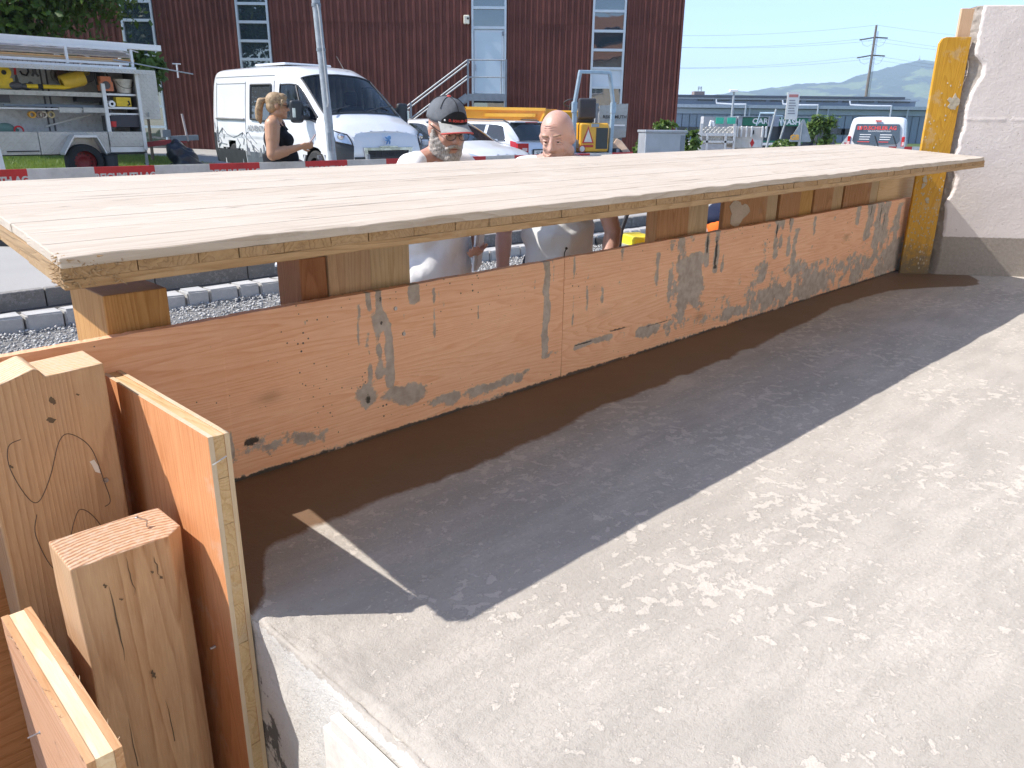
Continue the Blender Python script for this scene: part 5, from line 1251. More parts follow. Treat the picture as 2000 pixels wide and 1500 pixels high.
# second white van, its tail towards us
def tail_van():
    Y = 29.; c = at(1714, 250, Y); t = thing('delivery_van', 'white van with lettering on its dark rear window by the car wash', 'van', (0, 0, 0))
    N2 = [[(x*.93, y*.96, z*.875) for x, y, z in r] for r in VAN]; L_ = Loft(N2); ar = [(-.9, .33, .4), (-4.1, .33, .4)]
    h = radians(63); L_.body({(2, 5), (2, 6), (2, 3), (3, 3)}, ar, 3).build('body', M_PAINT, t, smooth=38)
    pane(L_, [(2, 3, 5, 7)], 'windscreen', M_CGL, t); pane(L_, [(2, 3, 3, 4), (3, 4, 3, 4)], 'door_window', M_CGL, t)
    arch_lips(t, ar, .97, M_PAINT)
    for wx in (-.9, -4.1):
        for s in (-1, 1): wheel(t, wx, s*.87, .33, .21, M_RIM, s)
    xr = -5.02
    rw = MB().prism([(-.72, 1.66), (-.68, 1.7), (.68, 1.7), (.72, 1.66), (.78, 1.12), (.7, 1.03), (0, .98), (-.7, 1.03), (-.78, 1.12)], lambda u, v, d: (d-(1.7-v)*.06, u, v), xr-.04, xr+.02).build('rear_window', mat('dark_tint', (.05, .065, .085), .15, coat=.5), t)
    tx = lambda nm, s, sz, u, v, m, **k: text(nm, s, sz, m, rw, (xr-.047-(1.7-v)*.06, u, v), (pi/2, 0, -pi/2), **k)
    Mr = mat('red_letters', (.75, .08, .07), .5); Mw = mat('white_letters', (.85, .85, .85), .5)
    tx('lettering', 'D.SCHILER AG', .17, -.08, 1.56, Mr, sx=1., bold=.006); tx('lettering', 'BAUUNTERNEHMUNG', .07, -.08, 1.455, Mw, sx=1.05)
    for k in range(3):
        for u0, u1 in ((.55, .18), (-.12, -.5)): MB().box(xr-.052-(.35+.07*k)*.06, xr-.046-(.35+.07*k)*.06, u1+.02*k, u0, 1.325-k*.08, 1.35-k*.08).build('text_line', Mw, rw)
    for u0, u1 in ((.6, .2), (-.1, -.42)): MB().box(xr-.055-.6*.06, xr-.046-.6*.06, u1, u0, 1.08, 1.105).build('text_line', Mr, rw)
    MB().box(xr-.085, xr-.045, .5, .56, 1.5, 1.62).box(xr-.085, xr-.045, .6, .66, 1.5, 1.62).build('logo', Mr, rw); MB().box(xr-.06, xr-.045, .56, .6, 1.5, 1.62).build('logo', Mw, rw)
    for s in (-1, 1):
        tl = MB().box(xr-.05, xr+.12, min(s*.84, s*.94), max(s*.84, s*.94), .72, 1.28).build('tail_light', M_RED, t, bevel=.02)
        MB().box(xr-.056, xr-.05, min(s*.86, s*.93), max(s*.86, s*.93), .98, 1.1).build('reflector', mat('clear_red', (.8, .55, .52), .2), tl)
        MB().tube([(xr-.06-.05, -s*.0+.3*s-.45, .86), (xr-.05-.03, .3*s-.25, 1.3)], .016, 5).build('wiper', M_BLKP, t)
    MB().box(xr-.02, xr+.02, -.1, .1, 1.78, 1.83).build('brake_light', M_RED, t)
    MB().box(xr-.075, xr-.05, -.006, .006, .45, .98).build('door_seam', M_BLKP, t); MB().box(xr-.09, xr-.05, .15, .42, .8, .9).build('door_handle', M_BLKP, t, bevel=.02)
    MB().box(xr-.15, xr, -.9, .9, .3, .5).build('bumper', M_BLKP, t, bevel=.04)
    f_ = Vector((cos(h), sin(h), 0)); p = Vector((c.x, Y, 0))+f_*5.05; zg = c.z+.43-1.97+.0
    t.location = (p.x, p.y, at(1714, 228, Y).z-1.945); t.rotation_euler = (0, 0, h)
tail_van()

# ------------------------------------------------------------------ dumper with swivelled skip
def dumper():
    M_OR = mat('dumper_orange', (.8, .33, .02), .4, var=.06, coat=.3); M_YO = mat('dumper_yellow', (.8, .4, .03), .4, var=.06, coat=.3); M_BG = mat('rops_blue_grey', (.32, .42, .5), .4, .2)
    Y = 21.; c = at(1160, 297, Y); h = radians(104); zg = gz(c.x, Y)
    t = thing('site_dumper', 'yellow site dumper with skip swung sideways and blue grey roll bar', 'dumper', (c.x, Y, zg), h)
    zc_ = c.z-zg
    P = lambda px, py, dY=0: Matrix.Rotation(-h, 4, 'Z') @ (at(px, py, Y+dY)-Vector((c.x, Y, zg)))
    z1 = at(1150, 240, Y).z-zg; w_ = .4
    cov = MB().box(.0, 1.1, -w_, w_, zc_, z1).build('engine_cover', M_YO, t, bevel=.06, seg=3)
    MB().box(-.012, .0, -.36, -.04, zc_+.08, z1-.12).build('radiator_grille', mat('grille_grey', (.05, .055, .05), .6, bump=.6), cov)
    tz = zc_+.22
    wt = mat('warning_white', (.75, .7, .6), .4)
    MB().prism([(.02, tz), (.34, tz), (.18, tz+.42)], lambda u, v, d: (d, u, v), -.012, -.002).build('warning_triangle', M_RED, cov)
    MB().prism([(.07, tz+.03), (.29, tz+.03), (.18, tz+.34)], lambda u, v, d: (d, u, v), -.016, -.012).build('triangle_face', wt, cov)
    MB().box(-.012, -.002, .03, .3, tz-.1, tz-.04).build('red_label', M_RED, cov)
    MB().cyl((-.012, .33, tz-.14), (.0, .33, tz-.14), .09, n=16).build('speed_disc', M_RED, cov); MB().cyl((-.016, .33, tz-.14), (-.011, .33, tz-.14), .07, n=16).build('disc_face', wt, cov)
    MB().box(-.03, .02, -.1, .1, z1-.1, z1-.02).build('latch', M_GALV, cov)
    MB().box(.1, 1.0, .4, .405, zc_+.1, zc_+.3).build('white_label', wt, cov)
    rp = MB(); zt = at(1150, 141, Y).z-zg; zj = at(1150, 203, Y).z-zg
    for s in (-1, 1):
        rp.bar((.15, s*.5, zc_-.1), (.15, s*.53, zj), .1, .1).bar((.15, s*.53, zj), (.0, s*(.33 if s < 0 else .46), zt), .085, .085)
        rp.box(.09, .21, s*.53-.065, s*.53+.065, zj-.22, zj+.05)
    rp.bar((.0, -.36, zt), (.0, .5, zt), .085, .085).build('roll_bar', M_BG, t, bevel=.012)
    MB().box(-.15, 1.4, -.6, .6, zc_-.3, zc_-.02).box(1.4, 3.2, -.35, .35, zc_-.3, zc_-.1).build('chassis', M_BG, t, bevel=.02)
    MB().box(.75, 1.2, -.24, .24, z1, z1+.16).box(.62, .78, -.24, .24, z1+.1, z1+.62).build('seat', M_INT, t, bevel=.05, seg=2)
    MB().lathe([(.19+.02*cos(a*pi/4), .02*sin(a*pi/4)) for a in range(9)], (1.75, .12, z1+.52), 18, Matrix.Rotation(radians(28), 3, 'Y')).cyl((1.75, .12, z1+.5), (1.95, .12, z1), .025).build('steering_wheel', M_INT, t)
    MB().box(1.6, 2.0, -.35, .5, zc_, z1+.32).build('console', M_YO, t, bevel=.04)
    MB().cyl((1.4, -.25, z1), (1.42, -.25, z1+.4), .015).ell((1.42, -.25, z1+.42), (.04, .04, .05), 8, 6).build('lever', M_GALV, t)
    for x in (.35, 2.6):
        for s in (-1, 1): wheel(t, x, s*.72, .46, .3, M_YO, s)
    # skip
    sk = Vector(P(992, 240, .3)); zt2 = at(960, 212, Y).z-zg
    R_ = Matrix.Rotation(-h+radians(168), 4, 'Z')
    s_ = MB(); a = [(-1.15, 0.), (1.0, 0.03), (1.12, -.08), (.72, -.95), (-.75, -1.0), (-1.15, -.18)]
    b0 = MB(); 
    outer = [(u, v) for u, v in a]
    V = [(u, y*(1 if v > -.5 else .98), v) for y in (-.85, .85) for u, v in outer]; n = len(outer)
    F_ = [tuple(range(n)), tuple(range(n, 2*n))]+[(k, (k+1) % n, n+(k+1) % n, n+k) for k in range(1, n)]
    s_.add(V, F_); ob = s_.build('skip', M_OR, t, (sk.x, sk.y, zt2), (0, 0, R_.to_euler().z), bevel=.03)
    MB().bar((-1.15, .86, -.02), (1.05, .86, .0), .07, .07).bar((-1.15, -.86, -.02), (1.05, -.86, .0), .07, .07).bar((1.03, -.86, 0), (1.03, .86, 0), .07, .07).box(-.9, .4, .84, .9, -.2, -.12).build('skip_rim', M_YO, ob)
    MB().bar((-1.13, .92, -.12), (-.72, .8, -.95), .07, .05).bar((-1.13, .6, -.12), (-.72, .5, -.95), .07, .05).build('skip_rib', M_YO, ob)
    text('wording', 'PLO', .14, mat('letter_white', (.85, .85, .85), .5), ob, (.55, .868, -.34), (pi/2, 0, pi), bold=.005)
dumper()
Y = 23.; c = at(1188, 275, Y); t = thing('tailboard_panel', 'grey sheet metal panel lettered REICHMUTH standing behind the dumper', 'panel', (c.x, Y, gz(c.x, Y)))
za, zb = at(1188, 272, Y).z-t.location.z, at(1188, 202, Y).z-t.location.z; hw = (at(1222, 240, Y).x-at(1168, 240, Y).x)/2
pn = MB().hexa([(-hw+.05, 0, za), (hw, 0, za+.06), (-hw+.05, .05, za), (hw, .05, za+.06), (-hw, 0, zb-.06), (hw+.02, 0, zb), (-hw, .05, zb-.06), (hw+.02, .05, zb)]).build('sheet', mat('panel_grey', (.36, .38, .37), .7, var=.1, dirt=.3), t, (.1, 0, 0))
text('lettering', 'REICHMUTH', .12, M_BLKP, pn, (.05, -.004, (za+zb)/2+.12), (pi/2, 0, 0), bold=.003); MB().box(-.2, .35, -.004, .0, (za+zb)/2-.12, (za+zb)/2-.08).build('white_line', M_WHT, pn)
MB().box(-hw, -hw+.08, .06, .14, 0, zb).box(hw-.1, hw, .06, .14, 0, zb).build('leg', M_GALVD, t)
Y = 23.2; c = at(1152, 250, Y); t = thing('slatted_gate', 'white slatted aluminium side gate between roll bar and grey panel', 'gate', (c.x, Y, gz(c.x, Y)), radians(25))
za, zb = .6, at(1150, 212, Y).z-t.location.z
MB().box(-.45, .45, -.02, .02, zb-.06, zb).box(-.45, .45, -.02, .02, za, za+.06).box(-.45, -.38, -.02, .02, 0, za).box(.38, .45, -.02, .02, 0, za).build('frame', M_GALV, t)
for k in range(8): MB().box(-.44+k*.118, -.36+k*.118, -.015, .015, za+.06, zb-.06).build('slat', M_WHT, t)
tp = MB().hexa([(-.5, -.3, 0), (.55, -.3, 0), (-.4, .3, 0), (.5, .3, 0), (-.05, -.02, .62), (.1, -.02, .55), (-.05, .02, .62), (.1, .02, .55)]); c = at(1207, 285, 22.)
tag(tp.build('tarpaulin', mat('tan_tarp', (.5, .36, .27), .85, bump=.5, bscale=8.), None, (c.x, 22., c.z-.42), bevel=.03), 'crumpled tan tarpaulin heap below the grey panel', 'tarpaulin')
# ------------------------------------------------------------------ tool trailer on the lawn
def checker(name):
    m, nt, b, N_, L = nodes_of(name); v = mapped(N_, L, (1, 1, 1), rnd=False)
    w1 = N_('TexWave', wave_type='BANDS', bands_direction='DIAGONAL', Scale=5.5); L(v, w1.inputs['Vector'])
    mp = N_('Mapping'); mp.inputs['Rotation'].default_value = (0, pi/2, 0); L(v, mp.inputs['Vector'])
    w2 = N_('TexWave', wave_type='BANDS', bands_direction='DIAGONAL', Scale=5.5); L(mp.outputs[0], w2.inputs['Vector'])
    f = mth(N_, L, 'MAXIMUM', ramp(N_, L, w1.outputs[0], [(.7, 0.), (.85, 1.)]), ramp(N_, L, w2.outputs[0], [(.7, 0.), (.85, 1.)]))
    n = N_('TexNoise', Scale=5., Detail=5.); L(v, n.inputs['Vector'])
    L(mixc(N_, L, n.outputs[0], (.42, .4, .36), (.6, .58, .54)), b.inputs['Base Color']); b.inputs['Metallic'].default_value = .55; b.inputs['Roughness'].default_value = .45
    bp = N_('Bump', Strength=.7, Distance=.01); L(f, bp.inputs['Height']); L(bp.outputs[0], b.inputs['Normal']); return m
M_CHK = checker('checker_plate'); M_ALU = mat('aluminium', (.62, .62, .62), .4, .5, var=.1); M_INW = mat('inner_wall', (.55, .56, .56), .6, var=.1, dirt=.5)
M_SHELF = mat('shelf_board', (.55, .53, .48), .7, var=.1, dirt=.5); M_YE = mat('tool_yellow', (.75, .52, .02), .5, dirt=.3); M_ORG = mat('tool_orange', (.6, .2, .1), .6); M_BLK = mat('rubber_black', (.02, .02, .022), .7)
M_REDP = mat('signal_red', (.6, .03, .03), .5); M_DKGR = mat('dark_grey_tool', (.1, .1, .11), .6)
TO = at(160, 305, 14.56); TZ = gz(TO.x, TO.y)+.02
TO = Vector((TO.x, TO.y, TZ))
def tl(px, py, y=0.):
    """trailer-frame x, z of a surveyed point on the plane y behind the trailer's side"""
    r = F*FPX + RI*(px-1000) + UP*(750-py); q = TO+N*y; p = EYE + r*((q-EYE).dot(N)/r.dot(N))
    d = p-TO; return d.dot(D), d.z
tr = thing('tool_trailer', 'aluminium checker plate tool trailer with open side flap showing shelves of tools', 'trailer', TO, RZ)
def tb(name, px0, px1, py0, py1, y0, y1, m, parent=tr, bevel=0., py=None):
    xa, xb = tl(px0, (py0+py1)/2, y0)[0], tl(px1, (py0+py1)/2, y0)[0]; xm = (px0+px1)/2
    za, zb = tl(xm, py1, y0)[1], tl(xm, py0, y0)[1]
    return MB().box(xa, xb, y0, y1, za, zb).build(name, m, parent, bevel=bevel)
XL = tl(-130, 280)[0]; XR = tl(284, 280)[0]; XS = tl(213, 270)[0]
zf, zl, zr = tl(140, 301)[1], tl(140, 257)[1], tl(140, 131)[1]
XD = .62  # depth of the box
MB().box(XL, tl(78, 280)[0]-.01, 0, .03, zf, zl).build('lower_panel', M_CHK, tr, bevel=.004)
MB().box(tl(78, 280)[0], XS-.01, 0, .03, zf, zl).build('lower_panel', M_CHK, tr, bevel=.004)
MB().box(XS, XR, -.02, .03, zf+.12, zl+.0).build('lower_flap', M_CHK, tr, bevel=.004)
MB().box(XS, XR, 0, .05, zf+.02, zf+.115).build('lower_rail', M_ALU, tr)
MB().box(tl(12, 290)[0], tl(76, 290)[0], -.015, -.001, zf+.05, zf+.07).build('flap_hinge', M_BLKP, tr)
MB().box(XL, XR, XD, XD+.03, zf, zr).build('back_wall', M_INW, tr)
MB().box(XL, XR, .03, XD, zf+.3, zl-.03).build('floor', M_INW, tr)
MB().box(XL, XR, -.05, XD+.05, zr, zr+.05).build('roof', M_ALU, tr)
MB().box(XR-.03, XR, .0, XD, zf, zr).build('end_wall', mat('dark_inside', (.12, .12, .12), .7), tr)
MB().box(XR-.04, XR+.02, -.03, .03, zf+.05, zr).build('corner_post', M_ALU, tr)
xdv = tl(205, 200)[0]
MB().box(xdv-.015, xdv+.05, .02, .08, zl, zr-.25).build('divider', M_ALU, tr); MB().box(xdv+.1, xdv+.12, .1, XD, zl, zr).build('divider_wall', mat('dark_inside', (.12, .12, .12), .7), tr)
for px in (86, 97): 
    x = tl(px+2, 200, XD)[0]; MB().box(x-.012, x+.012, XD-.02, XD, zl, zr).build('wall_rail', M_DKGR, tr)
for nm, py0, py1, p0, p1, m in (('shelf', 176, 185, -130, 202, M_SHELF), ('shelf', 210, 213, -130, 204, M_ALU), ('shelf', 183, 187, 208, 268, M_ALU), ('shelf', 209, 213, 209, 270, M_ALU), ('shelf', 221, 226, 211, 272, M_ALU)):
    tb(nm, p0, p1, py0, py1, .05, XD, m)
# open flap seen edge-on, rack and long profile on the roof
z0 = tl(140, 136)[1]; z1 = tl(140, 127)[1]
MB().hexa([(XL, -.55, z0-.03), (XR+.12, -.55, z0-.03), (XL, .0, z0+.0), (XR+.1, .0, z0), (XL, -.55, z0+.01), (XR+.12, -.55, z0+.01), (XL, .0, z0+.04), (XR+.1, .0, z0+.04)]).build('side_flap', M_ALU, tr)
MB().box(XL, XR+.13, -.58, -.55, z0-.045, z0+.025).build('flap_edge', M_CHK, tr)
x0, za = tl(270, 140); x1, zb_ = tl(302, 232)
MB().box(XR+.02, XR+.36, .0, .03, tl(285, 233)[1], tl(285, 139)[1]).build('front_door', M_CHK, tr, bevel=.006)
MB().tube([(XR+.12, -.03, tl(285, 228)[1]), (XR+.12, -.05, tl(285, 219)[1])], .012, 6).build('door_handle', M_GALV, tr)
rk = MB(); zr1 = zr+.06; zr2 = tl(140, 90, .1)[1]
for y in (.02, XD): rk.bar((XL, y, zr2), (XR-.1, y, zr2), .05, .05).bar((XL, y, zr1+.04), (XR-.1, y, zr1+.04), .04, .04)
for x in np.arange(XL, XR, 1.1): rk.bar((x, .02, zr1), (x, .02, zr2), .06, .04).bar((x, XD, zr1), (x, XD, zr2), .06, .04)
rk.build('roof_rack', M_ALU, tr)
ms = MB()
for k in range(44): x = XL+(XR-.12-XL)*k/43; ms.cyl((x, XD-.03, zr1), (x, XD-.03, zr2), .004, n=4)
for k in range(8): z = zr1+(zr2-zr1)*k/7; ms.cyl((XL, XD-.03, z), (XR-.12, XD-.03, z), .004, n=4)
tag(ms.build('mesh_side', M_DKGR, tr), kind='stuff')
xm0, xm1 = tl(-130, 75)[0], tl(316, 84)[0]; zb0 = tl(100, 82)[1]
tag(MB().box(xm0-TO.x*0, xm1, -.06, .06, 0, .1).build('aluminium_beam', mat('beam_white', (.72, .7, .68), .4, .3, var=.04), None, TO+N*.12+Vector((0, 0, zb0-.02)), (0, 0, RZ), bevel=.004), 'long pale aluminium beam lying on top of the trailer rack', 'beam')
for i, (py, c, r, y, p1) in enumerate(((105, (.35, .35, .36), .025, .2, 245), (109, (.3, .3, .31), .02, .3, 250), (112, (.4, .38, .36), .02, .16, 255), (119, (.5, .32, .15), .02, .1, 262), (122, (.55, .4, .25), .016, .05, 262), (102, (.28, .28, .3), .018, .4, 240))):
    x, z = tl(p1, py, y); x_ = tl(-120, py, y)[0]
    tag(MB().cyl((x_, 0, 0), (x, 0, 0), r, n=8).build('metal_rod', mat('rod_%d' % i, c, .5, .5, var=.15), None, TO+N*y+Vector((0, 0, z)), (0, 0, RZ)), ('thickest grey steel rod', 'grey steel rod behind the thickest one', 'warm grey rod', 'orange brown wooden rod', 'thin tan wooden rod', 'dark grey rod')[i]+' lying in the trailer rack', 'rod', 'rods in the trailer rack')
cb = MB(); r_ = random.Random(4)
for k in range(16):
    x, z = tl(r_.uniform(60, 225), r_.uniform(92, 103), .35); pts = [(x-.4, r_.gauss(0, .05), z), (x-.1, r_.gauss(0, .05), z+.05), (x+.15, r_.gauss(0, .06), z+.02), (x+.4, r_.gauss(0, .05), z-.05)]
    cb.tube(pts, .011, 5)
tag(cb.build('cable_bundle', mat('cable_grey', (.5, .52, .56), .5), None, TO+N*.35, (0, 0, RZ)), 'tangle of grey and pale cables in the trailer rack', 'cable', kind=None)
x, z = tl(288, 127); st = thing('tow_pole', 'thin steel pole with a small tee handle sticking out of the trailer roof', 'pole', TO+Vector((0, 0, z))+D*x, RZ)
MB().cyl((-.6, 0, .06), (.85, 0, -.12), .012, n=6).build('rod', M_GALV, st); MB().cyl((.55, 0, .05), (.55, 0, -.2), .014, n=6).cyl((.47, 0, .05), (.63, 0, .05), .012, n=6).build('tee_handle', M_ALU, st)
# running gear
fx_ = [tl(px, py)[0] for px, py in ((118, 300), (136, 268), (180, 268), (200, 300))]; fz = [tl(135, 268)[1], tl(120, 302)[1]]
fd = MB(); prof = [(fx_[0], fz[1]), (fx_[1], fz[0]), (fx_[2], fz[0]), (fx_[3], fz[1])]
for a, b_ in zip(prof, prof[1:]): fd.hexa([(a[0], -.26, a[1]), (b_[0], -.26, b_[1]), (a[0], .0, a[1]), (b_[0], .0, b_[1]), (a[0], -.26, a[1]+.04), (b_[0], -.26, b_[1]+.04), (a[0], .0, a[1]+.04), (b_[0], .0, b_[1]+.04)])
fd.build('mudguard', M_ALU, tr)
MB().box(fx_[0]+.1, fx_[3]-.1, .03, .2, .1, fz[0]).build('wheel_well', M_BLKP, tr)
wheel(tr, 0, -.1, .315, .2, M_RUST, -1)
MB().box(XL, XR, .1, XD, zf-.02, zf+.1).build('chassis', M_BLKP, tr)
db = MB(); xe, ze = tl(300, 278, .35); db.bar((XR-.1, .3, zf+.12), (XR+.9, .3, zf+.22), .09, .09).build('drawbar', M_RUST, tr)
MB().bar((XR+.6, .3, zf+.25), (XR+1.15, .3, zf+.27), .12, .1).box(XR+.45, XR+.6, .24, .36, zf+.28, zf+.42).build('coupling', M_BG if 'M_BG' in globals() else M_GALVD, tr)
MB().cyl((XR+.02, .1, .02), (XR+.02, .1, zf+.3), .03).cyl((XR+.02, .06, .06), (XR+.02, .14, .06), .06).build('jockey_leg', M_GALV, tr)
MB().bar((XR+.93, .25, zf+.2), (XR+.87, .25, zf+.72), .04, .03).build('brake_lever', mat('lever_grey', (.4, .35, .35), .5), tr)
MB().tube([(XR, .2, .25), (XR+.3, .2, .13), (XR+.7, .25, .3)], .012, 5).build('cable', M_BLK, tr)
# things kept in and on the trailer
def put(name, label, cat, px, py, y, mb, m, parts=(), group=None, rz=0.):
    x, z = tl(px, py, y); o = thing(name, label, cat, TO+D*x+N*y+Vector((0, 0, z)), RZ+rz, group)
    mb.build(parts[0] if parts else 'body', m, o, smooth=40, bevel=0); return o
o = put('canister', 'yellow canister with handle on upper shelf beside the hanging yellow tape', 'canister', 12, 173, .25, MB().box(-.11, .11, -.07, .07, 0, .17), M_YE); MB().tube([(-.07, 0, .17), (-.05, 0, .22), (.05, 0, .22), (.07, 0, .17)], .014, 6).build('handle', M_BLK, o)
o = put('tape_reel', 'yellow hanging tape reel with dark hole at the trailer flap', 'reel', 8, 150, .2, MB().lathe([(.04, -.04), (.11, -.04), (.11, .04), (.04, .04)], (0, 0, .07), 16, Matrix.Rotation(pi/2, 3, 'X')), M_YE); MB().lathe([(0, -.03), (.04, -.03), (.04, .03), (0, .03)], (0, 0, .07), 12, Matrix.Rotation(pi/2, 3, 'X')).build('hub', M_BLK, o)
o = put('striped_tube', 'yellow and black striped tube lying on the upper trailer shelf', 'tube', 88, 174, .15, MB().cyl((-.28, 0, .04), (.3, 0, .04), .038, n=12), M_YE); MB().cyl((-.11, 0, .04), (-.03, 0, .04), .0395, n=12).build('band', M_BLK, o); MB().cyl((.3, 0, .04), (.42, 0, .04), .038, .008, n=12).build('tip', M_YE, o)
o = put('rolled_sheet', 'big roll of yellow plastic sheet on the upper shelf under the black disc', 'roll', 145, 174, .22, MB().lathe([(.06, -.2), (.12, -.2), (.13, -.1), (.13, .15), (.11, .2), (.06, .2)], (0, 0, .15), 18, Matrix.Rotation(pi/2-.25, 3, 'Y')), mat('yellow_sheet', (.7, .47, .05), .5, bump=.5, bscale=12.)); MB().hexa([(0, -.02, .22), (.2, -.02, .27), (0, .02, .22), (.2, .02, .27), (0, -.02, .25), (.2, -.02, .3), (0, .02, .25), (.2, .02, .3)]).build('loose_end', M_YE, o)
o = put('disc_reel', 'black disc reel with yellow hub hanging inside the trailer', 'disc', 168, 142, .4, MB().lathe([(.05, -.03), (.16, -.03), (.17, 0), (.16, .03), (.05, .03)], (0, 0, 0), 22, Matrix.Rotation(pi/2, 3, 'X')), M_DKGR); MB().lathe([(0, -.05), (.05, -.05), (.05, .05)], (0, 0, 0), 14, Matrix.Rotation(pi/2, 3, 'X')).build('hub', mat('hub_yellow', (.7, .6, .25), .5), o)
o = put('hose_coil', 'grey hose ring hanging on the trailer back wall', 'hose', 118, 147, .5, MB().lathe([(.13+.035*cos(a*pi/4), .05*sin(a*pi/4)) for a in range(9)], (0, 0, 0), 20, Matrix.Rotation(pi/2, 3, 'X')), mat('hose_grey', (.16, .14, .13), .7)); MB().lathe([(0, -.02), (.09, -.02), (.09, .03)], (0, 0, 0), 14, Matrix.Rotation(pi/2, 3, 'X')).build('end_cap', mat('cap_brown', (.2, .12, .1), .7), o)
o = put('trowel', 'red handled trowel hanging inside the trailer', 'trowel', 30, 146, .5, MB().cyl((0, 0, 0), (.01, 0, .13), .02, n=8), M_REDP, ('handle',)); MB().hexa([(-.03, -.01, -.22), (.05, -.01, -.22), (-.03, .01, -.22), (.05, .01, -.22), (-.01, -.01, 0), (.02, -.01, 0), (-.01, .01, 0), (.02, .01, 0)]).build('blade', M_DKGR, o)
put('hook', 'black steel hook hanging on the trailer back wall', 'hook', 48, 140, .5, MB().tube([(.05, 0, .08), (.06, 0, 0), (.02, 0, -.06), (-.05, 0, -.04), (-.07, 0, .01)], .016, 6), M_BLK)
put('tongs', 'dark steel tongs hanging beside the black hook', 'tongs', 66, 137, .5, MB().tube([(0, 0, .1), (-.01, 0, -.05), (-.04, 0, -.1)], .02, 6).tube([(.02, 0, .1), (.02, 0, -.05), (.06, 0, -.1)], .02, 6), M_DKGR)
put('tool_heap', 'heap of grimy fittings on the shelf beside the striped tube', 'fittings', 45, 175, .2, MB().ell((-.1, 0, .06), (.12, .08, .07), 8, 5).ell((.06, 0, .05), (.1, .08, .06), 8, 5).ell((.14, .03, .08), (.05, .05, .06), 7, 5), M_DKGR)
o = put('motor_tool', 'orange and grey motor tool on the shelf next to the bucket', 'machine', 208, 178, .15, MB().box(-.12, .1, -.09, .09, 0, .16).box(-.1, .08, -.08, .08, .14, .25), M_ORG); MB().tube([(-.14, 0, .1), (-.16, 0, .32), (0, 0, .36), (.08, 0, .22)], .018, 6).build('handle', M_BLK, o); MB().cyl((-.02, -.1, .1), (-.02, -.085, .1), .07, n=12).build('starter_cover', M_DKGR, o)
o = put('bucket', 'dirty white bucket with wire handle on the upper right shelf', 'bucket', 243, 182, .2, MB().lathe([(0, 0), (.115, 0), (.155, .2), (.165, .21), (.165, .24), (.15, .24), (.11, .02)], n=20), mat('bucket_white', (.62, .6, .55), .6, dirt=.6)); MB().tube([(.155*cos(a*pi/8), -.155*sin(a*pi/8)*.5-.1, .2-.12*sin(a*pi/8)) for a in range(9)], .005, 5).build('handle', M_BLK, o)
o = put('canister', 'small yellow canister on the middle right shelf beside white roll', 'canister', 240, 208, .12, MB().box(-.13, .13, -.08, .08, 0, .16), M_YE); MB().tube([(.08, -.085, .1), (.1, -.09, .04), (.06, -.09, .02)], .014, 6).build('spout', M_BLK, o)
o = put('paper_roll', 'white paper roll lying on the middle right shelf', 'roll', 215, 203, .12, MB().lathe([(.025, -.11), (.06, -.11), (.06, .11), (.025, .11)], (0, 0, .0), 16, Matrix.Rotation(pi/2, 3, 'X')), M_WHT); MB().lathe([(0, -.1), (.025, -.1), (.025, .1)], n=10, M=Matrix.Rotation(pi/2, 3, 'X')).build('core', M_BLK, o)
for px, c, nm in ((62, (.75, .38, .04), 'orange'), (77, (.3, .22, .18), 'dark brown'), (84, (.62, .55, .45), 'beige'), (99, (.6, .48, .26), 'tan')):
    o = put('adhesive_tape', f'{nm} adhesive tape roll hung below the middle shelf', 'tape', px, 224, .35, MB().lathe([(.035, -.05), (.06, -.05), (.06, .05), (.035, .05), (.035, -.05)], (0, 0, 0), 18, Matrix.Rotation(pi/2, 3, 'X')), mat('tape_'+nm, c, .5))
tag(MB().cyl((0, 0, 0), (tl(178, 224, .4)[0]-tl(90, 247, .4)[0], 0, tl(178, 224, .4)[1]-tl(90, 247, .4)[1]), .018, n=6).build('pry_bar', M_SHELF, None, TO+D*tl(90, 247, .4)[0]+N*.4+Vector((0, 0, tl(90, 247, .4)[1])), (0, 0, RZ)), 'long pale bar leaning diagonally in the lower trailer bay', 'bar')
for px, nm in ((138, 'nearer the tape rolls'), (184, 'beside the shelf divider')): put('white_box', f'flat white box fixed below the middle shelf, {nm}', 'box', px, 220, .04, MB().box(-.18, .18, -.02, .02, -.0, .085), M_SHELF, group='white boxes below the shelf')
put('metal_strip', 'thin grey metal strips lying on the middle shelf', 'strips', 120, 209, .2, MB().box(-.9, .55, -.02, .02, 0, .03).box(-.4, .75, .05, .09, .0, .045), M_GALVD)
put('tool_case', 'black tool case under the upper shelf with white stickers', 'case', 170, 199, .3, MB().box(-.2, .22, -.1, .1, 0, .14), M_BLK)
put('dark_box', 'small dark box hanging under the upper shelf by the yellow canister', 'box', 6, 200, .4, MB().box(-.1, .1, -.05, .05, 0, .14), M_DKGR)
put('crate', 'dark plastic crate with red lid in the bottom right bay', 'crate', 245, 248, .25, MB().box(-.3, .28, -.2, .2, 0, .22), mat('crate_dark', (.04, .04, .05), .5)); put('red_pot', 'small red pot in the bottom right bay of the trailer', 'pot', 222, 248, .1, MB().lathe([(0, 0), (.06, 0), (.07, .1), (0, .1)], n=12), M_REDP)
put('hose_coil', 'red hose end showing above the lower trailer panel', 'hose', 37, 255, .2, MB().lathe([(.07+.015*cos(a*pi/4), .015*sin(a*pi/4)) for a in range(9)], (0, 0, 0), 14, Matrix.Rotation(pi/2, 3, 'X')), M_REDP)
put('net', 'green net bunched above the lower trailer panel', 'net', 12, 255, .25, MB().ell((0, 0, .03), (.14, .1, .1), 8, 6).ell((.12, 0, 0), (.08, .06, .06), 7, 5), mat('net_green', (.12, .2, .17), .8))
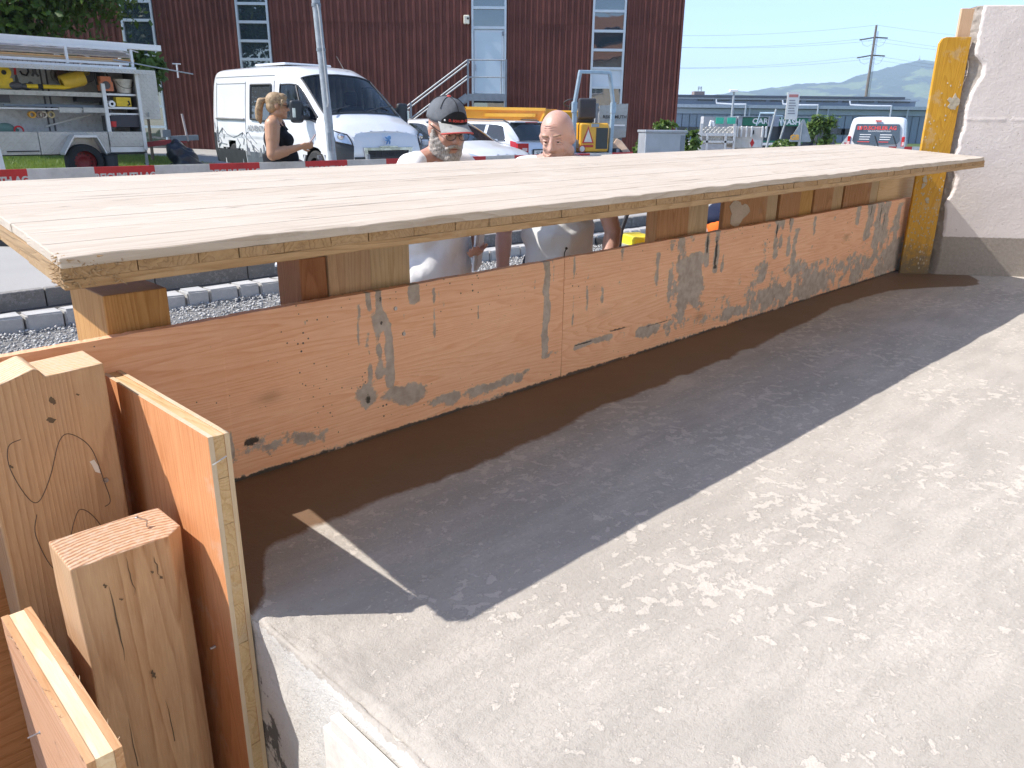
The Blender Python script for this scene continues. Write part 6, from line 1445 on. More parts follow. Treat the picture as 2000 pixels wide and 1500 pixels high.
# black cover sack over the coupling, dark bin under the trailer
p = at(362, 318, 15.3); g_ = gz(p.x, p.y)
sk = MB(); sk.ell((-.12, 0, .58), (.2, .18, .22), 16, 10).ell((.02, 0, .38), (.24, .2, .3), 16, 10).ell((.18, 0, .18), (.24, .2, .26), 16, 10).ell((.26, 0, .1), (.2, .2, .14), 12, 8)
me = baked(sk, .025, 3)
for v in me.vertices: v.co *= 1+.05*(sin(v.co.x*31+v.co.z*23)+sin(v.co.y*37+v.co.z*41))*.5
tag(link('cover_sack', me, mat('sack_black', (.012, .015, .024), .35, bump=.5, bscale=14.), None, (p.x, p.y, g_-.03), (0, 0, radians(20))), 'shiny black plastic sack slumped over the trailer coupling', 'sack')
xb, zb = tl(213, 300, -.05); o = thing('rubbish_bin', 'dark grey plastic bin standing below the trailer floor', 'bin', TO+D*xb+N*-.05, RZ); MB().lathe([(0, 0), (.12, 0), (.135, .42), (.145, .43), (.145, .46), (.12, .46), (.11, .03)], n=18).build('body', mat('bin_grey', (.035, .04, .045), .6), o, smooth=40); MB().lathe([(.14, .43), (.15, .43), (.15, .46), (.14, .46)], n=18).build('rim', M_BLK, o)

# ------------------------------------------------------------------ red and white barrier along the works
M_BRED = mat('barrier_red', (.55, .03, .03), .5, dirt=.15); M_BWHT = mat('barrier_white', (.6, .58, .54), .55, dirt=.25)
zB = .612
def barrier(s0, n, o0, first, label, z=zB, words=True, ln=.5, ht=.2):
    t = thing('barrier_board', label, 'barrier', W(s0, o0, z), RZ)
    for k in range(n):
        red = (k+first) % 2 == 0; f = MB().box(k*ln, (k+1)*ln, -.012, .012, -ht, 0).build('field', M_BRED if red else M_BWHT, t)
        if red and words: text('wording', 'REICHMUTH AG', .075, M_BWHT, f, (k*ln+ln/2, -.0135, -ht*.43), (pi/2, 0, 0), sx=.92, bold=.0035)
    for k in (0.3, n*ln-.3): 
        p = W(s0+k, o0); MB().cyl((k, .04, 0.05), (k, .04, -.56-zB+.0), .022, n=8).build('post', M_GALVD, t); MB().box(k-.35, k+.35, -.1, .18, -z-.70, -z-.62).build('foot', M_BLK, t)
    return t
q0 = SO(-9.771*.4, 15.908*.4); oB = 5.27
barrier(q0[0]-.5-1.5, 10, oB, 1, 'red and white barrier board lettered REICHMUTH AG in front of the trailer')
barrier(q0[0]+3.004, 10, oB, 1, 'red and white barrier board with lettering, passing behind the man in the cap')
p = at(4, 290, 9.5); t = thing('barrier_post', 'leaning aluminium post beside the trailer end', 'post', (p.x, 9.5, gz(p.x, 9.5))); MB().bar((-.0, 0, 0), (-.08, 0, p.z-t.location.z+.1), .09, .05).build('post', M_ALU, t); MB().box(-.2, .2, -.12, .12, 0, .08).build('foot', M_BLK, t)
# far barrier by the second van
p = at(1720, 287, 27.); t = thing('barrier_board', 'far red and white barrier board standing by the second white van', 'barrier', (p.x, 27., p.z+.02), radians(3))
for k in range(10): MB().box(k*.27, k*.27+.27, -.012, .012, -.14, 0).build('field', M_BRED if k % 2 == 1 else M_BWHT, t)
for x in (.1, 2.5): MB().cyl((x, .03, 0), (x, .03, -1.3), .02).build('post', M_GALVD, t)

# ------------------------------------------------------------------ utility cabinet, flatbed, banner
Y = 16.5; p = at(1298, 254, Y); g_ = gz(p.x, Y); hw = (at(1338, 260, Y).x-at(1258, 260, Y).x)/2; H_ = p.z-g_
t = thing('utility_cabinet', 'grey galvanised steel utility cabinet with flat lid beside the hall corner', 'cabinet', (p.x-.05, Y, g_), radians(8))
M_ZN = mat('zinc_sheet', (.38, .41, .44), .5, .45, var=.12, scale=3.)
MB().box(-hw, hw, -.25, .25, 0, H_-.05).build('body', M_ZN, t, bevel=.01); MB().box(-hw-.02, hw+.03, -.28, .28, H_-.05, H_).build('lid', M_ZN, t, bevel=.008)
for k in range(3): MB().box(-hw+.01, hw-.12, -.257, -.251, .25+k*.27, .5+k*.27).build('door_panel', M_ZN, t, bevel=.004)
MB().box(hw-.1, hw-.01, -.258, -.251, .1, H_-.1).build('side_strip', M_GALVD, t)
Y = 21.; p = at(1430, 290, Y); g_ = gz(p.x, Y); t = thing('tool_carrier', 'aluminium flatbed tool carrier with clipped tools in front of the car wash', 'trailer', (p.x, Y, g_))
cx_ = lambda px: at(px, 265, Y).x-p.x; cz_ = lambda py: at(1430, py, Y).z-g_
MB().box(cx_(1368), cx_(1434), 0, .9, cz_(282), cz_(262)).build('side_panel', M_CHK, t); MB().box(cx_(1370), cx_(1434), .05, .1, cz_(261), cz_(248)).build('upper_panel', M_CHK, t)
MB().box(cx_(1364), cx_(1435), -.08, .02, cz_(266), cz_(260)).build('top_rail', M_ALU, t); MB().box(cx_(1438), cx_(1494), .1, .9, cz_(290), cz_(247)).build('cargo_box', mat('box_alu', (.5, .48, .45), .5, .3), t, bevel=.02)
for px in (1366, 1378, 1414, 1431): MB().box(cx_(px), cx_(px+4), -.1, -.04, 0, cz_(262)).build('leg', M_ALU, t)
MB().box(cx_(1366), cx_(1432), -.1, -.05, cz_(279), cz_(275)).build('rail', M_ALU, t)
for px in (1366, 1431): MB().box(cx_(px), cx_(px+5), -.04, .03, cz_(262), cz_(242)).build('stake', M_ALU, t)
for px in (1438, 1446, 1456, 1466, 1487, 1494): MB().box(cx_(px), cx_(px+3.5), .0, .06, cz_(268), cz_(246)).build('clip', M_ALU, t, bevel=.01)
MB().box(cx_(1468), cx_(1474), .08, .1, cz_(262), cz_(254)).build('vent', M_BLK, t); MB().box(cx_(1468), cx_(1490), .07, .1, cz_(287), cz_(273)).build('hatch', M_ALU, t)
MB().prism([(-.06, 0), (0, .11), (.06, 0), (0, -.11)], lambda u, v, d: (cx_(1472)+u, d, cz_(279)+v), .06, .069).build('hazard_diamond', M_RED, t)
MB().tube([(cx_(1386), .1, cz_(247)), (cx_(1388), .1, cz_(236)), (cx_(1392), .1, cz_(238)), (cx_(1394), .1, cz_(247))], .03, 6).build('tool_handle', M_WHT, t)
MB().cyl((cx_(1380), .4, .3), (cx_(1380), .2, .3), .3, n=16).build('wheel', M_TYRE, t)
Y = 33.; p = at(1640, 283, Y); g_ = gz(p.x, Y); t = thing('beach_flag', 'white feather flag with red letters beside the second white van', 'flag', (p.x, Y, g_))
b0 = p.z-g_
MB().prism([(-.1, b0-.5), (.05, b0), (.3, b0+.36), (.5, b0+.48), (.52, b0+.3), (.4, b0-.1), (.25, b0-.5)], lambda u, v, d: (u, d, v), -.008, .008).build('cloth', M_WHT, t)
MB().tube([(-.12, 0, 0), (-.1, 0, b0-.4), (.05, 0, b0), (.3, 0, b0+.37), (.5, 0, b0+.5)], .015, 5).build('mast', M_GALV, t); text('lettering', 'VIA', .2, M_REDP, t, (.2, -.012, b0-.02), (pi/2, radians(-65), 0), bold=.004)
# ------------------------------------------------------------------ people
def skin(name, c, red=(.5, .2, .15)):
    m, nt, b, N_, L = nodes_of(name); v = mapped(N_, L, (1, 1, 1), rnd=False)
    n = N_('TexNoise', Scale=16., Detail=5., Roughness=.65); L(v, n.inputs['Vector'])
    L(mixc(N_, L, ramp(N_, L, n.outputs[0], [(.35, 0.), (.75, .35)]), c, red), b.inputs['Base Color'])
    b.inputs['Roughness'].default_value = .45; b.inputs['Subsurface Weight'].default_value = .12; b.inputs['Subsurface Radius'].default_value = (.01, .004, .002)
    bp = N_('Bump', Strength=.15, Distance=.003); n2 = N_('TexNoise', Scale=120., Detail=3.); L(v, n2.inputs['Vector']); L(n2.outputs[0], bp.inputs['Height']); L(bp.outputs[0], b.inputs['Normal']); return m
def cloth(name, c, sc=9., bump=.5, var=.06):
    return mat(name, c, .85, 0, var=var, scale=4., bump=bump, bscale=sc, spec=.2)
def hair(name, a, b_, stretch=(1, 1, .25), sc=90.):
    m, nt, b, N_, L = nodes_of(name); v = mapped(N_, L, stretch, rnd=False)
    n = N_('TexNoise', Scale=sc, Detail=4., Roughness=.75); L(v, n.inputs['Vector'])
    L(mixc(N_, L, ramp(N_, L, n.outputs[0], [(.35, 0.), (.65, 1.)]), a, b_), b.inputs['Base Color']); b.inputs['Roughness'].default_value = .55
    bp = N_('Bump', Strength=.9, Distance=.004); L(n.outputs[0], bp.inputs['Height']); L(bp.outputs[0], b.inputs['Normal']); return m
def limb(mb, pts, rs):
    for (p, q), (a, b_) in zip(zip(pts, pts[1:]), zip(rs, rs[1:])): mb.cap(p, q, a, b_, 12)
def hand(mb, w_, d, palm_n, sc=1., curl=.5):
    """palm and five separate fingers; d along the hand, palm_n out of the palm"""
    w_, d, n = Vector(w_), Vector(d).normalized(), Vector(palm_n); n = (n-d*n.dot(d)).normalized(); s = d.cross(n)
    R_ = Matrix((s, d, n)).transposed()
    mb.ell(w_+d*.045*sc, (.04*sc, .052*sc, .016*sc), 12, 8, R_)
    for k, (off, ln) in enumerate(((-.03, .062), (-.01, .075), (.01, .07), (.029, .054))):
        p = w_+d*.085*sc+s*off*sc; q = p+(d*cos(curl)+n*sin(curl))*ln*.45*sc; r = q+(d*cos(curl*2.2)+n*sin(curl*2.2))*ln*.5*sc
        limb(mb, [p-d*.01*sc, q, r], [.0088*sc, .008*sc, .0068*sc])
    p = w_+d*.03*sc-s*.035*sc; q = p+(d*.6-s*.6+n*.3).normalized()*.035*sc; r = q+(d*.9-s*.1+n*.4).normalized()*.03*sc; limb(mb, [p, q, r], [.012*sc, .0095*sc, .008*sc])
def head(mb, c, R_, f=1., fem=False):
    T = lambda x, y, z: Vector(c)+R_ @ Vector((x*f, y*f, z*f))
    e = lambda p, r, n=16, m=10: mb.ell(T(*p), tuple(x*f for x in r), n, m, R_)
    e((-.012, 0, .03), (.1, .078, .092), 22, 14); e((.02, 0, -.035), (.071, .067, .09)); e((.036, 0, -.088), (.046, .05, .034)); e((.07, 0, -.1), (.022, .026, .02))
    for s in (-1, 1):
        e((.067, s*.03, .026), (.022, .026, .010)); e((.06, s*.038, -.03), (.022, .02, .022)); e((-.008, s*.079, -.005), (.022, .011, .033)); e((-.0, s*.083, .008), (.016, .008, .014)); e((.0, s*.062, -.07), (.04, .016, .03))
    mb.cap(T(.087, 0, .016), T(.106, 0, -.03), .009*f, .0135*f, 10)
    for s in (-1, 1): e((.095, s*.011, -.034), (.011, .009, .008), 10, 6)
    e((.083, 0, -.062), (.012, .024, .006), 10, 6); e((.082, 0, -.074), (.012, .021, .007), 10, 6); e((.075, 0, -.052), (.014, .03, .016), 10, 6)
def face_parts(t, body, c, R_, f=1., iris=(.04, .035, .03), skinm=None, brow=None):
    T = lambda x, y, z: Vector(c)+R_ @ Vector((x*f, y*f, z*f))
    for s in (-1, 1):
        ey = MB().ell(T(.072, s*.031, .004), (.011*f,)*3, 12, 8).build('eye', mat('eye_white', (.5, .46, .43), .3), body, smooth=180)
        MB().ell(T(.0803, s*.031, .001), (.004*f, .0058*f, .0058*f), 10, 6, R_).build('iris', mat('iris', iris, .2), ey, smooth=180)
        MB().ell(T(.0735, s*.031, .0072), (.0128*f, .0165*f, .0078*f), 12, 7, R_).build('eyelid', skinm, body, smooth=180)
        MB().ell(T(.0725, s*.031, -.0085), (.0125*f, .016*f, .0075*f), 12, 7, R_).build('eyelid', skinm, body, smooth=180)
        if brow: MB().cap(T(.089, s*.016, .03), T(.08, s*.046, .032), .0045*f, .0035*f, 8).build('eyebrow', brow, body, smooth=180)
    MB().ell(T(.0925, 0, -.067), (.0045*f, .021*f, .0022*f), 12, 6, R_).build('mouth', mat('lip_line', (.22, .07, .06), .6), body, smooth=180)
def ruffle(me, amt, seed=0, f=(9, 7, 5)):
    n = len(me.vertices); co = np.empty(n*3, np.float32); no = np.empty(n*3, np.float32); me.vertices.foreach_get('co', co); me.vertices.foreach_get('normal', no)
    co = co.reshape(-1, 3); no = no.reshape(-1, 3); x, y, z = co.T
    d = amt*(np.sin(x*f[0]*6+z*f[2]*5+seed)+np.sin(y*f[1]*6-z*f[2]*7+seed*2)+.6*np.sin(z*41+x*23+seed))*.5
    me.vertices.foreach_set('co', np.ascontiguousarray(co+no*d[:, None], np.float32).ravel()); me.update()
def Rh(yaw=0, pitch=0, roll=0): return (Matrix.Rotation(yaw, 3, 'Z') @ Matrix.Rotation(pitch, 3, 'Y') @ Matrix.Rotation(roll, 3, 'X'))
def torso_axis(pel, lean): t = Vector((sin(lean), 0, cos(lean))); return t, Vector((cos(lean), 0, -sin(lean)))
def figure(label, loc, h, sk_, lean=0., hd=(0, 0, 0), arms=(), H=1., pelz=.94, build=1., belly=0., bust=0., legs=None, neckf=.03, hand_d=None, armw=1.):
    """returns thing, body, and the landmarks; forward is +x, left is +y"""
    t = thing('person', label, 'person', loc, h); b_ = MB(); P = Vector((0, 0, pelz)); ax, fw = torso_axis(P, lean)
    yv = Vector((0, 1, 0)); Rt = Rh(0, lean)
    ch = P+ax*.33; ab = P+ax*.15; sh = [P+ax*.475+yv*s*.175*build for s in (-1, 1)]; nb = P+ax*.53
    hd_c = nb+ax*.125+fw*neckf; Rhd = Rh(hd[0], hd[1], hd[2])
    b_.ell(P, (.105*build, .155*build, .12), 16, 10, Rt); b_.ell(ab+fw*(.0+belly*.5), (.10*build+belly, .145*build, .16), 16, 10, Rt); b_.ell(ch, (.11*build, .165*build, .17), 16, 10, Rt); b_.ell(P+ax*.46, (.075*build, .17*build, .06), 14, 8, Rt)
    b_.cap(nb-ax*.06, hd_c-ax*.03-fw*.01, .062*build, .054, 14)
    for s in sh: b_.cap(s+ax*.005, nb+ax*.0-fw*.015, .05*build, .055, 12)
    head(b_, hd_c, Rhd, H)
    for i, (el, wr) in enumerate(arms):
        el, wr = Vector(el), Vector(wr); limb(b_, [sh[i], el, wr], [.052*build*armw, .042*build*armw, .029])
        b_.cap(sh[i], sh[i].lerp(el, .5), .055*build*armw, .05*build*armw, 12)
        b_.cap(el.lerp(wr, .15), el.lerp(wr, .45), .043*build*armw, .038*build*armw, 12)
        d = (wr-el).normalized() if not hand_d or hand_d[i] is None else Vector(hand_d[i][0]); pn = Vector((.2, (1, -1)[i], .1)) if not hand_d or hand_d[i] is None else Vector(hand_d[i][1])
        hand(b_, wr, d, pn, 1., .55)
    lg = legs or [((.01, -.1, .49), (-.02, -.11, .09)), ((.01, .1, .49), (-.02, .11, .09))]
    for i, (kn, an) in enumerate(lg):
        hp = P+yv*(-1, 1)[i]*.09-ax*.02; limb(b_, [hp, kn, an], [.085*build, .057, .04]); b_.cap(Vector(kn).lerp(Vector(an), .15), Vector(kn).lerp(Vector(an), .45), .055, .052, 12)
        limb(b_, [Vector(an)+Vector((-.04, 0, -.05)), Vector(an)+Vector((.15, 0, -.06))], [.04, .03])
    me = baked(b_, .0075, 2); body = link('body', me, sk_, t)
    return t, body, dict(P=P, ax=ax, fw=fw, ch=ch, ab=ab, sh=sh, nb=nb, hc=hd_c, Rh=Rhd, Rt=Rt, legs=lg, arms=arms, yv=yv, build=build, belly=belly)
def shirt(t, k, m, sleeve=.5, hem=-.06, pad=.012, name='shirt', straps=False, loose=.02, low=0., ruf=.006, vox=.011, bust=0.):
    b_ = MB(); P, ax, fw, yv, B = k['P'], k['ax'], k['fw'], k['yv'], k['build']; Rt = k['Rt']
    b_.ell(k['ab']+fw*k['belly']*.5, (.1*B+k['belly']+pad+loose, .145*B+pad+loose, .17), 18, 10, Rt); b_.ell(k['ch'], (.11*B+pad, .165*B+pad, .175), 18, 10, Rt)
    b_.cyl(P+ax*hem, P+ax*.2, .14*B+pad+loose, .14*B+pad, 22)
    if hem < -.05: b_.ell(P-ax*.02, (.14*B+pad, .178*B+pad+.012, .13), 18, 10, Rt)
    if not straps:
        b_.ell(P+ax*.455, (.08*B+pad, .175*B+pad, .065), 16, 8, Rt)
        for s in k['sh']: b_.cap(s+ax*.012, k['nb']-fw*.015-ax*.012+(s-k['nb'])*.25, .05*B+pad*.6, .05+pad*.4, 12)
    if bust:
        for s in (-1, 1): b_.ell(P+ax*.33+fw*.09+yv*s*.07, (.07, .07, .075), 12, 8)
    if sleeve:
        for i, (el, wr) in enumerate(k['arms']):
            p = k['sh'][i]; q = p.lerp(Vector(el), sleeve); b_.cap(p, p.lerp(Vector(el), .25), .063*B+pad*.6, .063*B, 14); b_.cyl(p, q, .064*B+pad*.5, .066*B+pad*.6, 14)
    me = baked(b_, vox, 3); ruffle(me, ruf, 2.); return link(name, me, m, t)
def trousers(t, k, m, to=1., pad=.014, name='trousers', top=.05, vox=.011):
    b_ = MB(); P, ax, yv, B = k['P'], k['ax'], k['yv'], k['build']; b_.ell(P, (.112*B+pad, .16*B+pad, .12), 18, 10, k['Rt']); b_.cyl(P, P+ax*top, .135*B+pad, .135*B+pad, 20)
    for i, (kn, an) in enumerate(k['legs']):
        hp = P+yv*(-1, 1)[i]*.09-ax*.02; kn, an = Vector(kn), Vector(an); limb(b_, [hp, kn], [.09*B+pad, .065+pad])
        if to > .5: limb(b_, [kn, kn.lerp(an, (to-.5)*2)], [.065+pad, .055+pad])
    me = baked(b_, vox, 3); ruffle(me, .004, 5.); return link(name, me, m, t)
def shoes(t, k, m):
    for kn, an in k['legs']:
        an = Vector(an); b_ = MB(); b_.cap(an+Vector((-.05, 0, -.045)), an+Vector((.14, 0, -.05)), .047, .04, 12); b_.cap(an+Vector((-.03, 0, -.04)), an+Vector((-.02, 0, .02)), .05, .052, 12); b_.box(an.x-.1, an.x+.19, an.y-.045, an.y+.045, an.z-.09, an.z-.06)
        link('shoe', baked(b_, .01, 2), m, t)
M_SKA = skin('skin_ruddy', (.48, .26, .185), (.45, .19, .135)); M_SKB = skin('skin_pink', (.56, .34, .27), (.52, .26, .2)); M_SKC = skin('skin_tan', (.48, .26, .15), (.42, .2, .11))
GL = -.735
# ---- man in the cap, reading from his papers
p = at(884, 253, 3.78); h = radians(-38)
t, body, k = figure('man in grey cap and white T-shirt with full grey beard, holding papers', (p.x-.10, p.y+.075, GL), h, M_SKA, lean=.06, hd=(radians(-17), radians(15), 0), neckf=.05, build=1.04,
    arms=[((-.12, -.26, 1.17), (-.13, -.28, .92)), ((.03, .28, 1.18), (.17, .13, 1.06))], pelz=.97, legs=[((.01, -.1, .5), (-.02, -.12, .09)), ((.02, .1, .5), (.0, .12, .09))], hand_d=[None, ((.55, -.75, -.2), (-.3, -.3, .8))])
t.location.z = p.z-k['hc'].z
if t.location.z < GL: pass
hc, R_ = k['hc'], k['Rh']; T = lambda x, y, z: hc+R_ @ Vector((x, y, z))
face_parts(t, body, hc, R_, 1., skinm=M_SKA, brow=mat('grey_brow', (.35, .3, .26), .8))
M_BRD = hair('grey_beard', (.22, .185, .155), (.55, .5, .45), (1, 1, .4), 150.)
bd = MB()
for a in range(-7, 8):
    s = a/7; x = .083*cos(s*1.35)-.012; y = .076*sin(s*1.35); zt = -.035+.035*abs(s)**2; bd.cap(T(x*.95, y, zt-.02-.015*(1-abs(s))), T(x*.92+.004, y*.95, -.098-.02*(1-abs(s))), .015, .017, 8)
for s in (-1, 1): bd.cap(T(.012, s*.076, .0), T(.02, s*.074, -.05), .01, .015, 8); bd.cap(T(.094, s*.004, -.05), T(.082, s*.036, -.066), .008, .009, 8)
bd.ell(T(.07, 0, -.112), (.035, .045, .03), 14, 9, R_)
me = baked(bd, .006, 1)
ruffle(me, .002, 4, (40, 44, 38)); ruffle(me, .0015, 9, (71, 63, 58))
link('beard', me, M_BRD, t)
hb = MB().ell(T(-.048, 0, -.005), (.055, .0745, .045), 16, 10, R_); link('hair', baked(hb, .007, 1), M_BRD, t)
# cap
M_CAP = cloth('cap_grey', (.13, .14, .155), 30., .5, .25); M_CAPB = cloth('cap_black', (.02, .02, .022), 30.)
cp = MB(); n = 28; rings = 9; V = []; F_ = []
for i in range(rings+1):
    a = i/rings*pi/2
    for j in range(n): 
        th = 2*pi*j/n; V.append(T(-.012+.112*cos(a)**.75*cos(th), .089*cos(a)**.75*sin(th), .042+.104*sin(a)))
for i in range(rings): F_ += [(i*n+j, i*n+(j+1) % n, (i+1)*n+(j+1) % n, (i+1)*n+j) for j in range(n)]
cap_ = cp.add(V, F_).build('cap', M_CAP, t, smooth=180); s_ = cap_.modifiers.new('s', 'SOLIDIFY'); s_.thickness = .003
V = []; F_ = []; nu, nv = 14, 6          # curved peak
for a in range(nu+1):
    th = (a/nu-.5)*2*1.05
    for b_ in range(nv+1):
        r = b_/nv; ex = .075*r*(1-.35*abs(th/1.05)**2.5); V.append(T(-.012+.11*cos(th)+ex, .088*sin(th)*(1+.05*r), .05-.016*r-.03*(abs(th)/1.05)**2*r))
for a in range(nu): F_ += [(a*(nv+1)+b_, (a+1)*(nv+1)+b_, (a+1)*(nv+1)+b_+1, a*(nv+1)+b_+1) for b_ in range(nv)]
pk = MB().add(V, F_).build('peak', mat('peak_grey', (.3, .3, .29), .85, bump=.3), cap_, smooth=180); s_ = pk.modifiers.new('s', 'SOLIDIFY'); s_.thickness = .005
MB().tube([V[a*(nv+1)+nv] for a in range(nu+1)], .0035, 6).build('peak_edge', mat('cap_red', (.5, .06, .05), .7), cap_)
MB().ell(T(-.012, 0, .147), (.011, .011, .006), 10, 6, R_).build('button', MATS['cap_red'], cap_); MB().ell(T(-.128, -.012, .035), (.008, .014, .01), 8, 6, R_).build('strap', MATS['cap_red'], cap_)
V = []; F_ = []; nn = 14
for a in range(nn+1):
    th = (a/nn-.5)*1.75
    for b_ in range(7):
        al = b_/6*.62*(1-.75*abs(th/.875)**2.2); V.append(T(-.012+.1145*cos(al)**.75*cos(th), .0915*cos(al)**.75*sin(th), .044+.104*sin(al)))
for a in range(nn): F_ += [(a*7+b_, (a+1)*7+b_, (a+1)*7+b_+1, a*7+b_+1) for b_ in range(6)]
MB().add(V, F_).build('front_panel', M_CAPB, cap_, smooth=180)
sm_ = MB()
for th in (0, pi/3, 2*pi/3, pi, -pi/3, -2*pi/3): sm_.tube([T(-.012+.1145*cos(a)**.75*cos(th), .0915*cos(a)**.75*sin(th), .042+.105*sin(a)) for a in np.linspace(.62, 1.5, 8)], .0014, 4)
sm_.build('seam', M_CAPB, cap_)
M_CT = mat('cap_letters', (.6, .06, .05), .6)
for i, chh in enumerate('D.SCHILER AG'):     # embroidered letters follow the curve of the panel
    th = -.52+(i+.5)*1.05/12; al = .2
    if chh == ' ': continue
    o = text('cap_letter', chh, .0145, M_CT, cap_, ext=.0006, bold=.0005); pos = T(-.012+.1175*cos(al)**.75*cos(th), .0945*cos(al)**.75*sin(th), .044+.104*sin(al))
    xa = R_ @ Vector((-sin(th), cos(th)*.8, 0)).normalized(); za = R_ @ Vector((cos(th)*.97, sin(th)*.97, .24)).normalized(); ya = za.cross(xa).normalized(); xa = ya.cross(za)
    xa = -xa if False else xa; ya = za.cross(xa)
    o.matrix_local = Matrix(((xa.x, ya.x, za.x, pos.x), (xa.y, ya.y, za.y, pos.y), (xa.z, ya.z, za.z, pos.z), (0, 0, 0, 1)))
MB().ell(T(.088, -.068, .066), (.004, .004, .004), 8, 6).build('cap_stud', M_WHT, cap_)
gl = MB()      # glasses
for s in (-1, 1): gl.tube([T(.104, s*.005+s*.03+.027*cos(a*pi/6), -.004+.018*sin(a*pi/6)) for a in range(13)], .0016, 5).tube([T(.1, s*.062, .004), T(.06, s*.082, .012), (T(-.01, s*.086, .02))], .0024, 5)
gl.tube([T(.105, -.01, 0), T(.109, 0, .002), T(.105, .01, 0)], .0016, 5); g_ = gl.build('glasses', mat('glasses_frame', (.06, .05, .05), .3, .5), t)
for s in (-1, 1): MB().lathe([(0, .0), (.024, .0)], T(.104, s*.035, -.004), 16, R_ @ Matrix.Rotation(pi/2, 3, 'Y')).build('lens', glass('lens', alpha=.92), g_)
MB().ell(T(-.002, -.086, -.038), (.004, .004, .004), 8, 6).build('ear_stud', M_CHROME, t)
M_TS = cloth('white_shirt', (.82, .8, .78), 11., .6)
s1 = shirt(t, k, M_TS, .55, hem=-.1, loose=.03)
ln = MB(); P_ = k['P']; ax = k['ax']
for j in range(7): ln.tube([k['nb']+Vector((.02-.01*j, -.13-.012*j, -.03-.01*j)), k['nb']+Vector((.055-.01*j, -.15-.01*j, -.09-.01*j)), k['nb']+Vector((.07-.012*j, -.155-.01*j, -.15))], .0028, 4)
ln.build('shirt_print', mat('print_grey', (.2, .2, .24), .8), s1)
trousers(t, k, cloth('work_trousers', (.2, .18, .13))); shoes(t, k, mat('boot_brown', (.09, .06, .04), .7))
wr = k['arms'][0][1]; M0 = t.matrix_basis
pw = thing('paper_sheets', 'bundle of folded paper sheets in the bearded man’s hand', 'papers', t.location+Matrix.Rotation(h, 3, 'Z') @ Vector((.215, .05, 1.06)), h)
for j, c in enumerate(((.72, .72, .74), (.68, .69, .74), (.7, .68, .7))): MB().hexa([(-.01, .012*j-.012, -.1), (.002, .012*j-.0105, -.1), (-.07, .012*j+.1, -.09), (-.06, .012*j+.1, -.09), (.02, .012*j-.014, .13), (.03, .012*j-.0125, .13), (-.04, .012*j+.1, .14), (-.03, .012*j+.1, .14)]).build('sheet', mat('sheet_%d' % j, c, .6), pw)
# ---- bald man
p = at(1088, 268, 3.9); h = radians(-101)
t, body, k = figure('bald man with stubble in light grey T-shirt looking down at the formwork', (p.x, p.y+.17, GL), h, M_SKB, lean=.16, hd=(radians(-10), radians(16), radians(3)), neckf=.07, build=1.05,
    arms=[((.05, -.285, 1.12), (.16, -.27, .86)), ((.05, .285, 1.14), (.17, .26, .88))], pelz=.96)
hw_ = Matrix.Rotation(h, 3, 'Z') @ k['hc']; t.location = (p.x-hw_.x, p.y-hw_.y, p.z-k['hc'].z)
hc, R_ = k['hc'], k['Rh']; T = lambda x, y, z: hc+R_ @ Vector((x, y, z))
face_parts(t, body, hc, R_, 1., skinm=M_SKB, brow=mat('brown_brow', (.3, .19, .13), .8))
for zz_ in (.058, .068, .078): MB().tube([T(.083-.012*(zz_-.058)/.02*.5-abs(y)*.25, y, zz_+.003*sin(y*90)) for y in np.linspace(-.035, .035, 9)], .0016, 5).build('brow_crease', M_SKB, t)
st = MB(); M_STB = hair('stubble', (.5, .28, .2), (.64, .39, .3), (1, 1, 1), 200.)
for a in range(-6, 7): s = a/6; st.cap(T(.066*cos(s*1.2)+.014, .058*sin(s*1.2), -.075+.02*abs(s)), T(.06*cos(s*1.2)+.016, .054*sin(s*1.2), -.105), .011, .011, 8)
for s in (-1, 1): st.cap(T(.093, s*.004, -.052), T(.08, s*.032, -.07), .006, .006, 8)
link('stubble', baked(st, .006, 1), M_STB, t)
hs_ = MB().ell(T(-.036, 0, .01), (.0815, .0795, .058), 20, 12, R_); link('cropped_hair', baked(hs_, .006, 1), hair('cropped', (.3, .22, .19), (.52, .35, .28), (1, 1, 1), 260.), t)
shirt(t, k, cloth('grey_shirt', (.66, .66, .64), 10., .6), .55, hem=-.02, loose=.03, ruf=.009); trousers(t, k, cloth('dark_trousers', (.06, .06, .065))); shoes(t, k, MATS['boot_brown'])
# ---- woman with a phone
YW = 8.15; p = at(543, 207, YW); h = radians(8)
t, body, k = figure('woman with blond ponytail and black top looking at her phone beside the camper van', (p.x, YW, -.5), h, M_SKC, lean=-.04, hd=(radians(4), radians(4), 0), neckf=.05, build=1.06, belly=.05, pelz=.93,
    arms=[((-.03, -.255, 1.13), (.24, -.21, 1.205)), ((.02, .24, 1.08), (.26, .1, 1.0))], H=.97, armw=1.3, hand_d=[((1, .15, .12), (.1, .9, .4)), None])
hw_ = Matrix.Rotation(h, 3, 'Z') @ k['hc']; t.location = (p.x-hw_.x, YW-hw_.y, p.z-k['hc'].z)
hc, R_ = k['hc'], k['Rh']; T = lambda x, y, z: hc+R_ @ Vector((x, y, z))
face_parts(t, body, hc, R_, .97, skinm=M_SKC, brow=mat('brown_brow', (.3, .19, .13), .8))
M_BLH = hair('blond_hair', (.19, .115, .055), (.5, .35, .19), (.4, 1, .4), 110.)
hr = MB().ell(T(-.022, 0, .042), (.104, .084, .092), 20, 12, R_).ell(T(-.05, 0, -.01), (.07, .08, .07), 16, 10, R_).ell(T(.04, 0, .085), (.05, .06, .04), 14, 9, R_)
for s in (-1, 1): hr.cap(T(.05, s*.072, .05), T(.035, s*.077, -.02), .015, .007, 8)
me = baked(hr, .007, 2); ruffle(me, .0015, 3, (9, 18, 9)); hr_ = link('hair', me, M_BLH, t)
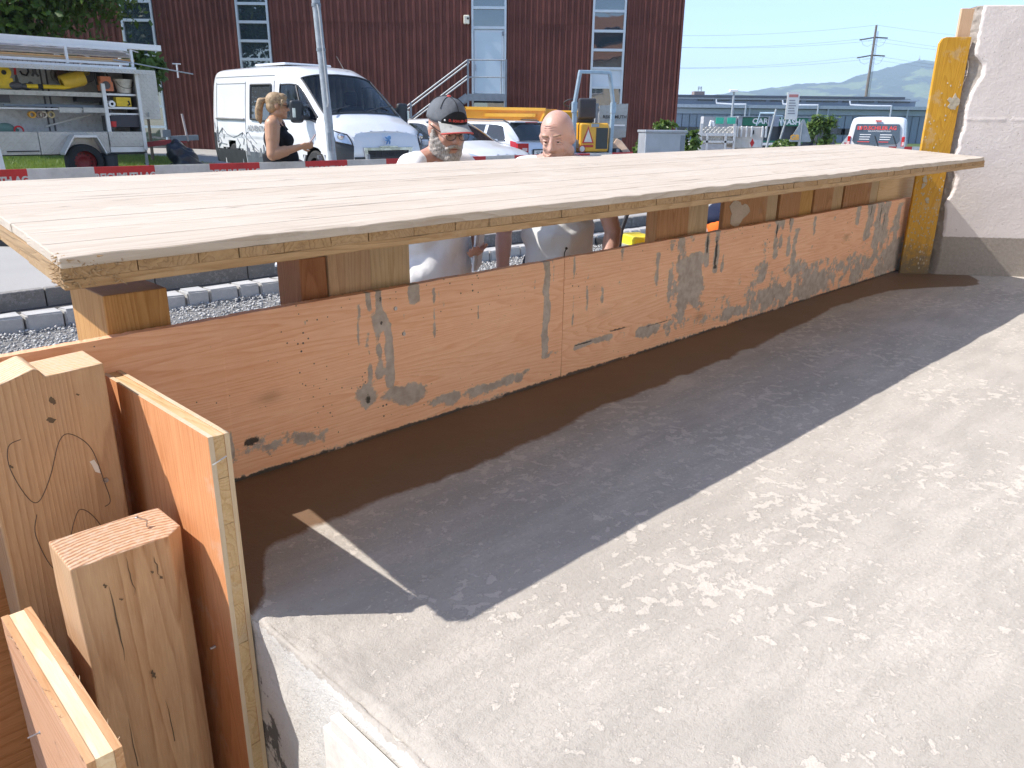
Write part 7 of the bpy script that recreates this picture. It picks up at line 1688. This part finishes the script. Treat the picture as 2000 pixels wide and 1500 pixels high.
pt_ = MB(); limb(pt_, [T(-.11, 0, .05), T(-.165, 0, .03), T(-.185, 0, -.05), T(-.185, .005, -.13), T(-.17, .01, -.18)], [.022, .036, .04, .033, .012]); me = baked(pt_, .007, 2); ruffle(me, .002, 7, (12, 20, 4)); link('ponytail', me, M_BLH, hr_)
sg = MB()
for s in (-1, 1): sg.ell(T(.094, s*.03, .004), (.006, .026, .019), 12, 8, R_).tube([T(.085, s*.06, .01), T(.02, s*.08, .012), T(-.01, s*.08, .01)], .003, 5)
sg.build('sunglasses', M_BLK, t, smooth=60)
shirt(t, k, cloth('black_top', (.012, .013, .016), 14., .4), 0, hem=.05, loose=.004, straps=True, name='tank_top', bust=1., ruf=.003)
for s in (-1, 1): MB().tube([k['ch']+Vector((.1, s*.1, .1)), k['sh'][0 if s < 0 else 1]+Vector((.03, -s*.04, .06)), k['ch']+Vector((-.1, s*.1, .1))], .009, 5).build('strap', MATS['black_top'], t)
trousers(t, k, cloth('cream_trousers', (.62, .6, .52)), top=.11); shoes(t, k, M_WHT)
ph = thing('mobile_phone', 'pale mobile phone in the woman’s raised hand', 'phone', t.location+Matrix.Rotation(h, 3, 'Z') @ Vector((.345, -.175, 1.265)), h, None, (0, radians(38), h))
MB().box(-.005, .005, -.036, .036, -.075, .075).build('case', mat('phone_pink', (.6, .45, .45), .4), ph, bevel=.004); MB().box(-.0065, -.0051, -.033, .033, -.07, .07).build('screen', glass('phone_glass', (.02, .02, .025), 1.6), ph)
wl = thing('leaflet', 'small red leaflet in the woman’s lower hand', 'leaflet', t.location+Matrix.Rotation(h, 3, 'Z') @ Vector((.37, .12, .985)), h, None, (0, radians(60), h)); MB().box(-.004, .004, -.05, .05, -.07, .07).build('cover', mat('leaflet_red', (.55, .15, .13), .5), wl); MB().box(-.0055, -.0041, -.03, .03, -.04, .04).build('print', M_WHT, wl)
# ---- bending worker seen through the gap between the posts
p = at(1403, 420, 5.7); h = radians(20)
t, body, k = figure('worker bending forward in orange trousers and navy waistband, seen between posts', (p.x, 5.7, GL), h, M_SKB, lean=1.25, hd=(0, radians(70), 0), arms=[((.42, -.2, .85), (.5, -.15, .62)), ((.42, .2, .85), (.5, .15, .62))], pelz=1.05, legs=[((.02, -.1, .56), (-.02, -.12, .09)), ((.02, .1, .56), (-.02, .12, .09))])
shirt(t, k, cloth('lavender_shirt', (.5, .5, .56)), .5, hem=.1, name='shirt'); trousers(t, k, cloth('orange_trousers', (.75, .16, .03)), top=0.)
wbn = MB().ell(k['P']+Vector((.0, 0, .055)), (.15, .19, .075), 18, 10).ell(k['P']+Vector((.08, 0, .09)), (.13, .185, .08), 16, 10); link('waistband', baked(wbn, .012, 2), cloth('navy_band', (.015, .02, .045)), t); shoes(t, k, M_BLK)
ht_ = MB().ell(k['hc']+Vector((-.0, 0, .03)), (.12, .1, .1), 16, 10); link('helmet', baked(ht_, .012, 2), M_WHT, t)
# ---- plate compactor behind the formwork
p = at(1243, 470, 6.1); t = thing('plate_compactor', 'small yellow plate compactor with black handle on the gravel', 'compactor', (p.x, 6.1, GL), radians(200))
zt = p.z-GL
MB().box(-.3, .3, -.22, .22, .0, .06).build('base_plate', M_DKGR, t, bevel=.02); MB().box(-.2, .2, -.16, .16, .06, zt-.24).build('exciter', M_DKGR, t, bevel=.02)
e_ = MB().box(-.1, .1, -.13, .13, zt-.26, zt+.05).build('engine_cover', mat('machine_yellow', (.8, .62, .02), .35, coat=.4), t, bevel=.025, seg=2); MB().cyl((.02, .125, zt-.02), (.02, .15, zt-.02), .025, n=12).build('cap', M_GALV, e_)
MB().box(.08, .2, -.1, .1, zt-.12, zt-.02).build('silencer', M_GALV, t, bevel=.02)
MB().tube([(.16, .1, zt-.15), (.2, .1, zt-.02), (.19, .1, zt+.1), (.12, .1, zt+.3)], .016, 8).tube([(.16, -.1, zt-.15), (.2, -.1, zt-.02), (.19, -.1, zt+.1), (.12, -.1, zt+.3), (.12, .1, zt+.3)], .016, 8).build('handle', M_BLK, t)
# ------------------------------------------------------------------ trees, shrubs, grass
def leaf_mat(name, a, b_, tr=.35):
    m, nt, b, N_, L = nodes_of(name); tc = N_('TexCoord')
    n = N_('TexNoise', Scale=2.2, Detail=3.); L(tc.outputs['Object'], n.inputs['Vector']); n2 = N_('TexNoise', Scale=26., Detail=2.); L(tc.outputs['Object'], n2.inputs['Vector'])
    f = mth(N_, L, 'ADD', mth(N_, L, 'MULTIPLY', n.outputs[0], .5), mth(N_, L, 'MULTIPLY', n2.outputs[0], .5))
    col = mixc(N_, L, ramp(N_, L, f, [(.35, 0.), (.65, 1.)]), a, b_); L(col, b.inputs['Base Color']); b.inputs['Roughness'].default_value = .45
    t = N_('BsdfTranslucent'); L(mixc(N_, L, 0., col, col), t.inputs[0]); ms = N_('MixShader'); ms.inputs[0].default_value = tr
    L(b.outputs[0], ms.inputs[1]); L(t.outputs[0], ms.inputs[2]); L(ms.outputs[0], nt.nodes['Material Output'].inputs[0]); return m
M_LEAF = leaf_mat('tree_leaf', (.035, .085, .012), (.13, .2, .03)); M_LEAF2 = leaf_mat('shrub_leaf', (.05, .11, .02), (.16, .24, .05)); M_BARK = mat('bark', (.16, .12, .085), .9, bump=.8, bscale=30.)
def tri_mesh(name, V, T):
    me = bpy.data.meshes.new(name); me.vertices.add(len(V)); me.vertices.foreach_set('co', np.ascontiguousarray(V, dtype=np.float32).ravel())
    me.loops.add(T.size); me.loops.foreach_set('vertex_index', T.ravel().astype(np.int32)); me.polygons.add(len(T)); me.polygons.foreach_set('loop_start', np.arange(0, T.size, T.shape[1], dtype=np.int32)); me.update(); return me
def crown(c, r, n, size, ncl=60, spread=.28):
    """leaves gathered in clumps through the crown's volume"""
    u = rng.normal(size=(ncl, 3)); u /= np.linalg.norm(u, axis=1)[:, None]; cl = u*(rng.uniform(.35, 1., (ncl, 1))**.6)*np.array(r)
    k = rng.integers(0, ncl, n); p = cl[k]+rng.normal(size=(n, 3))*np.array(r)*spread*.55*rng.uniform(.5, 1.2, (ncl, 1))[k]
    nr = p/np.linalg.norm(p, axis=1)[:, None]+rng.normal(size=(n, 3))*.7+np.array([0, 0, .4]); nr /= np.linalg.norm(nr, axis=1)[:, None]
    t = np.cross(nr, rng.normal(size=(n, 3))); t /= np.linalg.norm(t, axis=1)[:, None]; b_ = np.cross(nr, t); s = size*rng.uniform(.55, 1.25, n)[:, None]
    V = np.stack([p-t*s, p+b_*s*.55-nr*s*.12, p+t*s*1.1-nr*s*.3, p-b_*s*.55-nr*s*.12], 1)+np.array(c); return tri_mesh('crown', V.reshape(-1, 3), np.arange(4*n).reshape(n, 4))
def tree(name, label, loc, c, r, n, size, trunk_r, m, cat='tree', group=None, ncl=60):
    t = thing(name, label, cat, loc, 0, group); b_ = MB(); top = Vector(c); rr = random.Random(3)
    b_.tube([(0, 0, -.05), (rr.gauss(0, .03), rr.gauss(0, .03), top.z*.45), top*.75+Vector((0, 0, top.z*.1))], [trunk_r, trunk_r*.8, trunk_r*.45], 10)
    for k in range(9):
        a = 2*pi*k/9+rr.random(); e = Vector((cos(a)*r[0]*.75, sin(a)*r[1]*.75, rr.uniform(-.4, .6)*r[2])); s_ = Vector((0, 0, top.z*rr.uniform(.45, .75))); b_.tube([s_, (s_+top+e)/2+Vector((0, 0, .1*r[2])), top+e], [trunk_r*.45, trunk_r*.28, trunk_r*.08], 6)
    b_.build('trunk', M_BARK, t, smooth=60); link('crown', crown(c, r, n, size, ncl), m, t); return t
g_ = gz(-13, 20.5)
tree('broadleaf_tree', 'leafy green tree rising behind the tool trailer', (-12.9, 20.5, g_), (0, 0, 4.75-g_), (3.3, 2.6, 2.3), 26000, .105, .17, M_LEAF, ncl=150)
p = at(292, 108, 19.5); g_ = gz(p.x, 19.5); tree('young_tree', 'slim young tree between trailer end and window strip', (p.x-.25, 19.5, g_), (0, 0, p.z-g_-.3), (.55, .45, .6), 700, .09, .04, M_LEAF, ncl=24)
for px, py, Y, r, n, lab in ((1296, 250, 18.2, (.26, .2, .17), 260, 'leafy shoots sticking up behind the grey cabinet'), (1350, 280, 18.6, (.22, .2, .34), 380, 'low green shrub beside the grey cabinet'), (1602, 258, 26., (.46, .4, .54), 1500, 'bushy shrub with yellow green leaves beside the triangular sign'), (1248, 288, 18.4, (.14, .12, .16), 120, 'small weed at the foot of the clad hall corner'), (1536, 284, 25., (.5, .3, .16), 400, 'low weeds below the triangular sign')):
    p = at(px, py, Y); g_ = gz(p.x, Y); tree('shrub', lab, (p.x, Y, g_), (0, 0, p.z-g_), r, n, .075, .02, M_LEAF2, 'shrub', ncl=30)
# lawn under the trailer
sheet('lawn', np.linspace(-7, 7.6, 60), np.linspace(11.9, 26, 50), lambda x, y: base_h(x, y)+.012, M_LAWN)
n = 90000; ss = rng.uniform(-1.5, 7.6, n); oo = 11.9+rng.random(n)**1.3*8
X = A0.x+D.x*ss+N.x*oo; Y_ = A0.y+D.y*ss+N.y*oo; Z = base_h(X, Y_)+.01; hgt = rng.uniform(.035, .11, n)*(.6+.8*vnoise(ss*1.2, oo*1.2, 71)); an = rng.uniform(0, 2*pi, n); wd = .006
dx, dy = np.cos(an)*wd, np.sin(an)*wd; lx, ly = rng.normal(0, .03, n), rng.normal(0, .03, n)
V = np.stack([np.stack([X-dx, Y_-dy, Z], -1), np.stack([X+dx, Y_+dy, Z], -1), np.stack([X+lx, Y_+ly, Z+hgt], -1)], 1)
tag(link('grass', tri_mesh('grass', V.reshape(-1, 3), np.arange(3*n).reshape(n, 3)), leaf_mat('grass_blade', (.1, .17, .025), (.24, .32, .06), .4)), 'sunlit green grass below the tool trailer', 'grass', kind='stuff')

# ------------------------------------------------------------------ air: the mountain fades in it
hzb = MB().box(-4700, 4900, -150, 4900, -4, 345); m = bpy.data.materials.new('haze'); m.use_nodes = True; nt = m.node_tree; nt.nodes.remove(nt.nodes['Principled BSDF'])
vp = nt.nodes.new('ShaderNodeVolumePrincipled'); vp.inputs['Color'].default_value = (.62, .79, 1., 1); vp.inputs['Density'].default_value = 2.7e-4; vp.inputs['Anisotropy'].default_value = .0
nt.links.new(vp.outputs[0], nt.nodes['Material Output'].inputs['Volume'])
tag(hzb.build('haze', m), kind='stuff')
bpy.data.scenes.remove(TMP)
